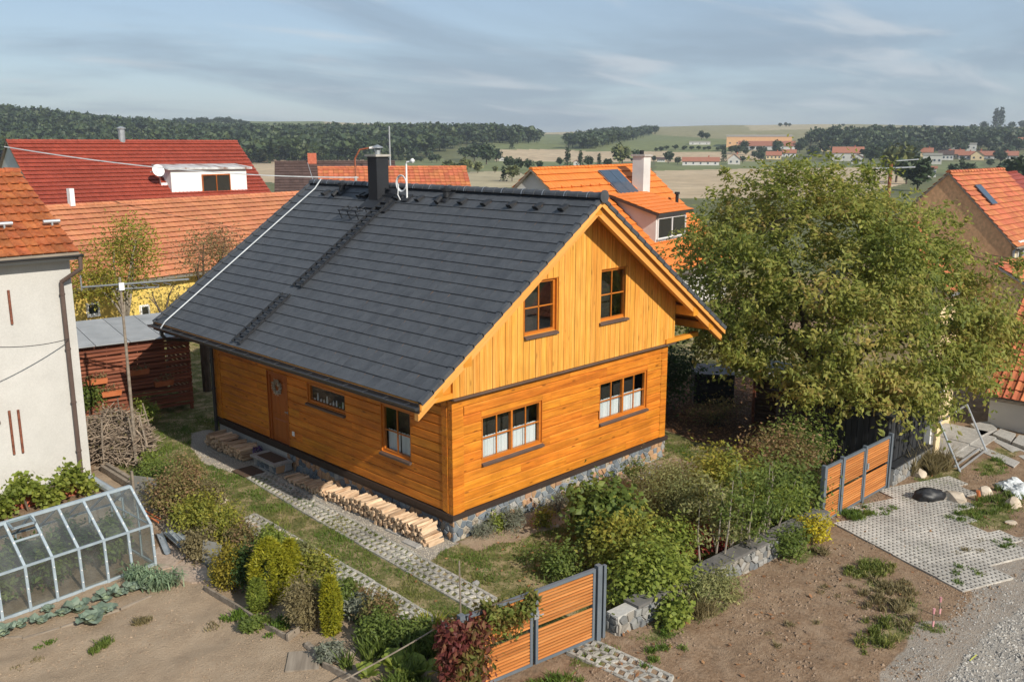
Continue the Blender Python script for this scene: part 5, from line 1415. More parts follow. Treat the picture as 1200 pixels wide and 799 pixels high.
def hex_paver(nx, ny, h):
    """lattice block: zigzag ribs round open cells"""
    m = MB(); c = .20; c = .20; t = .040
    def rib(a, b):
        a, b = Vector((*a, 0)), Vector((*b, 0)); d = (b - a).normalized(); n = Vector((-d.y, d.x, 0)) * t
        e = d * .01
        m.hexa([a - e - n + Z3 * (h - .06), b + e - n + Z3 * (h - .06), b + e + n + Z3 * (h - .06), a - e + n + Z3 * (h - .06), a - e - n * .8 + Z3 * h, b + e - n * .8 + Z3 * h, b + e + n * .8 + Z3 * h, a - e + n * .8 + Z3 * h])
    for i in range(nx):
        for j in range(ny + 1):
            y = j * c; s = .06 if i % 2 == 0 else -.06
            rib((i * c, y - s * .5), (i * c + c, y + s * .5))
        for j in range(ny):
            y = j * c; s = .06 if i % 2 == 0 else -.06
            rib((i * c, y - s * .5), (i * c, y + c - s * .5))
    for j in range(ny): rib((nx * c, j * c + (.03 if nx % 2 == 0 else .03)), (nx * c, j * c + c))
    return m.mesh('grass_paver', M['paver_old'])
def paver_strip(name, label, kind, pts, width, bx, by, mesh):
    """rows of blocks following the line pts"""
    t = thing(name, label, 'paving', (pts[0][0], pts[0][1], 0))
    o = Vector((pts[0][0], pts[0][1], 0)); r = random.Random(len(label))
    for a, b in zip(pts, pts[1:]):
        a, b = Vector((*a, 0)), Vector((*b, 0)); d = (b - a); L = d.length; d /= L; n = Vector((-d.y, d.x, 0))
        k = max(1, round(L / by)); 
        for i in range(k):
            for q in range(round(width / bx)):
                p = a + d * (i * by) - n * (q * bx) - o + Vector((0, 0, r.uniform(-.006, .006)))
                obj('grass_paver', mesh, t, frame(p, -n, d, Z3) @ Matrix.Rotation(r.gauss(0, .006), 4, 'Z'))
    return t
HP = hex_paver(3, 3, .022)
paver_strip('paver_track', 'pale lattice paver wheel track nearer the firewood stack', 1, [(-1.78, -2.55), (-1.62, .2), (-1.45, 3.7), (-1.22, 7.0)], .6, .6, .6, HP)
paver_strip('paver_track', 'pale lattice paver wheel track beside the garden bed', 1, [(-3.1, -2.7), (-3.02, .3), (-2.95, 4.6)], .6, .6, .6, HP)
paver_strip('paver_track', 'short lattice paver strip crossing under the slatted gate', 1, [(-1.55, -6.6), (-1.62, -4.9)], .6, .6, .6, HP)
t = thing('paved_forecourt', 'pale grid paver forecourt in front of the far slatted gate', 'paving', (8.5, -7.3, 0))
PM = paver_mesh(5, 3, .12, .54, .024); r = random.Random(3)
PB = [(6.98, -5.62), (11.2, -5.75), (12.2, -6.25), (11.4, -7.2), (9.6, -7.4), (9.0, -8.2), (8.9, -9.25), (7.2, -9.2), (5.55, -9.15)]
d = Vector((.995, -.02, 0)).normalized(); n = Vector((.02, .995, 0)).normalized()
d = Vector((1.31, -.10, 0)).normalized(); d = Vector((-.375, -.927, 0)); n = Vector((.927, -.375, 0))
for i in range(-2, 9):
    for j in range(-9, 20):
        p = Vector((6.9, -5.6, 0)) + d * (i * .6) + n * (j * .36)
        c = p + d * .3 + n * .18
        if inpoly(np.array([c.x]), np.array([c.y]), PB)[0]:
            obj('grass_paver', PM, t, frame(p - t.location + Vector((0, 0, r.uniform(-.008, .004))), d, n, Z3) @ Matrix.Rotation(r.gauss(0, .006), 4, 'Z'))
for (u, v, a) in ((385, 580, 0), (402, 588.5, 0), (423, 597, 0), (445, 608, 0), (468, 621, 0), (488, 635, 0)):
    p = G(u, v); m = MB(); m.box(-.17, .17, -.25, .25, -.03, .022); o = m.build('stepping_slab', M['concrete'], None, Matrix.Translation((p.x - .05, p.y, 0)) @ Matrix.Rotation(rng.gauss(0, .04), 4, 'Z'))
    k = ('beyond the dark mat, farthest of the row', 'second from the far end of the row', 'third from the far end of the row', 'third from the near end of the row', 'second from the near end of the row', 'nearest the stone corner of the house')[(385, 402, 423, 445, 468, 488).index(u)]
    tag(o, 'grey stepping slab in gravel, ' + k, 'slab', 'stepping slabs along the firewood')

# ------------------------------------------------------------------ gates, front wall
def slat_panel(parent, x0, x1, z0, z1, n, y, mid=None, mat='slat', skew=0.0):
    pit = (z1 - z0) / n; s_ = MB(); s_.box(0, x1 - x0, -.012, .012, .0, pit * .60); me = s_.mesh('slat', M[mat])
    for k in range(n):
        if mid is not None and k == mid: continue
        obj('slat', me, parent, Matrix.Translation((x0, y, z0 + k * pit)))
def gate_leaf(parent, x0, x1, z0, z1, n, mid=None, tf=.055):
    m = MB(); 
    m.box(x0, x0 + tf, -.03, .03, z0, z1); m.box(x1 - tf, x1, -.03, .03, z0, z1); m.box(x0 + tf, x1 - tf, -.03, .03, z1 - tf, z1); m.box(x0 + tf, x1 - tf, -.03, .03, z0, z0 + tf)
    lf = m.build('gate_leaf', M['greyframe'], parent)
    slat_panel(lf, x0 + tf + .004, x1 - tf - .004, z0 + tf + .006, z1 - tf - .004, n, -.01, mid)
    return lf
a = Vector((-3.78, -4.52, 0)); b = Vector((-1.02, -4.93, 0)); ang = math.atan2(b.y - a.y, b.x - a.x)
g1 = thing('slatted_gate', 'double gate of orange wooden slats with red creeper at its left end', 'gate', tuple(a), ang)
LN = (b - a).length
gate_leaf(g1, .04, LN / 2 - .03, .06, 1.42, 21, 10); gate_leaf(g1, LN / 2 + .03, LN - .03, .06, 1.42, 21, 10)
for x in (-.05, LN + .06):
    m = MB(); m.box(x - .05, x + .05, -.05, .05, -.1, 1.46); m.build('gate_post', M['greyframe'], g1)
m = MB(); m.box(LN + .17, LN + .23, -.03, .03, -.1, 1.42); m.build('gate_post', M['greyframe'], g1)
m = MB(); m.box(LN / 2 - .02, LN / 2 + .08, -.06, -.032, .92, 1.06); m.tube([(LN / 2 + .02, -.05, 1.0), (LN / 2 + .02, -.10, 1.0), (LN / 2 + .14, -.10, 1.0)], .012, 6); m.build('gate_handle', M['steel'], g1)
a = Vector((6.62, -5.42, 0)); b = Vector((10.12, -5.52, 0)); ang = math.atan2(b.y - a.y, b.x - a.x)
g2 = thing('slatted_gate', 'far gate of orange wooden slats in three bays beside the black shed', 'gate', tuple(a), ang)
for x0, x1 in ((.05, .80), (.92, 1.98), (2.06, 3.36)): gate_leaf(g2, x0, x1, .05, 1.42, 21, 10, .05)
for x in (-.02, .86, 2.02, 3.45):
    m = MB(); m.box(x - .045, x + .045, -.05, .05, -.1, 1.47); m.build('gate_post', M['greyframe'], g2)
m = MB(); m.box(2.08, 2.16, -.07, -.032, .85, 1.0); m.build('gate_handle', M['steel'], g2)
a = Vector((-.62, -5.02, 0)); b = Vector((6.5, -5.52, 0)); ang = math.atan2(b.y - a.y, b.x - a.x); LN = (b - a).length
fw_ = thing('front_wall', 'low grey stone garden wall with dark coping between the two gates', 'wall', tuple(a), ang)
m = MB(); m.box(0, LN, -.12, .16, -.1, .40); c_ = m.build('core', M['mortar'], fw_)
stonework(c_, (0, -.12, -.06), (1, 0, 0), Z3, (0, -1, 0), LN, .45, .20, M['stone_grey'], seed=41, proud=.05)
stonework(c_, (0, .16, -.06), (0, -1, 0), Z3, (-1, 0, 0), .28, .45, .16, M['stone_grey'], seed=42, proud=.04)
m = MB()
for k in range(7):
    mm = MB(); mm.box(.65 + k * .93 if k else .5, .65 + (k + 1) * .93 - .01, -.17, .20, .402, .455 + .006 * (k % 2)); mm.build('coping', pmat('slate coping', [(.10, .095, .09), (.16, .15, .14)], (4, 4, 4), .9, .1, .3) if k == 0 else bpy.data.materials['slate coping'], fw_)

# ------------------------------------------------------------------ greenhouse
A_ = Vector((-5.22, 3.60, 0)); dX = Vector((-8.28 + 5.25, 3.38 - 3.61, 0)).normalized(); ang = math.atan2(-dX.y, -dX.x)
gh = thing('greenhouse', 'small greenhouse with pale blue frame and hazy panes over tomato plants', 'greenhouse', tuple(A_), ang)
# local x from -LG (left) to 0 (right end), y from 0 (front) to 2 (back)
LG, EV, RY, RZ, BY = 6.1, .90, .80, 1.56, 1.75
NB = 12; bw_ = .505
fr_ = MB().build('frame', M['gh_frame'], gh)
def gbar(p, q, a=.025, b=.02):
    p, q = Vector(p), Vector(q); d = (q - p); L = d.length; d.normalize()
    y = Vector((1, 0, 0)) if abs(d.x) < .5 else Vector((0, 1, 0)); z = d.cross(y).normalized(); y = z.cross(d)
    m = MB(); m.obox(p - y * a - z * b, d, y, z, L, 2 * a, 2 * b); m.build('bar', M['gh_frame'], fr_)
for k in range(NB + 1):
    x = -k * bw_; e = .05
    gbar((x, -.02, 0), (x, .03, EV)); gbar((x, .03, EV), (x, RY, RZ)); gbar((x, BY, 0), (x, BY, EV), .018, .018); gbar((x, BY, EV), (x, RY, RZ), .018, .018)
    for q in range(5):
        pass
gbar((-LG, .03, EV), (0, .03, EV), .018, .022); gbar((-LG, RY, RZ), (0, RY, RZ), .03, .03); gbar((-LG, BY, EV), (0, BY, EV), .018, .02); gbar((-LG, 0, .03), (0, 0, .03), .02, .03); gbar((-LG, BY, .03), (0, BY, .03), .02, .03)
gbar((0, 0, .03), (0, BY, .03), .02, .03); gbar((0, .03, EV), (0, BY, EV), .015, .015); gbar((0, .55, 0), (0, .55, 1.36), .018, .018); gbar((0, 1.2, 0), (0, 1.2, 1.2), .018, .018)
dS = Vector((0, RY - .03, RZ - EV)); 
def pane(pts, mat='gh_pane'):
    m = MB(); m.quad(*pts); m.build('pane', M[mat], gh)
VENT = 5 - 1
for k in range(NB):
    x0, x1 = -k * bw_ - .025, -(k + 1) * bw_ + .025
    pane([(x1, -.012, .05), (x0, -.012, .05), (x0, .028, EV - .02), (x1, .028, EV - .02)])
    top = 1.0
    if k == 4:
        q = .55; pane([(x1, .04, EV + .02), (x0, .04, EV + .02), (x0, .03 + dS.y * q, EV + dS.z * q), (x1, .03 + dS.y * q, EV + dS.z * q)])
        gbar((x1, .03 + dS.y * q, EV + dS.z * q), (x0, .03 + dS.y * q, EV + dS.z * q), .012, .02)
        # raised roof flap
        p0 = Vector((0, RY - .02, RZ + .02)); p1 = Vector((0, .03 + dS.y * .62, EV + dS.z * .62 + .20))
        f_ = MB(); dv = (p1 - p0).normalized(); nn = Vector((1, 0, 0)).cross(dv)
        for (a, b, w) in ((x1, x1 + .04, 0), (x0 - .04, x0, 0)): f_.obox(Vector((a, p0.y, p0.z)), (1, 0, 0), dv, nn, .04, (p1 - p0).length, .03)
        f_.obox(Vector((x1, p1.y, p1.z)) - dv * .04, (1, 0, 0), dv, nn, x0 - x1, .04, .032); f_.build('roof_flap', M['gh_frame'], gh)
        pane([Vector((x1, p0.y, p0.z)), Vector((x0, p0.y, p0.z)), Vector((x0, p1.y, p1.z)), Vector((x1, p1.y, p1.z))])
    else:
        pane([(x1, .04, EV + .01), (x0, .04, EV + .01), (x0, RY, RZ - .01), (x1, RY, RZ - .01)])
    pane([(x0, BY, .05), (x1, BY, .05), (x1, BY, EV), (x0, BY, EV)]); pane([(x0, BY, EV), (x1, BY, EV), (x1, RY, RZ), (x0, RY, RZ)])
pane([(.0, .02, .05), (.0, BY - .02, .05), (.0, BY - .02, EV), (.0, .05, EV)]); m = MB(); m.quad((0, .05, EV), (0, BY - .02, EV), (0, RY, RZ - .02)); m.build('pane', M['gh_pane'], gh)
m = MB()
for k in range(NB + 1):
    for q in (.2, .45, .7): m.lathe([(.014, 0), (.014, .02)], (-k * bw_, -.045 + q * .04, q), 6)
    for q in (.2, .5, .8): m.lathe([(.014, 0), (.014, .04)], (-k * bw_, .03 + dS.y * q, EV + dS.z * q + .01), 6)
m.build('screw_heads', M['white'], gh, None, 'stuff')
RG = Matrix.Translation(A_) @ Matrix.Rotation(ang, 4, 'Z')
NM = ['rightmost', 'second from the right', 'third from the right', 'fourth from the right', 'fifth from the right', 'sixth from the right', 'seventh from the right', 'eighth from the right', 'ninth from the right']
for k in range(9):
    p = RG @ Vector((-.62 - k * .56, .62 + .35 * (k % 2), 0))
    shrub('tomato_plant', 'staked tomato plant inside the greenhouse, ' + NM[k] + ' of the row', 'plant', tuple(p), (.36, .42, .62), 1500, .12, M['lf_dark' if k % 2 else 'lf_mid'], 14, .08, .2, 2, 'tomato plants in the greenhouse', seed=20 + k)
    if k in (3, 4):
        m = MB(); q = p + Vector((-.1, -.26, .45)); 
        m.lathe([(.005, -.035), (.03, -.02), (.036, 0), (.03, .022), (.005, .03)], tuple(q), 8)
        o = m.build('tomato', leafmat('ripe tomato', [(.35, .03, .015), (.40, .05, .02)], 0)); tag(o, 'ripe red tomato behind the greenhouse panes, ' + ('near the fourth bay' if k == 3 else 'near the fifth bay'), 'tomato')

# ------------------------------------------------------------------ cabbages and leeks
M['lf_heart'] = leafmat('cabbage heart', [(.10, .13, .08), (.15, .18, .11)], trans=.1)
def cabbage(p, R, label, seed):
    t = thing('cabbage', label, 'cabbage', tuple(p), 0, 'cabbages in front of the greenhouse'); r = random.Random(seed)
    for k in range(11):
        a = k * 2.4 + r.uniform(-.2, .2); inner = k > 6; L = R * (.5 if inner else .92) * r.uniform(.75, 1.15); wv = L * .42; up = .9 if inner else r.uniform(.25, .7)
        m = MB(); n = 4; rows = []
        for i in range(n + 1):
            q = i / n; rr = L * (q * (1 - .15 * q) + .04); z = L * (up * math.sin(q * 2.0) * 1.0) * (1.0 if inner else .9) + .02; ww = wv * math.sin(min(1, q * .9 + .12) * 2.5)
            rows.append([(rr, -ww, z + ww * .35), (rr, 0, z), (rr, ww, z + ww * .35)])
        for i in range(n):
            for j in range(2): m.quad(rows[i][j], rows[i + 1][j], rows[i + 1][j + 1], rows[i][j + 1])
        m.v = [(x_, y_ + .02 * R * math.sin(x_ * 60 + k), z_ + .05 * R * math.sin(y_ * 70 + x_ * 40)) for x_, y_, z_ in m.v]
        m.build('leaf', M['lf_cabbage'], t, Matrix.Rotation(a, 4, 'Z'))
    m = MB(); m.lathe([(.01, .02), (R * .28, R * .15), (R * .32, R * .32), (R * .2, R * .5), (.01, R * .55)], (0, 0, 0), 10); m.build('heart', M['lf_heart'], t, smooth=True)
CB = [((2, 746), .24, 'cabbage at the very left edge of the picture'), ((23, 735), .17, 'small cabbage second from the left edge'), ((48, 731), .21, 'cabbage beside the pale edging strip'), ((56, 717), .14, 'small dark cabbage close to the greenhouse foot'),
      ((73, 722), .20, 'cabbage in the middle of the row touching a larger one'), ((92, 718), .27, 'large cabbage with wide outer leaves in mid row'), ((106, 731), .30, 'biggest cabbage with long drooping leaf on the soil'),
      ((124, 703), .25, 'cabbage right of the middle, near the greenhouse post'), ((122, 720), .26, 'cabbage in front with a leaf lying on the soil'), ((139, 699), .25, 'cabbage third from the leeks'), ((156, 693), .22, 'cabbage second from the leeks'), ((170, 692), .17, 'pale small cabbage next to the leeks')]
for k, ((u, v), R, lab) in enumerate(CB): cabbage(G(u, v), R * 1.12, lab, k)
rs = np.random.RandomState(12)
for k, (u, v, lab) in enumerate(((172, 683, 'leek clump nearest the greenhouse corner'), (184, 690, 'leek clump in the middle of the patch'), (196, 688, 'leek clump at the right end, leaves bending over'), (160, 680, 'leek clump behind the cabbages'))):
    p = G(u, v); t = thing('leek', lab, 'leek', tuple(p), 0, 'leeks beside the greenhouse'); V = []; F = []
    for q in range(90):
        a = rs.rand() * 6.283; L = .22 + .25 * rs.rand(); b = np.array([rs.normal() * .10, rs.normal() * .08, 0]); dr = np.array([math.cos(a), math.sin(a), 0]); w = np.array([-math.sin(a), math.cos(a), 0]) * .012
        p1 = b + dr * L * .3 + np.array([0, 0, L * .75]); p2 = b + dr * L * .85 + np.array([0, 0, L * .62]); n0 = len(V)
        V += [b - w, b + w, p1 + w, p1 - w, p2]; F += [(n0, n0 + 1, n0 + 2), (n0, n0 + 2, n0 + 3), (n0 + 3, n0 + 2, n0 + 4)]
    obj('leaves', np_mesh('leaves', np.array(V), np.array(F), M['lf_leek']), t)
t = thing('bed_edging', 'thin pale wooden edging strip lying along the cabbage row', 'edging', tuple(G(60, 742)))
for k, ((u0, v0), (u1, v1)) in enumerate((((5, 749), (26, 748)), ((27, 750), (70, 738)), ((72, 737), (140, 716)), ((142, 715), (178, 700)))):
    a, b = G(u0, v0), G(u1, v1); d = (b - a); m = MB(); m.obox(a - t.location, d.normalized(), Vector((-d.y, d.x, 0)).normalized(), Z3, d.length, .03, .05); m.build('board', M['old_wood'], t)

# ------------------------------------------------------------------ boards, slabs, gutters and odd things in the vegetable garden
def board_run(name, label, pts, h=.16, th=.045, mat='old_wood', cat='edging'):
    t = thing(name, label, cat, tuple(pts[0]))
    for a, b in zip(pts, pts[1:]):
        a, b = Vector(a), Vector(b); d = b - a; m = MB(); m.obox(a - t.location - Z3 * .04, d.normalized(), Vector((-d.y, d.x, 0)).normalized(), Z3, d.length * .985, th, h + rng.uniform(-.02, .02)); m.build('board', M[mat], t)
board_run('bed_edging', 'weathered board edging along the bare soil below the shrubs', [G(240, 694), G(276, 715), G(300, 731), G(338, 752)])
board_run('bed_edging', 'leaning weathered board at the end of the soil bed', [G(338, 752), G(352, 742)], .2)
board_run('bed_edging', 'board edging behind the big leaved plants', [G(378, 783), G(410, 799), G(440, 815)], .14)
board_run('bed_edging', 'long dark beam edging the bed at the bottom', [G(410, 724), G(444, 748), G(470, 772)], .16, .10, 'old_wood')
t = thing('log_edge', 'curved half log edging with flat top beside the wooden lid', 'edging', tuple(G(385, 760)))
pts = [G(u, v) for u, v in ((360, 757), (372, 768), (392, 773), (412, 768), (420, 760))]; m = MB(); m.tube([p - t.location + Z3 * .03 for p in pts], .07, 8); m.build('log', M['old_wood'], t)
m = MB(); m.box(-.3, .3, -.28, .28, -.02, .035); o = m.build('wooden_board', M['old_wood'], None, Matrix.Translation(G(356, 775)) @ Matrix.Rotation(RAD(52), 4, 'Z')); tag(o, 'square weathered wooden lid lying on the bare soil', 'lid')
t = thing('concrete_slab', 'pinkish concrete slab on the ground right of the greenhouse', 'slab', tuple(G(222, 668)))
pts = [G(u, v) for u, v in ((200, 672), (206, 664), (221, 655), (238, 660), (252, 682), (225, 684), (206, 680))]
m = MB(); m.prism([tuple(p - t.location - Z3 * .02) for p in pts][::-1], (0, 0, .06)); m.build('slab', pmat('pinkish concrete', [(.33, .25, .19), (.42, .33, .255)], (2, 2, 2), .95, 0, .4, .01, fine=8), t)
t = thing('concrete_slab', 'worn concrete slab behind the first, half under the zinc gutters', 'slab', tuple(G(205, 648)))
pts = [G(u, v) for u, v in ((183, 660), (182, 640), (200, 635), (222, 650), (202, 665), (190, 668))]
m = MB(); m.prism([tuple(p - t.location - Z3 * .02) for p in pts], (0, 0, .045)); m.build('slab', bpy.data.materials['pinkish concrete'], t)
def trough(p, q, label, r_=.075):
    p, q = Vector(p), Vector(q); d = q - p; L = d.length; d.normalize(); y = Vector((-d.y, d.x, 0)).normalized(); z = d.cross(y); m = MB(); n = 7
    for i in range(n + 1):
        a = math.pi * (1 + i / n)
        for s in (0, L): m.v.append(tuple(d * s + y * math.cos(a) * r_ + z * math.sin(a) * r_))
    for i in range(n): m.f.append((2 * i, 2 * i + 1, 2 * i + 3, 2 * i + 2)); m.m.append(0)
    for i in range(n + 1):
        a = math.pi * (1 + i / n)
        for s in (0, L): m.v.append(tuple(d * s + y * math.cos(a) * (r_ - .006) + z * math.sin(a) * (r_ - .006)))
    b = 2 * n + 2
    for i in range(n): m.f.append((b + 2 * i, b + 2 * i + 2, b + 2 * i + 3, b + 2 * i + 1)); m.m.append(0)
    o = m.build('zinc_gutter', M['zinc'], None, Matrix.Translation(p)); tag(o, label, 'gutter', 'zinc gutters on the pile')
trough(G(186, 622, .1), G(196, 646, .1), 'old zinc gutter at the left side of the pile'); trough(G(193, 620, .2), G(215, 641, .16), 'old zinc gutter in the middle of the pile'); trough(G(198, 620, .25), G(226, 648, .12), 'old zinc gutter lying on top of the pile', .06); trough(G(205, 622, .16), G(220, 634, .16), 'short bent zinc gutter at the back of the pile')
m = MB(); p, q = G(219, 638, .12), G(244, 655, .1); d = q - p; m.obox((0, 0, -.08), d.normalized(), Vector((-d.y, d.x, 0)).normalized(), Z3, d.length, .22, .10); o = m.build('timber_beam', M['old_wood'], None, Matrix.Translation(p)); tag(o, 'short thick weathered beam at the right end of the gutter pile', 'beam')
m = MB(); p, q = G(203, 636), G(224, 658); d = q - p; m.obox((0, 0, 0), d.normalized(), Vector((-d.y, d.x, 0)).normalized(), Z3, d.length, .05, .05); o = m.build('rusty_bar', M['slat_dark'], None, Matrix.Translation(p)); tag(o, 'rusty bar lying across the slab below the gutters', 'bar')
m = MB(); p = G(248, 664); m.hexa([(-.03, -.2, 0), (.03, -.2, 0), (.03, .25, 0), (-.03, .25, 0), (.10, -.2, .5), (.13, -.2, .5), (.13, .25, .52), (.10, .25, .52)]); o = m.build('leaning_sheet', M['asbestos'], None, Matrix.Translation(p) @ Matrix.Rotation(RAD(25), 4, 'Z')); tag(o, 'grey sheet leaning against the round golden shrub', 'sheet')
# cement sheet fence panel, pipe, timbers beside the white house
t = thing('cement_panel', 'grey cement sheet standing upright behind the greenhouse', 'panel', tuple(G(160, 600)))
b = G(184, 603) - t.location; m = MB(); m.obox((0, 0, -.05), b.normalized(), Vector((-b.y, b.x, 0)).normalized(), Z3, b.length + .05, .02, .98); m.build('sheet', M['asbestos'], t); m = MB(); m.box(-.05, .0, -.02, .04, -.05, 1.05); m.build('post', M['old_wood'], t)
p, q = G(106, 560, .15), G(134, 577, .1); m = MB(); d = q - p; m.tube([(0, 0, 0), d * 1.3], .10, 10); o = m.build('drain_pipe', M['zinc'], None, Matrix.Translation(p)); tag(o, 'fat grey drain pipe lying beside the white house corner', 'pipe')
for k, (a, b, lab) in enumerate((((118, 552), (150, 572), 'weathered beam next to the grey drain pipe'), ((124, 552), (156, 572), 'second weathered beam below the brushwood pile'))):
    p, q = G(*a), G(*b); d = q - p; m = MB(); m.obox((0, 0, .0), d.normalized(), Vector((-d.y, d.x, 0)).normalized(), Z3, d.length * 1.2, .09, .16 + .06 * k); o = m.build('timber_beam', M['old_wood'], None, Matrix.Translation(p)); tag(o, lab, 'beam', 'beams beside the white house')
for k, (a, b, lab) in enumerate((((170, 598), (188, 608), 'upper of two orange rods beside the greenhouse'), ((168, 601), (186, 612), 'lower of two orange rods beside the greenhouse'))):
    p, q = G(*a, .12), G(*b, .08); m = MB(); m.tube([(0, 0, 0), q - p], .022, 6); o = m.build('rod', M['terracotta'], None, Matrix.Translation(p)); tag(o, lab, 'rod')
p = G(178, 610); q = G(200, 632); d = q - p; m = MB(); m.obox((0, 0, 0), d.normalized(), Vector((-d.y, d.x, 0)).normalized(), Z3, d.length, .16, .06); o = m.build('plank', M['old_wood'], None, Matrix.Translation(p)); tag(o, 'grey plank leading from the rods to the gutter pile', 'plank')
# brushwood pile
t = thing('brushwood_pile', 'big pile of dry cut branches between the white house and the slatted shed', 'brushwood', (-2.9, 11.3, 0)); rs = np.random.RandomState(5); m = MB()
for k in range(1700):
    a = rs.rand() * 6.283; c = ellipsoid_pts(1, (1.05, 1.5, .72), rs, .3)[0]; c[2] = abs(c[2]) * 1.65 + .1
    d = rs.normal(size=3) * np.array([1, .8, .35]); d /= np.linalg.norm(d); L = .25 + .5 * rs.rand(); s = Vector(c); e = Vector(d) * L
    m.tube([s - e * .5, s + Vector((0, 0, rs.normal() * .05)), s + e * .5], [.014 * (.5 + rs.rand())] * 2 + [.004], 4, False)
m.build('branches', M['twig'], t, None, 'stuff')
m = MB()
for k in range(7):
    a = rs.rand() * 6.28; rr = .75 + .3 * rs.rand(); x, y = math.cos(a) * 1.0, math.sin(a) * 1.45; m.tube([(x, y, 0), (x * .97, y * .97, .7), (x * .85, y * .85, 1.35)], .02, 5)
m.build('stakes', M['old_wood'], t)
rs = np.random.RandomState(8); v, f = leaf_quads(ellipsoid_pts(900, (1.0, 1.4, 1.1), rs, .6) * np.array([1, 1, 1]) + np.array([0, 0, .35]), .09, .3, .5, rs); obj('dry_leaves', np_mesh('dry_leaves', v[v[:, 2] > -9], f, M['lf_dry']), t)
# pole with cross rods
p = G(160, 541); t = thing('aerial_pole', 'thin weathered pole with long pale cross rods beside the slatted shed', 'pole', tuple(p)); m = MB(); m.tube([(0, 0, 0), (0, 0, 2.6), (0, 0, 5.2)], [.048, .042, .034], 8); m.build('pole', M['old_wood'], t)
rt = Vector((RT[0], RT[1], 0)); m = MB()
m.tube([rt * -1.05 + Z3 * 4.93, rt * 1.85 + Z3 * 5.15], .025, 6); m.build('cross_rod', M['steel'], t); m = MB(); m.tube([rt * -.1 + Z3 * 4.88 + Vector((0, .05, 0)), rt * 1.05 + Z3 * 4.93 + Vector((0, .05, 0))], .022, 6); m.build('cross_rod', M['steel'], t)
m = MB(); m.box(-.07, .07, -.09, -.04, 4.86, 5.06); m.build('clamp', M['white'], t); m = MB(); m.tube([rt * -1.05 + Z3 * 4.85, rt * -1.05 + Z3 * 5.25], .02, 5); m.build('cross_rod', M['steel'], t)
for k in range(4):
    m = MB(); d = Vector((math.cos(k * 1.57), math.sin(k * 1.57), 0)); m.tube([Vector((.0, 0, 4.6)), d * .25 + Z3 * 4.95], .012, 4) if False else m.tube([rt * (.35 + k * .3) + Z3 * (4.97 + k * .02) - Vector((.0, .2, 0)), rt * (.35 + k * .3) + Z3 * (4.97 + k * .02) + Vector((0, .2, 0))], .012, 4); m.build('aerial_element', M['steel'], t)
# bare tree trunk shaped as a round post, railing
m = MB(); m.tube([(0, 0, 0), (0, 0, 2.7)], .16, 8); o = m.build('yard_trunk', M['bark'], None, Matrix.Translation((2.2, 15.8, 0))); tag(o, 'dark round tree trunk in the shaded yard behind the timber house', 'post')
t = thing('wooden_railing', 'low wooden railing in front of the yellow house wall', 'railing', (.6, 23.3, 0), RAD(8))
for k in range(5):
    m = MB(); m.box(k * .7, k * .7 + .07, 0, .06, 0, 1.6 - k * .12); m.build('post', M['slat_dark'], t)
for z in (.8, 1.2, 1.5):
    m = MB(); m.hexa([(-.1, -.04, z), (3.0, -.04, z - .45), (3.0, 0, z - .45), (-.1, 0, z), (-.1, -.04, z + .09), (3.0, -.04, z - .36), (3.0, 0, z - .36), (-.1, 0, z + .09)]); m.build('rail', M['slat_dark'], t)

# ------------------------------------------------------------------ lane side: bag, stones, sheet, frame, slabs
def rock(p, s, label, seed, mat='rock', sub=2):
    bm = bmesh.new(); bmesh.ops.create_icosphere(bm, subdivisions=sub, radius=1); r = random.Random(seed); off = Vector((r.random() * 9, r.random() * 9, r.random() * 9))
    from mathutils import noise
    for v in bm.verts:
        k = 1 + .38 * noise.noise(v.co * 1.3 + off) + .12 * noise.noise(v.co * 4 + off); v.co = Vector((v.co.x * k * s[0], v.co.y * k * s[1], max(-.25, v.co.z) * k * s[2]))
    me = bpy.data.meshes.new('boulder'); bm.to_mesh(me); bm.free(); me.materials.append(M[mat]); o = obj('boulder', me, None, Matrix.Translation(p) @ Matrix.Rotation(r.random() * 6, 4, 'Z')); tag(o, label, 'rock'); return o
rock(G(1118, 585), (.34, .26, .22), 'pale angular rock next to the black bag', 1); rock(G(1186, 592), (.2, .18, .26), 'pale rock standing on the grass patch at the right', 2); rock(G(1153, 578), (.2, .17, .2), 'small brown rock beside the orange tube', 3, 'rock'); rock(G(1076, 556), (.26, .2, .2), 'grey rock at the foot of the black shed', 4, 'rock'); rock(G(1184, 612), (.16, .12, .05), 'flat pale stone on the right grass patch', 5)
rock(G(573, 700, .0) + Vector((.2, .6, 0)), (.09, .08, .07), 'small dark stone on the front lawn', 6, 'stone_grey') ; rock(G(653, 617), (.08, .07, .07), 'small pale stone beside the golden dwarf shrub', 7)
t = thing('black_bag', 'full black plastic bag lying on the edge of the paved forecourt', 'bag', tuple(G(1091, 585)), RAD(-36))
bm = bmesh.new(); bmesh.ops.create_uvsphere(bm, u_segments=24, v_segments=14, radius=1)
from mathutils import noise as mn
for v in bm.verts:
    c = v.co.copy(); k = 1 + .22 * mn.noise(c * 2.2) + .16 * mn.noise(c * 5); v.co = Vector((c.x * .44 * k, c.y * .21 * k * (1 - .25 * c.x), max(c.z, -.45) * (.21 - .07 * c.x) * k + .085))
me = bpy.data.meshes.new('bag_body'); bm.to_mesh(me); bm.free(); me.materials.append(M['black']); me.polygons.foreach_set("use_smooth", [True] * len(me.polygons)); obj('bag_body', me, t)
m = MB(); m.tube([(.46, 0, .10), (.56, .02, .12), (.64, .03, .05)], [.09, .05, .09], 8); m.build('bag_neck', M['black'], t)
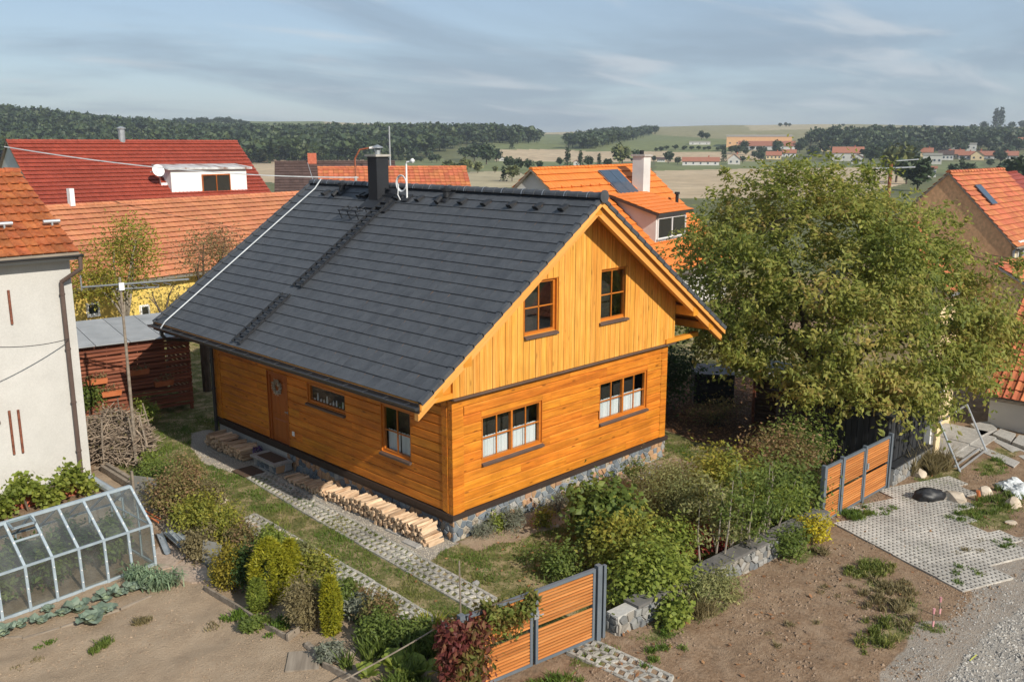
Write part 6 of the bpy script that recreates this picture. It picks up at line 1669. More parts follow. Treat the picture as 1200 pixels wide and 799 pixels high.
def sheet(name, label, pts, h, mat, seed, cat):
    """crumpled sheet on the ground"""
    P = [G(*p) for p in pts]; c = sum(P, Vector()) / len(P); rs = np.random.RandomState(seed); n = 16; V = []; F = []
    xs = [p.x for p in P]; ys = [p.y for p in P]; poly = [(p.x, p.y) for p in P]
    for i in range(n + 1):
        for j in range(n + 1):
            a, b = i / n, j / n; p = P[0].lerp(P[1], a).lerp(P[3].lerp(P[2], a), b); e = min(a, 1 - a, b, 1 - b)
            V.append((p.x - c.x + rs.normal() * .02, p.y - c.y + rs.normal() * .02, .02 + h * min(1, e * 5) * (.4 + .6 * abs(math.sin(a * 7 + seed) * math.cos(b * 5))) + rs.rand() * .03))
    for i in range(n):
        for j in range(n): q = i * (n + 1) + j; F.append((q, q + n + 1, q + n + 2, q + 1))
    o = obj(name, np_mesh(name, V, F, M[mat]), None, Matrix.Translation(c)); tag(o, label, cat); return o
sheet('crumpled_sheet', 'crumpled pale grey sheet on the soil at the right edge', [(1165, 568), (1192, 588), (1215, 578), (1190, 560)], .16, 'tarp', 3, 'sheet')
t = thing('metal_frame', 'galvanised tube frame leaning beside the cream entrance pillar', 'frame', (12.6, -6.46, 0)); f_ = Vector((2.3, .06, 0)); up = Vector((.10, .70, 1.25))
for nm, pts in (('leg', [(0, 0, 0), up]), ('leg', [f_, f_ + up]), ('rail', [up * .04, f_ + up * .04]), ('rail', [up, f_ + up]), ('rail', [up * .06 + Vector((.1, .15, 0)), f_ + up * .06 + Vector((-.1, .15, 0))])):
    m = MB(); m.tube(pts, .03, 8); m.build(nm, M['steel'], t)
for k, (pts, lab) in enumerate((([(1137, 500), (1158, 497), (1168, 506), (1150, 514)], 'pale concrete slab beside the entrance, farthest of the row'), ([(1163, 512), (1172, 506), (1190, 512), (1184, 521)], 'concrete slab in the middle of the row by the white building'), ([(1186, 522), (1194, 513), (1215, 518), (1208, 530)], 'concrete slab at the right edge by the white building'), ([(1155, 512), (1162, 511), (1225, 540), (1215, 548)], 'long narrow concrete strip along the lane edge'), ([(1140, 525), (1146, 521), (1195, 542), (1188, 548)], 'second narrow concrete strip nearer the metal frame'))):
    P = [G(*p) for p in pts]; c = sum(P, Vector()) / len(P); m = MB(); m.prism([tuple(p - c - Z3 * .05) for p in P], (0, 0, .16 if k < 3 else .075)); o = m.build('concrete_slab', M['concrete'], None, Matrix.Translation(c)); tag(o, lab, 'slab', 'slabs along the white building')
m = MB(); m.tube([(0, 0, 0), (.02, 0, .12), (-.01, .02, .25)], .05, 8); o = m.build('orange_tube', M['terracotta'], None, Matrix.Translation(G(1146, 586))); tag(o, 'short upright orange drain tube in the grass patch', 'tube')
for k, (u, v, h, lab) in enumerate(((1093, 737, .42, 'pink topped marking stake, front one of the pair'), (1101, 722, .40, 'pink topped marking stake, rear one of the pair'))):
    t = thing('marking_stake', lab, 'stake', tuple(G(u, v)), 0, 'marking stakes in the soil'); m = MB(); m.tube([(0, 0, 0), (-.02, .01, h)], .014, 5); m.build('stick', M['old_wood'], t)
    m = MB(); m.lathe([(.02, h * .75), (.026, h)], (-.015, .008, 0), 6); m.build('pink_band', leafmat('pink paint', [(.55, .16, .17), (.6, .22, .22)], 0), t)
    m = MB(); m.lathe([(.018, h * .15), (.02, h * .4)], (-.006, 0, 0), 6); m.build('pink_band', bpy.data.materials['pink paint'], t)
m = MB(); a, b = G(1137, 776), G(1145, 769); d = (b - a); y = Vector((-d.y, d.x, 0)).normalized() * .02; m.quad(Vector(), d, d + y, y); m.v = [(q[0], q[1], q[2] + .035) for q in m.v]; o = m.build('paint_mark', leafmat('green paint', [(.45, .55, .05), (.5, .6, .08)], 0), None, Matrix.Translation(a)); tag(o, 'bright green-yellow paint mark sprayed on the gravel', 'paint mark')
# compost boxes and the wood store under the walnut
t = thing('compost_box', 'black compost box with open lid under the walnut tree', 'compost box', (14.0, 1.4, 0), RAD(38))
for (x0, x1, y0, y1) in ((0, 1.5, 0, .04), (0, 1.5, 1.3, 1.34), (0, .04, .04, 1.3), (1.46, 1.5, .04, 1.3)):
    for k in range(6):
        m = MB(); m.box(x0, x1, y0, y1, .02 + k * .165, .17 + k * .165); m.build('board', M['black_wood'], t)
m = MB(); m.hexa([(-.03, -.03, 1.02), (1.53, -.03, 1.02), (1.53, 1.37, 1.02), (-.03, 1.37, 1.02), (-.03, -.03, 1.05), (1.53, -.03, 1.05), (1.53, 1.37, 1.05), (-.03, 1.37, 1.05)]); m.build('lid', M['black'], t)
t = thing('wood_store', 'roofed dark wood store packed with round logs under the walnut', 'wood store', (12.9, -.9, 0), RAD(14))
for x in (0, 1.7):
    for y in (0, .8): m = MB(); m.box(x, x + .08, y, y + .08, 0, 1.5); m.build('post', M['slat_dark'], t)
m = MB(); m.hexa([(-.2, -.2, 1.52), (2.0, -.2, 1.52), (2.0, 1.1, 1.62), (-.2, 1.1, 1.62), (-.2, -.2, 1.56), (2.0, -.2, 1.56), (2.0, 1.1, 1.66), (-.2, 1.1, 1.66)]); m.build('roof', M['ribbed'], t)
lm = MB(); lm.tube([(0, 0, 0), (0, .8, 0)], .062, 7); lme = lm.mesh('stored_log', pmat('dark stored log', [(.05, .032, .02), (.13, .08, .05)], (8, 8, 8), .9, .3, .4))
for j in range(11):
    for i in range(12): obj('stored_log', lme, t, Matrix.Translation((.12 + i * .13 + (.06 if j % 2 else 0), .03 + rng.uniform(-.03, .03), .08 + j * .118)) @ Matrix.Diagonal((rng.uniform(.8, 1.1),) * 1 + (1, 1, 1)))

# ------------------------------------------------------------------ wires
def wire(label, a, b, sag, r=.012, mat='gutter', name='power_line', n=14):
    a, b = Vector(a), Vector(b); m = MB(); m.tube([a.lerp(b, k / n) - Z3 * sag * 4 * (k / n) * (1 - k / n) - a for k in range(n + 1)], r, 4); o = m.build(name, M[mat], None, Matrix.Translation(a)); tag(o, label, 'wire')
def on_depth(u, v, d):
    return cam.location + (_q @ Vector(((u - 600) / 1065.15, -(v - 399.5) / 1065.15, -1.0))) * d
wire('thin grey wire hanging from the white house down pipe to the left', (-4.5, 9.4, 3.9), on_depth(-40, 404, 19), .12)
wire('pale wire crossing in front of the dark red roof', on_depth(5, 172, 40), on_depth(420, 208, 44), .35, .03, 'steel')
wire('dark wire from the brown gable wall towards the right edge', on_depth(1140, 294, 40), on_depth(1240, 306, 30), .1, .02); wire('second dark wire below, from the brown gable to the right', on_depth(1140, 300, 40), on_depth(1240, 316, 30), .1, .02)
wire('rope stretched across the big leaved plants to the gate', G(395, 800, .5), Vector((-3.55, -4.0, 1.1)), .03, .012, 'old_wood', 'rope')
t = thing('plant_stake', 'thin pole tied to the creeper left of the near gate', 'stake', (-3.45, -4.1, 0)); m = MB(); m.tube([(0, 0, 0), (-.02, .02, 2.1)], .015, 6); m.build('pole', M['old_wood'], t)
for k, (x, l) in enumerate(((0.05, .3), (.12, -.1), (-.15, .45))):
    t = thing('plant_stake', ('rust coloured stake under the creeper', 'thin rod beside the rust coloured stake', 'slanting brown stake in front of the creeper')[k], 'stake', (-3.72 + x, -4.38 - .1 * k, 0)); m = MB(); m.tube([(0, 0, 0), (-l * .6, l * .2, 1.1)], .018, 6); m.build('pole', M['slat_dark' if k != 1 else 'old_wood'], t)
# lamp post and mast beyond the ridge
t = thing('street_lamp', 'curved street lamp rising beyond the timber house ridge', 'street lamp', (24.5, 33.5, -2)); tp = on_depth(416, 186, 52); t.location = (tp.x, tp.y, -2.0); h = tp.z + 2
m = MB(); m.tube([(0, 0, 0), (0, 0, h - 1.0)], [.12, .08], 8); m.build('pole', M['concrete'], t); m = MB(); m.tube([(0, 0, h - 1.2), (0, 0, h), (.2, -.2, h + .5), (.6, -.6, h + .6)], .05, 6); m.build('arm', M['slat_dark'], t)
m = MB(); m.hexa([(.5, -.7, h + .55), (.7, -.5, h + .55), (1.0, -.8, h + .6), (.8, -1.0, h + .6), (.5, -.7, h + .65), (.7, -.5, h + .65), (1.0, -.8, h + .72), (.8, -1.0, h + .72)]); m.build('lamp_head', M['white'], t)
m = MB(); 
for k in range(3): m.tube([(-.9 + .1 * k, .9 - .1 * k, h - 1.5 - k * .15), (.9 - .1 * k, -.9 + .1 * k, h - 1.5 - k * .15)], .03, 4)
m.box(-.25, .25, -.2, .2, h - 1.8, h - 1.4); m.build('insulator_bracket', M['gutter'], t)
t = thing('mast', 'slim pale mast standing behind the black chimney', 'mast', (0, 0, 0)); tp = on_depth(456, 148, 70); t.location = (tp.x, tp.y, -2.5); m = MB(); m.tube([(0, 0, 0), (0, 0, tp.z + 2.5)], [.10, .06], 6); m.build('pole', M['steel'], t)
t = thing('utility_pole', 'pole with cross arms and insulators beyond the walnut tree', 'utility pole', (0, 0, 0)); tp = on_depth(1044, 196, 60); t.location = (tp.x, tp.y, -2.5); h = tp.z + 2.5
m = MB(); m.tube([(0, 0, 0), (0, 0, h + .2)], .12, 8); m.build('pole', M['slat_dark'], t); m = MB(); m.tube([rt * -1.0 + Z3 * (h - .1), rt * 1.6 + Z3 * h], .05, 5); m.tube([rt * .3 + Z3 * (h + .4), rt * 1.8 + Z3 * (h + .5)], .04, 5); m.build('cross_arm', M['steel'], t)
# ------------------------------------------------------------------ walnut tree
def walnut():
    rs = np.random.RandomState(77)
    loc = Vector((13.6, -1.6, 0)); root = thing('walnut_tree', 'large spreading walnut tree with olive green and yellowing leaves', 'tree', tuple(loc))
    lobes = [((.2, -.2, 5.2), (3.6, 3.6, 2.7), 150), ((-2.3, 1.6, 4.5), (1.7, 1.7, 2.0), 60), ((2.4, -2.6, 4.2), (2.4, 2.2, 2.0), 80), ((.6, 1.2, 7.0), (2.0, 2.0, 1.1), 50), ((-1.6, -2.4, 4.2), (2.0, 1.8, 1.7), 60), ((1.4, 3.8, 4.4), (2.1, 1.9, 2.0), 45), ((3.4, -3.6, 3.0), (1.6, 1.4, 1.2), 34), ((-.6, -1.6, 6.2), (1.8, 1.8, 1.2), 42), ((4.2, 1, 4.5), (1.6, 1.9, 1.8), 34),
             ((-3.0, .4, 3.2), (1.1, 1.2, 1.1), 32), ((-3.2, -1.5, 2.35), (1.0, 1.1, .8), 32), ((-2.7, -2.9, 2.4), (1.1, 1.0, .8), 34), ((-1.5, -3.8, 2.25), (1.2, .9, .8), 34), ((-.2, -4.3, 2.7), (1.2, .9, .8), 30), ((1.0, -4.6, 3.3), (1.2, .9, .9), 30), ((-2.4, 2.4, 3.1), (1.4, 1.4, 1.1), 30), ((-.4, 2.6, 6.5), (1.3, 1.3, 1.0), 28), ((-1.7, 2.8, 5.2), (1.4, 1.4, 1.3), 32), ((2.4, -1.7, 5.8), (1.5, 1.5, 1.2), 34), ((-.7, .9, 7.7), (.6, .6, .7), 10), ((2.6, .2, 6.9), (.8, .8, .7), 12), ((-2.6, .6, 6.0), (.8, .8, .7), 12), ((1.6, -.6, 7.4), (.6, .6, .7), 9)]
    T = []
    for c, r, n in lobes: T.append(np.array(c) + ellipsoid_pts(n, r, rs, .50, .15) * (.80 + .36 * rs.rand(n, 1) + .30 * (rs.rand(n, 1) > .93)))
    T = np.concatenate(T); T = T[T[:, 2] > 1.45]
    branchy(root, (0, 0, 0), T, .26, (.1, 0, 1.9), M['bark'], rs, limbs=9, thin=.014)
    # sprays: each tip carries leaflets along short drooping twigs
    P = []
    for t in T:
        for q in range(rs.randint(2, 8)):
            d = rs.normal(size=3) * np.array([1, 1, .55]); d /= np.linalg.norm(d); L = .35 + .6 * rs.rand()
            k = np.linspace(.25, 1, 17)[:, None]
            pts = t + d * L * k + np.array([0, 0, -1]) * (k ** 2) * .12 + rs.normal(size=(17, 3)) * .07
            P.append(pts)
    P = np.concatenate(P); v, f = leaf_quads(P, .165, .25, .46, rs, droop=.5, out=(0, 0, 3.8), outk=.65)
    obj('crown', np_mesh('crown', v, f, M['lf_walnut']), root)
walnut()
def leafy_tree(name, label, loc, tips, n_spray, leaf, mat, trunk, fork, limbs, seed, spread=.4, bark='bark', group=None, twigs=.012):
    rs = np.random.RandomState(seed); root = thing(name, label, 'tree', tuple(loc), 0, group)
    T = np.concatenate([np.array(c) + ellipsoid_pts(n, r, rs, .45, .15) for c, r, n in tips])
    branchy(root, (0, 0, 0), T, trunk, fork, M[bark], rs, limbs=limbs, thin=twigs)
    if n_spray:
        P = np.repeat(T, n_spray, 0) + rs.normal(size=(len(T) * n_spray, 3)) * spread; v, f = leaf_quads(P, leaf, .3, .5, rs); obj('crown', np_mesh('crown', v, f, M[mat]), root)
    return root
leafy_tree('bare_tree', 'thin apple tree with sparse yellow green leaves by the yellow house, left one', (1.6, 20.9, 0), [((-.2, .2, 4.1), (1.6, 1.2, 1.0), 130), ((.5, 0, 5.0), (.9, .9, .9), 70), ((-1.2, .1, 3.4), (1.0, .9, .6), 60)], 24, .12, 'lf_yelgreen', .10, (0, 0, 1.9), 6, 5, .28, 'bark_pale', None, .011)
leafy_tree('bare_tree', 'sparse twiggy apple tree in front of the pale orange roof, right one', (4.35, 19.9, 0), [((.3, .1, 4.3), (1.25, 1.1, .95), 140), ((1.0, .1, 4.7), (.8, .7, .7), 60)], 16, .10, 'lf_rose', .10, (.1, 0, 2.6), 6, 6, .25, 'bark', None, .011)
leafy_tree('bare_tree', 'low old apple tree with leaning trunk at the shed corner', (2.3, 19.2, 0), [((.5, .2, 3.1), (1.3, .9, .4), 50)], 9, .10, 'lf_rose', .09, (.2, 0, 1.8), 5, 7, .26, 'bark', None, .011)
# dark shrubs right of the house, in the walnut's shade
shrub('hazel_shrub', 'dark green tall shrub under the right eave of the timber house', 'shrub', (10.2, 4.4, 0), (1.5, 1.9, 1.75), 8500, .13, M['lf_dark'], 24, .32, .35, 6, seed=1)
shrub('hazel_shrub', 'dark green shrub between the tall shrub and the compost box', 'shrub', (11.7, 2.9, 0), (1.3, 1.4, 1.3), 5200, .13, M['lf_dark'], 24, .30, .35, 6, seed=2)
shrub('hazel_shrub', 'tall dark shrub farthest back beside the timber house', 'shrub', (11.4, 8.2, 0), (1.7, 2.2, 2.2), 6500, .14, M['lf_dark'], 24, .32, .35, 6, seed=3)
shrub('dead_shrub', 'purplish brown low shrub in the shade below the compost box', 'shrub', (11.6, .55, 0), (1.3, .7, .40), 1400, .09, M['lf_rose'], 18, .2, .2, 6, seed=4)
# front garden
shrub('lilac_shrub', 'dark big leaved shrub in the front garden below the right window', 'shrub', (2.45, -2.4, 0), (.85, .75, .66), 3900, .15, M['lf_mid'], 20, .22, .4, 5, seed=10, aspect=.75)
shrub('guelder_shrub', 'bushy yellow green shrub right of the near gate spilling over the wall', 'shrub', (.72, -4.80, 0), (.66, .55, .62), 5200, .105, M['lf_light'], 24, .2, .3, 6, seed=11, aspect=.6)
shrub('guelder_shrub', 'yellowing bush behind the near gate, left of the big leaved shrub', 'shrub', (1.55, -3.55, 0), (.75, .65, .58), 3900, .10, M['lf_yelgreen'], 22, .2, .3, 5, seed=12, aspect=.55)
shrub('low_shrub', 'small green shrub on the lawn left of the yellowing bush', 'shrub', (.55, -2.75, 0), (.62, .5, .30), 1700, .09, M['lf_mid'], 22, .16, .3, 4, seed=13)
shrub('tamarisk_shrub', 'feathery grey green shrub in the middle of the front garden', 'shrub', (4.0, -2.9, 0), (.95, .85, .78), 5600, .085, M['lf_feather'], 26, .2, .2, 8, seed=14, aspect=.3)
shrub('tamarisk_shrub', 'second feathery shrub nearer the house corner', 'shrub', (5.3, -2.1, 0), (.85, .75, .52), 2600, .085, M['lf_feather'], 26, .2, .2, 8, seed=15, aspect=.3)
shrub('wall_shrub', 'low light green shrub hanging over the coping right of the near gate post', 'shrub', (1.35, -5.0, 0), (.75, .34, .30), 2400, .095, M['lf_light'], 20, .14, .3, 4, seed=91)
shrub('rose_shrub', 'green shrub left of the saplings behind the front wall', 'shrub', (2.2, -4.25, 0), (.65, .5, .52), 2300, .095, M['lf_light'], 22, .18, .3, 5, seed=16)
shrub('rose_shrub', 'rusty leaved rose bush behind the front wall, near the far gate', 'shrub', (7.3, -3.9, 0), (1.3, 1.0, .88), 6200, .095, M['lf_rose'], 22, .24, .3, 7, seed=17)
shrub('elder_shrub', 'full green shrub spilling over the wall at the far gate', 'shrub', (6.3, -4.6, 0), (1.15, .8, .72), 6200, .11, M['lf_mid'], 24, .22, .3, 7, seed=18)
shrub('elder_shrub', 'light green shrub in front of the rose bush', 'shrub', (5.35, -3.5, 0), (1.0, .9, .82), 5600, .10, M['lf_yelgreen'], 24, .22, .3, 6, seed=19)
shrub('elder_shrub', 'tall loose green shrub against the dark shed', 'shrub', (8.8, -3.5, 0), (1.2, 1.0, .85), 4300, .10, M['lf_mid'], 20, .24, .3, 7, seed=20)
shrub('burning_bush', 'small bright red leaved bush behind the front wall', 'shrub', (3.15, -4.25, 0), (.42, .35, .36), 900, .085, M['lf_red'], 18, .12, .3, 4, seed=21)
shrub('burning_bush', 'tiny crimson leaved bush right of the larger red bush', 'shrub', (3.75, -4.55, 0), (.28, .22, .24), 420, .08, M['lf_red'], 16, .09, .3, 3, seed=22)
shrub('yellow_shrub', 'small golden yellow shrub at the wall end by the far gate', 'shrub', (5.55, -5.72, 0), (.40, .3, .34), 1500, .075, M['lf_yellow'], 18, .10, .3, 4, seed=23)
shrub('weed_clump', 'green weed clump outside the wall below the golden shrub', 'weed', (4.65, -5.72, 0), (.55, .3, .3), 1500, .085, M['lf_mid'], 18, .11, .3, 3, seed=24)
shrub('weed_clump', 'bright green weed outside the wall near the gate post', 'weed', (.45, -5.65, 0), (.30, .25, .26), 800, .11, M['lf_light'], 14, .09, .3, 3, seed=25, aspect=.7)
shrub('weed_clump', 'loose grey green weeds outside the wall below the red bush', 'weed', (1.75, -5.68, 0), (.75, .32, .35), 2200, .075, M['lf_feather'], 18, .13, .3, 5, seed=26, aspect=.4)
weed_patch('weed_clump', 'dry grassy weeds left of the bright green weed', 'weed', (1.0, -5.6, 0), 0.40, 0.32, 0.40, 900, M['lf_dry'], 27)
weed_patch('weed_clump', 'tall dry grass at the foot of the black shed stones', 'weed', (12.15, -5.85, 0), 0.57, 0.32, 0.55, 900, M['lf_dry'], 28)
weed_patch('weed_clump', 'green weeds at the foot of the far gate', 'weed', (7.75, -5.75, 0), 0.57, 0.29, 0.13, 900, M['lf_grass_g'], 29)
weed_patch('weed_clump', 'dark weed tuft on the soil beside the forecourt', 'weed', (4.75, -7.9, 0), 0.52, 0.40, 0.13, 900, M['lf_dry'], 30)
weed_patch('weed_clump', 'green weed with tall shoot beside the forecourt edge', 'weed', (5.35, -7.35, 0), 0.46, 0.29, 0.13, 900, M['lf_grass'], 31)
weed_patch('weed_clump', 'dry brown weed patch around the marking stakes', 'weed', (3.85, -8.25, 0), 0.75, 0.57, 0.13, 1170, M['lf_dry'], 32)
weed_patch('weed_clump', 'green and brown weed patch nearest the bottom of the lane', 'weed', (2.75, -8.45, 0), 0.69, 0.46, 0.13, 1080, M['lf_grass'], 33)
weed_patch('weed_clump', 'long green grass streak on the lane soil', 'weed', (4.95, -7.15, 0), 0.57, 0.25, 0.10, 800, M['lf_grass'], 34)
weed_patch('weed_clump', 'green plants around the orange tube at the right', 'weed', (11.0, -7.9, 0), 0.92, 0.40, 0.13, 1440, M['lf_mid'], 35)
# saplings with bare stems
def sapling(name, label, loc, stems, h, r, n, mat, seed, leaf=.11, aspect=.4):
    rs = np.random.RandomState(seed); root = thing(name, label, 'sapling', tuple(loc)); P = []
    for k in range(stems):
        b = Vector((rs.normal() * .28, rs.normal() * .12, 0)); t = b + Vector((rs.normal() * .22, rs.normal() * .22, h * (.8 + .3 * rs.rand()))); md = b.lerp(t, .5) + Vector((rs.normal(), rs.normal(), 0)) * .05
        m = MB(); m.tube([b, md, t], [.024, .017, .006], 6); m.build('stem', M['bark_pale'], root)
        for q in range(9):
            f_ = .38 + .62 * rs.rand(); s = b.lerp(t, f_); d = Vector((rs.normal(), rs.normal(), .3 * rs.normal() + .15)).normalized() * r * (1.15 - .6 * f_) * (.6 + .6 * rs.rand())
            kk = np.linspace(.2, 1, n)[:, None]; P.append(np.array(s) + np.array(d) * kk + rs.normal(size=(n, 3)) * .07)
    P = np.concatenate(P); v, f = leaf_quads(P, leaf, .4, aspect, rs, droop=.3); obj('foliage', np_mesh('foliage', v, f, M[mat]), root)
sapling('ash_sapling', 'group of slim saplings with bare pale stems at the front wall', (3.9, -5.15, 0), 7, 2.0, .75, 34, 'lf_mid', 51)
sapling('ash_sapling', 'slim saplings with light leaves left of the bare stemmed group', (3.2, -4.8, 0), 5, 1.7, .7, 30, 'lf_feather', 52)
sapling('ash_sapling', 'two thin saplings standing right of the bare stemmed group', (4.75, -5.2, 0), 3, 1.75, .7, 30, 'lf_light', 53)
# house bed
for k, (u, v, R, mt, lab) in enumerate(((608, 620, (0.36, 0.25, 0.26), 'lf_lavender', 'grey lavender tuft below the left gable window'), (655, 604, (0.40, 0.31, 0.34), 'lf_lavender', 'large grey lavender tuft at the plinth, right of the golden dwarf shrub'), (640, 617, (0.29, 0.27, 0.25), 'lf_yelgreen', 'golden green dwarf shrub in the bed at the plinth'), (582, 620, (0.25, 0.16, 0.18), 'lf_light', 'small light green plant at the plinth'), (566, 628, (0.29, 0.16, 0.16), 'lf_lavender', 'low grey plant at the plinth near the house corner'),
        (595, 615, (0.34, 0.17, 0.21), 'lf_lavender', 'grey plant between two plinth plants'), (678, 590, (0.34, 0.25, 0.26), 'lf_light', 'light green plant at the plinth behind the big leaved shrub'), (764, 582, (0.38, 0.29, 0.45), 'lf_flower', 'white flowering plant at the right house corner'), (745, 572, (0.50, 0.36, 0.45), 'lf_mid', 'green plant left of the white flowers'), (790, 566, (.6, .4, .25), 'lf_feather', 'low feathery plants right of the white flowers'))):
    shrub('bed_plant', lab, 'plant', tuple(G(u, v)), R, 700, .07 if mt != 'lf_lavender' else .10, M[mt], 16, .08, .3, 2, seed=60 + k, aspect=.5 if mt != 'lf_lavender' else .14)
# left bed
shrub('golden_box', 'round golden green clipped shrub beside the concrete slab', 'shrub', tuple(G(270, 690)), (.30, .30, .50), 5600, .055, M['lf_box'], 26, .09, .75, 3, seed=80, up=.1)
def thuja(label, p, r, h, seed, mat='lf_thuja'):
    rs = np.random.RandomState(seed); root = thing('golden_thuja', label, 'shrub', tuple(p)); n = 5200
    z = rs.rand(n) ** .8; rr = r * (np.sin(np.clip(z * .86 + .14, 0, 1) * 3.1416) ** .6) * (.75 + .3 * rs.rand(n)); a = rs.rand(n) * 6.283; a = a + .25 * np.sin(a * 5)
    P = np.stack([np.cos(a) * rr, np.sin(a) * rr, z * h + .03], 1); v, f = leaf_quads(P, .085, 1.2, .35, rs, droop=-1.5); obj('foliage', np_mesh('foliage', v, f, M[mat]), root); m = MB(); m.tube([(0, 0, 0), (0, 0, h * .8)], [.035, .01], 6); m.build('trunk', M['bark'], root)
thuja('broad golden thuja right of the round golden shrub', G(318, 705), .40, 1.28, 1); thuja('narrow golden thuja at the right end of the garden bed', G(389, 744), .17, 1.12, 2); thuja('small golden thuja between the broad one and the dry shrub', G(342, 692), .20, 1.05, 3); thuja('low green thuja in front of the broad golden thuja', G(303, 716), .16, .62, 4, 'lf_light')
shrub('dry_shrub', 'brownish dry looking shrub between the golden thujas', 'shrub', tuple(G(357, 736)), (.42, .36, .60), 4600, .07, M['lf_dry'], 24, .09, .3, 6, seed=84, aspect=.35)
shrub('dry_shrub', 'dark shrub in the shade behind the golden shrubs', 'shrub', tuple(G(298, 692)), (.32, .3, .5), 3000, .07, M['lf_dark'], 24, .1, .3, 5, seed=85)
BEDL = [(205, 603, (0.69, 0.56, 0.65), 'lf_rose', 'rust tinged shrub at the far end of the garden bed'), (190, 585, (0.56, 0.50, 0.55), 'lf_mid', 'green shrub beside the cement panel'), (232, 622, (0.56, 0.50, 0.52), 'lf_yelgreen', 'yellowing rose bush behind the gutter pile'), (262, 640, (0.50, 0.45, 0.49), 'lf_yelgreen', 'yellow green bush left of the round golden shrub'), (240, 655, (0.34, 0.34, 0.36), 'lf_dry', 'dry plants directly behind the timber beam'),
        (292, 655, (0.47, 0.43, 0.47), 'lf_rose', 'loose rusty shrub behind the thujas'), (318, 660, (0.39, 0.34, 0.39), 'lf_light', 'light green plants beside the lattice pavers'), (345, 672, (0.45, 0.36, 0.34), 'lf_feather', 'grey green weeds along the lattice pavers'), (372, 690, (0.43, 0.34, 0.36), 'lf_yelgreen', 'yellow flowering weeds behind the dry shrub'), (400, 712, (0.34, 0.34, 0.26), 'lf_mid', 'low green plants right of the narrow thuja'),
        (420, 722, (0.39, 0.34, 0.20), 'lf_lavender', 'grey low plants in front of the narrow thuja'), (215, 572, (0.50, 0.45, 0.52), 'lf_rose', 'thin shrub at the lawn edge near the brushwood'), (250, 600, (0.45, 0.39, 0.45), 'lf_dry', 'dry seed heads along the lawn edge'), (455, 735, (0.45, 0.39, 0.36), 'lf_rose', 'rose with yellow blooms beside the pavers'), (440, 752, (0.34, 0.34, 0.33), 'lf_mid', 'green plants behind the long beam'), (478, 760, (0.50, 0.45, 0.29), 'lf_mid', 'dark green weeds left of the red creeper'),
        (300, 735, (0.28, 0.17, 0.13), 'lf_mid', 'small green plants at the board edging'), (388, 775, (0.34, 0.22, 0.16), 'lf_lavender', 'grey green tuft beside the curved log'), (180, 560, (0.34, 0.34, 0.39), 'lf_light', 'bright plants below the slatted shed'), (175, 500, (0.34, 0.34, 0.52), 'lf_light', 'bright green climber base at the slatted wall'), (258, 682, (0.17, 0.13, 0.13), 'lf_mid', 'small green tuft at the foot of the golden shrub')]
for k, (u, v, R, mt, lab) in enumerate(BEDL): shrub('bed_plant', lab, 'plant', tuple(G(u, v)), R, int(5200 * R[0]), .075, M[mt], 20, min(R) * .25, .25, 4, seed=100 + k)
rs = np.random.RandomState(31)
# white blossoms and stones along the old paver edge
for k, (u, v, rx, ry, h, mt, lab) in enumerate(((196, 588, .4, .3, .45, 'lf_dry', 'tall dry perennials below the cement panel'), (228, 600, .45, .4, .40, 'lf_mid', 'green grassy weeds between bed shrubs, far end'), (275, 628, .4, .3, .35, 'lf_dry', 'straw coloured weeds beside the golden round shrub'), (312, 642, .35, .3, .30, 'lf_grass_g', 'green grassy weeds behind the thujas'), (340, 655, .4, .3, .34, 'lf_yelgreen', 'yellow green weeds at the far end of the bed pavers'),
        (360, 676, .4, .3, .30, 'lf_dry', 'dry weeds along the middle of the bed pavers'), (388, 697, .35, .3, .28, 'lf_mid', 'green weeds along the near part of the bed pavers'), (412, 708, .3, .25, .30, 'lf_rose', 'rusty weeds near the end of the bed pavers'), (440, 726, .4, .3, .24, 'lf_grass_g', 'fresh green weeds by the near end of the pavers'), (488, 748, .35, .3, .30, 'lf_yelgreen', 'yellow green weeds behind the near gate creeper'),
        (432, 770, .3, .25, .34, 'lf_mid', 'green weeds in front of the long beam'), (505, 770, .4, .3, .4, 'lf_mid', 'dark weeds behind the horseradish'), (470, 812, .5, .3, .3, 'lf_mid', 'weeds at the bottom edge under the horseradish'), (330, 735, .3, .2, .14, 'lf_grass_g', 'small grass tuft in front of the dry shrub'), (285, 722, .3, .15, .12, 'lf_grass_g', 'small grass tuft at the board edging'))):
    weed_patch('weed_clump', lab, 'weed', tuple(G(u, v)), rx, ry, h, int(2200 * rx), M[mt], 40 + k, .35, .014)
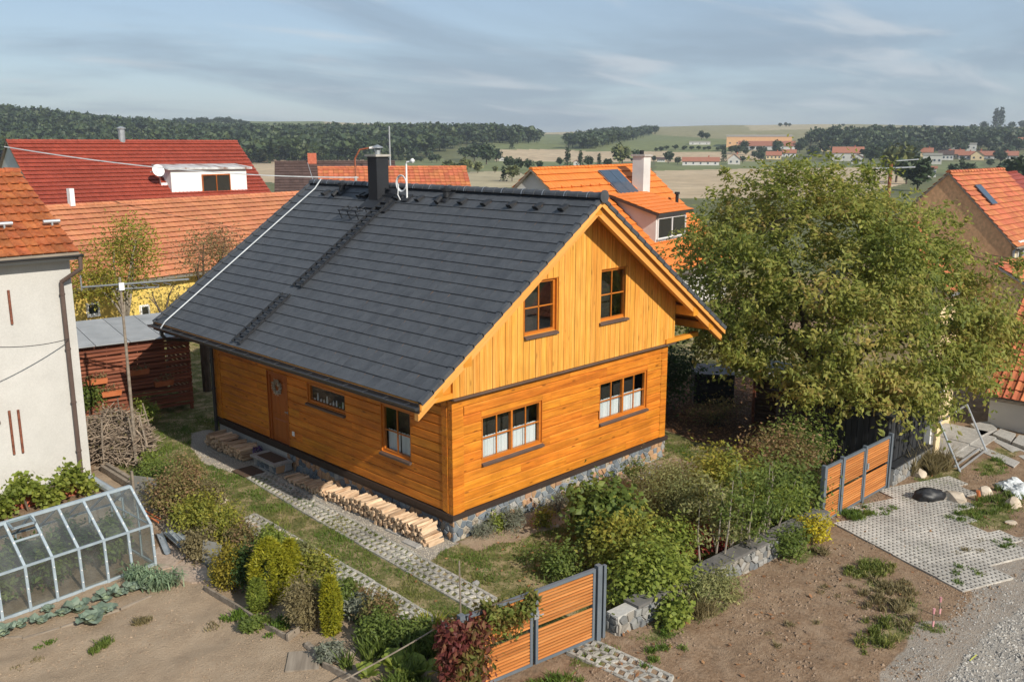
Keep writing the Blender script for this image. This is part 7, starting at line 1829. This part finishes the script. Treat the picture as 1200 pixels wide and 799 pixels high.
for k, (x, y, rx, ry, h, n, mt, lab) in enumerate(((8.0, -5.95, .35, .2, .10, 260, 'lf_grass_g', 'weeds growing between pavers at the gate foot'), (8.6, -6.2, .4, .25, .08, 200, 'lf_grass_g', 'thin grass between pavers in front of the middle gate bay'), (9.6, -7.5, .5, .3, .10, 380, 'lf_grass_g', 'grass fringe on the far side of the forecourt'), (7.6, -8.4, .5, .35, .08, 300, 'lf_dry', 'sparse weeds in the middle of the forecourt'), (6.3, -8.7, .5, .3, .08, 280, 'lf_grass_g', 'sparse weeds at the near corner of the forecourt'), (8.4, -8.9, .4, .3, .09, 260, 'lf_grass_g', 'weeds at the right edge of the forecourt'),
        (3.6, -7.0, .5, .4, .07, 160, 'lf_dry', 'sparse dry stalks in the middle of the lane soil'), (1.6, -7.3, .7, .5, .06, 200, 'lf_dry', 'sparse dry stalks on the soil near the bottom'), (-.6, -5.9, .5, .3, .12, 420, 'lf_grass_g', 'grass at the near wall end'), (-2.4, -5.3, .5, .25, .12, 460, 'lf_grass_g', 'grass tuft beside the short paver strip'), (13.6, -6.8, .9, .3, .08, 600, 'lf_grass_g', 'grass strip beside the concrete slabs'), (5.3, -6.1, .4, .25, .10, 240, 'lf_dry', 'dry stalks below the golden yellow shrub'))):
    weed_patch('weed_clump', lab, 'weed', (x, y, 0), rx, ry, h, n, M[mt], 70 + k, .6, .009)
for k, (x, y, rx, ry, h, n, mt, lab) in enumerate(((-7.3, 1.15, .16, .12, .12, 420, 'lf_mid', 'dark green weed tuft alone on the bare soil below the cabbages'), (-6.5, 1.45, .22, .12, .09, 300, 'lf_dry', 'pale dry weed tuft on the bare soil, right of the dark tuft'), (-8.0, 1.85, .2, .12, .06, 160, 'lf_grass_g', 'sparse green seedlings near the left cabbages'), (-8.3, 1.5, .25, .12, .05, 130, 'lf_dry', 'dry stubble on the soil at the left edge'), (-5.6, .4, .2, .2, .05, 90, 'lf_dry', 'few dry stalks in the middle of the bare soil'))):
    weed_patch('weed_clump', lab, 'weed', (x, y, 0), rx, ry, h, n, M[mt], 90 + k, .5, .009)
# vine on the brick wall
t = thing('grape_vine', 'grape vine with light leaves growing along the brick wall', 'vine', (-6.3, 8.65, 0)); n = 2600
a = rs.rand(n); P = np.stack([-1.2 + a * 2.9 + rs.normal(size=n) * .08, rs.normal(size=n) * .16 - .1, .42 + .24 * np.sin(a * 17) + rs.normal(size=n) * .13 + .12 * (1 - a)], 1); v, f = leaf_quads(P, .13, .25, .85, rs); obj('foliage', np_mesh('foliage', v, f, M['lf_light']), t)
m = MB(); m.tube([(-1.2, 0, .4), (0, -.05, .5), (1.0, 0, .45), (1.6, 0, .4)], .025, 6); m.tube([(.2, 0, 0), (.1, 0, .5)], .03, 6); m.build('stem', M['bark'], t)
t = thing('climber', 'green climber on the left edge of the slatted shed wall', 'climber', tuple(Matrix.Translation(ss.location) @ Matrix.Rotation(ss.rotation_euler.z, 4, 'Z') @ Vector((-.2, -.1, 0)))); n = 700
P = np.stack([rs.normal(size=n) * .22, rs.normal(size=n) * .06 - .06, 1.0 + rs.normal(size=n) * .2], 1); v, f = leaf_quads(P, .11, .2, .7, rs); obj('foliage', np_mesh('foliage', v, f, M['lf_mid']), t); m = MB(); m.tube([(0, 0, 0), (.05, -.03, 1.1)], .015, 5); m.build('stem', M['bark'], t)
# creeper over the near gate
g1d = Vector((math.cos(g1.rotation_euler.z), math.sin(g1.rotation_euler.z), 0)); g1n = Vector((g1d.y, -g1d.x, 0))
t = thing('creeper', 'dark red Virginia creeper hanging over the left end of the near gate', 'climber', tuple(g1.location)); n = 2600
a = rs.beta(1.6, 2.2, n); x = -.5 + a * .95; z = 1.35 - rs.rand(n) ** 1.3 * (1.25 - np.abs(x) * .7) + rs.normal(size=n) * .06; y = rs.normal(size=n) * .13 + .10
P = np.array(g1d)[None] * x[:, None] + np.array(g1n)[None] * y[:, None] + np.array([0, 0, 1])[None] * z[:, None]; v, f = leaf_quads(P, .12, .05, .55, rs, droop=1.2); obj('foliage', np_mesh('foliage', v, f, M['lf_creeper']), t)
m = MB()
for k in range(6): m.tube([tuple(g1d * (-.3 + .1 * k) + g1n * .08), tuple(g1d * (-.2 + .1 * k) + g1n * .1 + Z3 * .8), tuple(g1d * (-.25 + .12 * k) + g1n * .06 + Z3 * 1.35)], .012, 4)
m.build('stem', M['bark'], t)
t = thing('creeper', 'green and yellow creeper trailing along the top of the left gate leaf', 'climber', tuple(g1.location)); n = 1900
x = .35 + rs.rand(n) * 1.0; z = 1.42 + .1 * np.sin(x * 5) - np.abs(rs.normal(size=n)) * .20 * (1.1 - .4 * (x - .35)); y = rs.normal(size=n) * .11 + .03
P = np.array(g1d)[None] * x[:, None] + np.array(g1n)[None] * y[:, None] + np.array([0, 0, 1])[None] * z[:, None]; v, f = leaf_quads(P, .105, .2, .5, rs, droop=.8); obj('foliage', np_mesh('foliage', v, f, M['lf_creeper_g']), t)
m = MB(); m.tube([tuple(g1d * (.2 + .2 * k) + g1n * .03 + Z3 * (1.43 + .03 * math.sin(k))) for k in range(7)], .012, 4); m.build('stem', M['bark'], t)
# big leaved plants bottom centre
for k, (u, v, s, lab) in enumerate(((462, 790, .34, 'horseradish with broad pale leaves, leftmost of three'), (492, 797, .36, 'horseradish with broad pale leaves, between the two others'), (520, 795, .30, 'horseradish with broad pale leaves, nearest the red creeper'), (430, 798, .24, 'smaller broad leaved plant at the bottom edge'))):
    t = thing('horseradish', lab, 'plant', tuple(G(u, v))); r = random.Random(k)
    for q in range(13):
        a = q * 2.4; L = s * r.uniform(.7, 1.3); w = L * .28; tl = r.uniform(.5, 1.15); m = MB(); rows = []
        for i in range(5):
            e = i / 4; rr = L * e * math.cos(tl) * 1.0 + .02; zq = L * (math.sin(tl) * e * (1.25 - .5 * e)) + .1; ww = w * math.sin(min(1, e * .88 + .1) * 3.0); rows.append([(rr, -ww, zq + ww * .3), (rr, 0, zq), (rr, ww, zq + ww * .3)])
        for i in range(4):
            for j in range(2): m.quad(rows[i][j], rows[i + 1][j], rows[i + 1][j + 1], rows[i][j + 1])
        m.build('leaf', M['lf_light'], t, Matrix.Rotation(a, 4, 'Z'), smooth=True)

# ------------------------------------------------------------------ grass, gravel, clods
def scatter_grass():
    rs = np.random.RandomState(90)
    X = np.concatenate([rs.uniform(-5, 9.5, 330000), rs.uniform(-4.5, 24, 90000), rs.uniform(-9, 15, 160000)]); Y = np.concatenate([rs.uniform(-5.2, 13, 330000), rs.uniform(8, 26, 90000), rs.uniform(-10, -5, 160000)])
    g, gr, so, tb = zone(X, Y); keep = (rs.rand(len(X)) < g * (.25 + 1.1 * sstep(vnoise(X, Y, .45, 61), .3, .7)) * .62) & ~((X > -.05) & (X < 8.1) & (Y > -.05) & (Y < 10.8))
    X, Y = X[keep], Y[keep]; n = len(X); Z = ground_height(X, Y)
    a = rs.rand(n) * 6.283; h = (.035 + .055 * rs.rand(n)) * (.6 + .8 * vnoise(X, Y, .8, 62)); l = rs.normal(size=(n, 2)) * .03; w = .008 + .006 * rs.rand(n)
    B = np.stack([X, Y, Z - .01], 1); d = np.stack([np.cos(a), np.sin(a), np.zeros(n)], 1) * w[:, None]
    V = np.stack([B - d, B + d, B + np.stack([l[:, 0], l[:, 1], h], 1)], 1).reshape(-1, 3); F = np.arange(n * 3).reshape(-1, 3)
    fr = vnoise(X, Y, 1.1, 63); lush = (Y > 5) & (X < 0)
    grn = (fr > .48) | lush
    for nm, sel, mt in (('green_grass', grn, 'lf_grass_g'), ('dry_grass', ~grn, 'lf_grass')):
        k = np.where(sel)[0]; obj(nm, np_mesh(nm, V.reshape(-1, 3, 3)[k].reshape(-1, 3), np.arange(len(k) * 3).reshape(-1, 3), M[mt]), None, None, 'stuff')
scatter_grass()
def pebbles(name, n, box, fn, s0, s1, mat, seed):
    rs = np.random.RandomState(seed); X = rs.uniform(box[0], box[1], n); Y = rs.uniform(box[2], box[3], n); k = fn(X, Y) > rs.rand(n); X, Y = X[k], Y[k]; n = len(X)
    s = s0 + (s1 - s0) * rs.rand(n) ** 3
    O = np.array([[1, 0, 0], [0, 1, 0], [-1, 0, 0], [0, -1, 0], [0, 0, .75], [0, 0, -.3]]); T = np.array([[0, 1, 4], [1, 2, 4], [2, 3, 4], [3, 0, 4], [1, 0, 5], [2, 1, 5], [3, 2, 5], [0, 3, 5]])
    V = O[None] * (s[:, None, None] * (.55 + .8 * rs.rand(n, 6, 1))); a = rs.rand(n) * 6.283; c, q = np.cos(a), np.sin(a)
    V = np.stack([V[:, :, 0] * c[:, None] - V[:, :, 1] * q[:, None], V[:, :, 0] * q[:, None] + V[:, :, 1] * c[:, None], V[:, :, 2]], 2)
    V += np.stack([X, Y, ground_height(X, Y) + s * .1], 1)[:, None]
    F = T[None] + (np.arange(n) * 6)[:, None, None]; obj(name, np_mesh(name, V.reshape(-1, 3), F.reshape(-1, 3), mat), None, None, 'stuff')
gm = pmat('gravel stone', [(.20, .19, .17), (.34, .32, .285), (.46, .43, .39)], (9, 9, 9), .9, .3, 0)
pebbles('lane_gravel', 36000, (-1, 14, -14, -8.6), lambda x, y: zone(x, y)[1] * (.35 + .65 * (vnoise(x, y, .9, 71) > .38)), .012, .045, gm, 1)
pebbles('path_gravel', 16000, (-1.7, .1, -.4, 11.8), lambda x, y: zone(x, y)[1], .008, .022, pmat('path gravel', [(.30, .26, .20), (.42, .37, .29), (.52, .47, .38)], (9, 9, 9), .9, .25, 0), 2)
pebbles('lane_grit', 16000, (-2, 12, -11, -8.6), lambda x, y: inpoly(x, y, P_DUST) * (.25 + .6 * (vnoise(x, y, .7, 77) > .5)), .006, .028, gm, 6)
cm_ = pmat('soil clod', [(.17, .115, .075), (.27, .195, .135)], (9, 9, 9), .95, .25, 0)
pebbles('lane_clods', 15000, (-3, 13, -9.5, -5.1), lambda x, y: .8 * (vnoise(x, y, .6, 72) > .45) * (1 - zone(x, y)[0]), .010, .045, cm_, 3)
pebbles('garden_clods', 15000, (-11, -4.4, -6, 3.4), lambda x, y: zone(x, y)[2] * (vnoise(x, y, .5, 73) > .52), .006, .026, pmat('garden clod', [(.22, .155, .10), (.32, .24, .165)], (9, 9, 9), .95, .2, 0), 4)
pebbles('bed_stones', 1300, (-3.3, -2.4, 2.5, 7.5), lambda x, y: (vnoise(x, y, .5, 74) > .5).astype(float), .03, .09, M['rock'], 5)
def litter():
    rs = np.random.RandomState(95); n = 9000; X = rs.uniform(8.3, 18, n); Y = rs.uniform(-4, 6, n); k = zone(X, Y)[3] > rs.rand(n) * .9; X, Y = X[k], Y[k]
    X2 = rs.uniform(-3, 12, 700); Y2 = rs.uniform(-8.5, 0, 700); X = np.concatenate([X, X2]); Y = np.concatenate([Y, Y2]); k = ~((X > -.1) & (X < 8.1) & (Y > -.1)); X, Y = X[k], Y[k]
    v, f = leaf_quads(np.stack([X, Y, ground_height(X, Y) + .02], 1), .09, 2.5, .6, rs); obj('fallen_leaves', np_mesh('fallen_leaves', v, f, leafmat('fallen leaf', [(.10, .05, .025), (.19, .09, .04), (.27, .15, .07)], .1)), None, None, 'stuff')
litter()
# ------------------------------------------------------------------ valley: woods, single trees, houses
def far_tree_mesh(seed, n, mat, kind=0):
    """leafy crown 1 m tall of many small leaf sprays over a tapered trunk"""
    rs = np.random.RandomState(seed); nl = 6
    if kind == 2:   # conifer / poplar
        z = rs.rand(n); r = .20 * (1 - z) ** .7 * (.6 + .5 * rs.rand(n)) + .02; a = rs.rand(n) * 6.283; P = np.stack([np.cos(a) * r, np.sin(a) * r, .04 + z * .94], 1); size = .085
    else:
        L = ellipsoid_pts(nl, (.24, .24, .20), rs, .6); k = rs.randint(nl, size=n); P = L[k] + ellipsoid_pts(n, (.23, .23, .21), rs, .75) + np.array([0, 0, .56]); P[:, 2] = np.maximum(P[:, 2], .06); size = .12
    v, f = leaf_quads(P, size, .5, .8, rs)
    m = MB(); m.tube([(0, 0, -.05), (0, 0, .35), (0, 0, .6)], [.03, .02, .008], 6)
    tf = np.array([t for q in m.f for t in ((q[0], q[1], q[2]),) + (((q[0], q[2], q[3]),) if len(q) == 4 else ())]); tv = np.array(m.v)
    # dark inner mass so the crown is not see-through
    inner = ellipsoid_pts(90, (.3, .3, .27) if kind != 2 else (.09, .09, .36), rs, .3) + np.array([0, 0, .56 if kind != 2 else .5]); iv, if_ = leaf_quads(inner, .22 if kind != 2 else .12, .3, .9, rs)
    V = np.concatenate([v, iv, tv]); F = np.concatenate([f, if_ + len(v), tf + len(v) + len(iv)]); me = np_mesh('tree', V, F, [M[mat], M['bark']])
    mi = np.zeros(len(F), np.int32); mi[len(f) + len(if_):] = 1; me.polygons.foreach_set("material_index", mi); return me, V, F
ONES = ['', 'first', 'second', 'third', 'fourth', 'fifth', 'sixth', 'seventh', 'eighth', 'ninth', 'tenth', 'eleventh', 'twelfth', 'thirteenth', 'fourteenth', 'fifteenth', 'sixteenth', 'seventeenth', 'eighteenth', 'nineteenth']
TENS = {2: ('twentieth', 'twenty'), 3: ('thirtieth', 'thirty'), 4: ('fortieth', 'forty'), 5: ('fiftieth', 'fifty'), 6: ('sixtieth', 'sixty')}
def ordinal(n):
    if n < 20: return ONES[n]
    return TENS[n // 10][0] if n % 10 == 0 else TENS[n // 10][1] + '-' + ONES[n % 10]
ROWS = {}
VAR = {}
for mt in ('lf_far', 'lf_far2'):
    VAR[mt] = [far_tree_mesh(s, 260, mt)[0] for s in range(4)]
CON = [far_tree_mesh(9 + s, 260, 'lf_far', 2)[0] for s in range(2)]
WOODV = [far_tree_mesh(30 + s, 60, 'lf_far')[1:] for s in range(4)]
def wood(name, label, poly, n, h0, h1, mat, seed):
    """far-off wood: too many crowns to count"""
    rs = np.random.RandomState(seed); xs = [p[0] for p in poly]; ys = [p[1] for p in poly]; V = []; F = []; o = 0; cnt = 0
    # sample over the ground the outline covers
    D = rs.uniform(430, 1500, n * 14); U = rs.uniform(min(xs), max(xs), n * 14); T = (U - 600) / 1065.15
    X = CAMP[0] + D * (FW[0] + RT[0] * T); Y = CAMP[1] + D * (FW[1] + RT[1] * T); Zg = land(X, Y); u, v = photo_uv(X, Y, Zg); ok = inpoly(u, v, poly); X, Y, Zg = X[ok][:n], Y[ok][:n], Zg[ok][:n]
    for x, y, z in zip(X, Y, Zg):
        vv, ff = WOODV[rs.randint(4)]; a = rs.rand() * 6.283; h = rs.uniform(h0, h1); c, s = math.cos(a), math.sin(a); w = h * rs.uniform(.8, 1.45)
        V.append(np.stack([(vv[:, 0] * c - vv[:, 1] * s) * w + x, (vv[:, 0] * s + vv[:, 1] * c) * w + y, vv[:, 2] * h + z], 1)); F.append(ff + o); o += len(vv)
    ob_ = obj(name, np_mesh(name, np.concatenate(V), np.concatenate(F), M[mat]), None, None, 'stuff'); ob_['label'] = label
wood('hill_forest', 'dark forest covering the hill on the left', [(-160, 146), (0, 140), (70, 140), (150, 149), (230, 156), (320, 161), (420, 160), (480, 158), (560, 160), (631, 164), (631, 170), (556, 171), (520, 179), (492, 188), (400, 190), (310, 192), (0, 196), (-160, 196)], 2700, 8, 20, 'lf_far', 1)
wood('slope_wood', 'dark wood on the middle slope', [(661, 174), (668, 165), (700, 160), (772, 155), (764, 161), (722, 168), (690, 177)], 260, 10, 14, 'lf_far', 2)
wood('village_wood', 'belt of trees above the village', [(945, 172), (960, 163), (1060, 161), (1200, 160), (1260, 162), (1260, 180), (1100, 178), (1060, 186), (1000, 178)], 330, 11, 16, 'lf_far', 3)
# clumps on the skyline
def far_tree(u, v, h_px, kind, mt, label, group, wid=1.0):
    p, d = hit(u, v); h = h_px * d / 1065 * 1.03
    me = CON[rng.randrange(2)] if kind == 2 else VAR[mt][rng.randrange(4)]
    o = obj('tree', me, None, Matrix.Translation(p) @ Matrix.Rotation(rng.random() * 6.28, 4, 'Z') @ Matrix.Diagonal((h * wid, h * wid, h, 1)))
    tag(o, label, 'tree', group)
    if group: ROWS.setdefault(group, []).append((u, o))
for u in range(190, 292, 4): far_tree(u + rng.uniform(-2, 2), 147, rng.uniform(6, 10.5) * (1 if 205 < u < 280 else .75), 0, 'lf_far', 'dark tree in the skyline grove above the pale hill field', 'skyline grove above the hill field', 1.15)
for u in range(694, 772, 5): far_tree(u + rng.uniform(-2, 2), 157 - (u - 694) * .03, rng.uniform(5, 8), 0, 'lf_far', 'tree in the hedge on the middle skyline', 'hedge on the middle skyline', 1.15)
for u, h in ((297, 3), (313, 3), (322, 3.5), (332, 3.5)): far_tree(u, 147.5, h, 0, 'lf_far', 'small bush on the pale skyline field', 'bushes on the skyline field', 1.3)
for u, h in ((914, 5), (921, 5.5), (925, 4.5), (988, 4)): far_tree(u, 149, h, 0, 'lf_far', 'lone small tree on the right skyline', 'lone trees on the right skyline', 1.2)
NEAR = [  # u, base v, height px, kind, material, label
    (340, 196, 10, 0, 'lf_far', 'round dark tree in front of the stubble field, by the dark brown roof'), (525, 203, 15, 0, 'lf_far2', 'pale olive round bush in the middle valley'), (547, 204, 18, 0, 'lf_far2', 'largest pale olive bush in the middle valley'), (560, 203, 13, 0, 'lf_far2', 'olive bush right of the largest pale one'), (535, 203, 12, 0, 'lf_far2', 'small pale bush between two pale bushes'),
    (545, 188, 16, 0, 'lf_far', 'tall dark tree left in the valley hedge'), (556, 190, 21, 0, 'lf_far', 'tallest broad tree of the valley hedge'), (570, 193, 24, 0, 'lf_far', 'broad dark tree behind the pale bushes'), (582, 190, 15, 0, 'lf_far', 'small tree right of the broad dark tree'), (600, 175, 13, 2, 'lf_far', 'pointed dark conifer in the valley hedge'), (596, 199, 15, 0, 'lf_far', 'bushy tree left of the small white house'), (608, 200, 14, 0, 'lf_far', 'bushy tree right of the small white house'), (620, 200, 13, 0, 'lf_far', 'third bushy tree in the row left of the orange roof'), (632, 199, 10, 0, 'lf_far', 'last low tree in the row left of the orange roof'),
    (590, 213, 17, 2, 'lf_far', 'dark spruce close behind the timber house ridge'), (600, 213, 19, 0, 'lf_far2', 'light birch beside the dark spruce'), (580, 203, 8, 0, 'lf_far2', 'low round bush in the valley meadow'),
    (665, 195, 20, 2, 'lf_far', 'tall dark spruce above the orange roof'), (656, 195, 10, 0, 'lf_far', 'low tree left of the tall spruce'), (680, 195, 17, 2, 'lf_far2', 'lighter spruce above the orange roof'), (690, 196, 13, 0, 'lf_far', 'dark round tree right of the lighter spruce'), (702, 195, 14, 2, 'lf_far', 'second dark spruce above the orange roof'), (712, 197, 11, 0, 'lf_far', 'low dark tree left of the autumn tree'), (729, 196, 26, 0, 'lf_far2', 'brownish autumn tree left of the white chimney'), (745, 194, 18, 0, 'lf_far', 'dark tree just left of the white chimney'),
    (766, 190, 7, 0, 'lf_far', 'small bush right of the white chimney'), (783, 192, 14, 0, 'lf_far', 'round tree beside the small grey house'), (794, 193, 9, 0, 'lf_far', 'low bush before the red roofed barn'), (848, 190, 17, 2, 'lf_far', 'dark spruce left of the small white gable house'), (857, 180, 8, 0, 'lf_far', 'bush behind the small white gable house'), (870, 192, 9, 0, 'lf_far', 'bush right of the small white gable house'), (822, 164, 10, 0, 'lf_far', 'tree at the pale flat barn on the slope'), (828, 164, 8, 0, 'lf_far', 'small tree at the pale flat barn on the slope'),
    (940, 176, 14, 0, 'lf_far', 'dark tree right of the long brick hall'), (950, 172, 18, 0, 'lf_far', 'tall tree right of the long brick hall'), (965, 182, 16, 0, 'lf_far', 'broad tree left of the twin houses'), (975, 172, 20, 0, 'lf_far', 'big tree behind the twin houses'), (1002, 194, 9, 0, 'lf_far', 'bush before the twin houses'), (1020, 194, 24, 0, 'lf_far', 'tall grey green tree right of the twin houses'), (1034, 192, 26, 0, 'lf_far', 'tall tree in the middle of the village belt'), (1050, 214, 44, 0, 'lf_far2', 'large brownish tree behind the walnut'), (1062, 216, 30, 0, 'lf_far', 'dark tree behind the chimney of the brown gable'), (1075, 224, 38, 0, 'lf_far', 'broad dark tree left of the brown gable'), (1068, 196, 22, 0, 'lf_far', 'dark tree left of the white modern house'),
    (1126, 205, 20, 2, 'lf_far', 'dark spruce right behind the brown gable'), (1135, 206, 15, 0, 'lf_far', 'bushy tree behind the brown gable roof'), (1117, 206, 14, 0, 'lf_far', 'low tree behind the brown gable peak'), (1180, 222, 34, 0, 'lf_far', 'dark tree behind the red roofed cottage'), (1195, 224, 42, 0, 'lf_far', 'tall dark tree at the right edge'), (1210, 226, 40, 0, 'lf_far', 'dark tree beyond the right edge'), (1160, 196, 10, 0, 'lf_far', 'bush before the row of village houses'), (1172, 192, 14, 0, 'lf_far', 'tree between the village row and the cottage'),
    (1166, 150, 21, 2, 'lf_far', 'left one of two tall poplars on the right skyline'), (1172, 150, 22, 2, 'lf_far', 'right one of two tall poplars on the right skyline'), (1140, 155, 9, 0, 'lf_far', 'tree left of the poplars on the skyline'), (1152, 154, 11, 0, 'lf_far', 'bushy tree next to the poplars'), (1128, 155, 6, 0, 'lf_far', 'low tree on the skyline far left of the poplars'), (1185, 152, 9, 0, 'lf_far', 'tree right of the poplars'), (1197, 152, 10, 0, 'lf_far', 'tree at the right end of the skyline'), (400, 208, 12, 0, 'lf_far', 'dark bushes behind the dark brown roof'), (372, 203, 8, 0, 'lf_far2', 'light bush at the edge of the stubble field')]
for (u, v, h, k, mt, lab) in NEAR: far_tree(u, v, h * 1.08, k, mt, lab, None, 1.0 if k == 2 else 1.05)
for i in range(60): far_tree(rng.uniform(862, 1200), rng.uniform(172, 189), rng.uniform(8, 14), 0, 'lf_far', 'tree among the houses of the far village', 'trees among the village houses', 1.1)
for i in range(26): u = 300 + i * 8.5; far_tree(u + rng.uniform(-3, 3), 190 + max(0, (u - 480) * .03), rng.uniform(6, 11), 0, 'lf_far', 'tree in the row at the forest foot', 'trees along the forest foot', 1.2)
for i in range(18): far_tree(770 + i * 7 + rng.uniform(-3, 3), 177 + rng.uniform(-1, 1), rng.uniform(4, 7), 0, 'lf_far', 'bush in the hedge below the green slope', 'hedge below the green slope', 1.4)
for i in range(34):   # belt of garden trees just beyond the neighbouring roofs
    d = rng.uniform(95, 170); u = rng.uniform(-40, 1240); t_ = (u - 600) / 1065.15; x = CAMP[0] + d * (FW[0] + RT[0] * t_); y = CAMP[1] + d * (FW[1] + RT[1] * t_); h = rng.uniform(3, 5.0)
    if 560 < u < 640 or 290 < u < 420 or u > 760: continue
    o = obj('tree', VAR['lf_far2' if rng.random() < .3 else 'lf_far'][rng.randrange(4)], None, Matrix.Translation((x, y, float(land(x, y)))) @ Matrix.Diagonal((h, h, h, 1))); tag(o, 'garden tree beyond the neighbouring roofs', 'tree', 'garden trees beyond the roofs'); ROWS.setdefault('garden trees beyond the roofs', []).append((u, o))
for grp, lst in ROWS.items():
    lst.sort(key=lambda q: q[0])
    for k, (u, o) in enumerate(lst): o['label'] = o['label'] + ', ' + ordinal(k + 1) + ' from the left'
def far_house(u0, u1, vb, vt, wall, tile, label, roof_frac=.5, gable=False, wins=4, cat='house', tilt=0.0, flat=False):
    p, d = hit((u0 + u1) / 2, vb); W = (u1 - u0) * d / 1065; H = (vb - vt) * d / 1065 * 1.0; az = math.atan2(p.y - CAMP[1], p.x - CAMP[0]) - math.pi / 2 + tilt
    t = thing('village_house' if cat == 'house' else 'farm_hall', label, cat, tuple(p), az); hw = H * (1 - roof_frac); D = max(6.0, W * .5) if not gable else W * 1.3
    m = MB()
    if gable: m.prism([(-W / 2, 0, -2), (W / 2, 0, -2), (W / 2, 0, hw), (0, 0, H * .97), (-W / 2, 0, hw)], (0, D, 0))
    else: m.box(-W / 2, W / 2, 0, D, -2, hw) if flat else m.prism([(-W / 2, 0, -2), (-W / 2, D, -2), (-W / 2, D, hw), (-W / 2, D / 2, H * .96), (-W / 2, 0, hw)], (W, 0, 0))
    m.build('wall', M[wall], t); m = MB(); e = .5
    if flat: m.box(-W / 2 - .3, W / 2 + .3, -.3, D + .3, hw, H)
    elif gable:
        for s in (-1, 1): m.hexa([(0, -e, H), (0, D + e, H), (s * (W / 2 + e), D + e, hw - .2), (s * (W / 2 + e), -e, hw - .2), (0, -e, H + .25), (0, D + e, H + .25), (s * (W / 2 + e), D + e, hw + .05), (s * (W / 2 + e), -e, hw + .05)])
    else:
        for a, b in ((-e, D / 2), (D + e, D / 2)): m.hexa([(-W / 2 - e, a, hw - .1), (W / 2 + e, a, hw - .1), (W / 2 + e, b, H), (-W / 2 - e, b, H), (-W / 2 - e, a, hw + .15), (W / 2 + e, a, hw + .15), (W / 2 + e, b, H + .25), (-W / 2 - e, b, H + .25)])
    r1 = m.build('roof', M[tile], t)
    if not flat and W > 8: m = MB(); m.box(W * .2, W * .2 + .8, D / 2 - .4, D / 2 + .4, H - .3, H + 1.2); m.build('chimney', M['brick'], r1)
    n = wins; wm = MB(); s = min(1.3, hw * .4)
    for k in range(n):
        x = -W / 2 + W * (k + .5) / n; q = MB(); q.box(x - s * .45, x + s * .45, -.12, -.03, hw * .35, hw * .35 + s); q.build('window', M['panel'], t)
FH = [(852, 926, 173, 158.5, 'render_brown', 'concrete', 'long brick hall with flat pale roof on the right hill', .16, False, 9, 'hall', 0, True), (866, 930, 176, 166, 'render_grey', 'tile_far', 'long low building with faded red roof before the brick hall', .55, False, 7, 'hall'), (800, 842, 194, 185, 'render_grey', 'tile_far', 'long white barn with red roof in the valley field', .5, False, 5, 'hall'), (853, 867, 193, 181, 'render', 'tile_far', 'small white gable house with red roof in the valley field', .5, True, 2), (808, 832, 170, 166, 'render_grey', 'concrete', 'pale flat farm building on the green slope', .3, False, 3, 'hall', 0, True),
      (898, 915, 187, 178, 'render_cream', 'tile_far', 'cream house with rusty roof right of the valley barn', .5), (911, 932, 184, 176, 'render_grey', 'tile_far', 'low house with rusty roof below the brick hall', .5), (976, 1010, 189, 173, 'render', 'tile_far', 'white twin house with orange roof in mid village', .42), (998, 1011, 192, 181, 'render', 'tile_far', 'small white annex below the twin house', .35, True, 2), (1082, 1102, 193, 180, 'render', 'concrete', 'white modern house with flat roof', .2, False, 4, 'house', 0, True), (1100, 1116, 188, 177, 'render_grey', 'tile_brown', 'grey house with dark roof right of the white modern house', .45), (1112, 1128, 186, 176, 'render_cream', 'tile_far', 'house with bright red roof in the village row', .5), (1124, 1140, 187, 178, 'render', 'tile_far', 'white house with rusty roof in the village row', .5), (1138, 1152, 188, 177, 'render_cream', 'tile_far', 'cream gable house in the village row', .5, True, 2), (1150, 1190, 187, 178, 'render_grey', 'tile_far', 'long house with orange roof at the end of the village row', .55, False, 6),
      (1108, 1142, 177, 168, 'render_grey', 'concrete', 'pale industrial hall above the village row', .2, False, 6, 'hall', 0, True), (1106, 1121, 173, 164.5, 'render_grey', 'concrete', 'taller block at the left of the pale industrial hall', .15, False, 3, 'hall', 0, True), (1193, 1206, 176, 162, 'render_cream', 'tile_far', 'cream house at the right edge of the hill', .35), (1076, 1092, 184, 174, 'render_cream', 'tile_far', 'house with rusty roof behind the white modern house', .5), (585, 592, 189, 184, 'render', 'tile_brown', 'tiny white house among the valley hedge trees', .4, True, 1), (672, 679, 194, 188, 'render', 'tile_far', 'tiny white house under the spruces', .4, True, 1), (770, 779, 190, 185, 'render_grey', 'tile_brown', 'small grey house beside the round valley tree', .4), (1088, 1096, 208, 196, 'render_grey', 'tile_far', 'grey block like house left behind the brown gable', .15, False, 2), (1150, 1162, 160, 152, 'render_grey', 'concrete', 'hazy building beside the poplars', .2, False, 3, 'house', 0, True), (960, 972, 178, 170, 'render_cream', 'tile_far', 'house half hidden by trees left of the twin house', .5)]
for h in FH: far_house(*h)

# ------------------------------------------------------------------ air
hz = MB(); hz.box(-20000, 20000, -20000, 20000, -40, 110)
t = NT('haze air'); pv = t.new("ShaderNodeVolumePrincipled"); pv.inputs["Color"].default_value = (.80, .88, .97, 1); pv.inputs["Density"].default_value = .00019; pv.inputs["Anisotropy"].default_value = .2
t.l.new(pv.outputs[0], t.out.inputs["Volume"])
HAZE = True
if HAZE:
    o = hz.build('haze', t.mat, None, None, 'stuff')
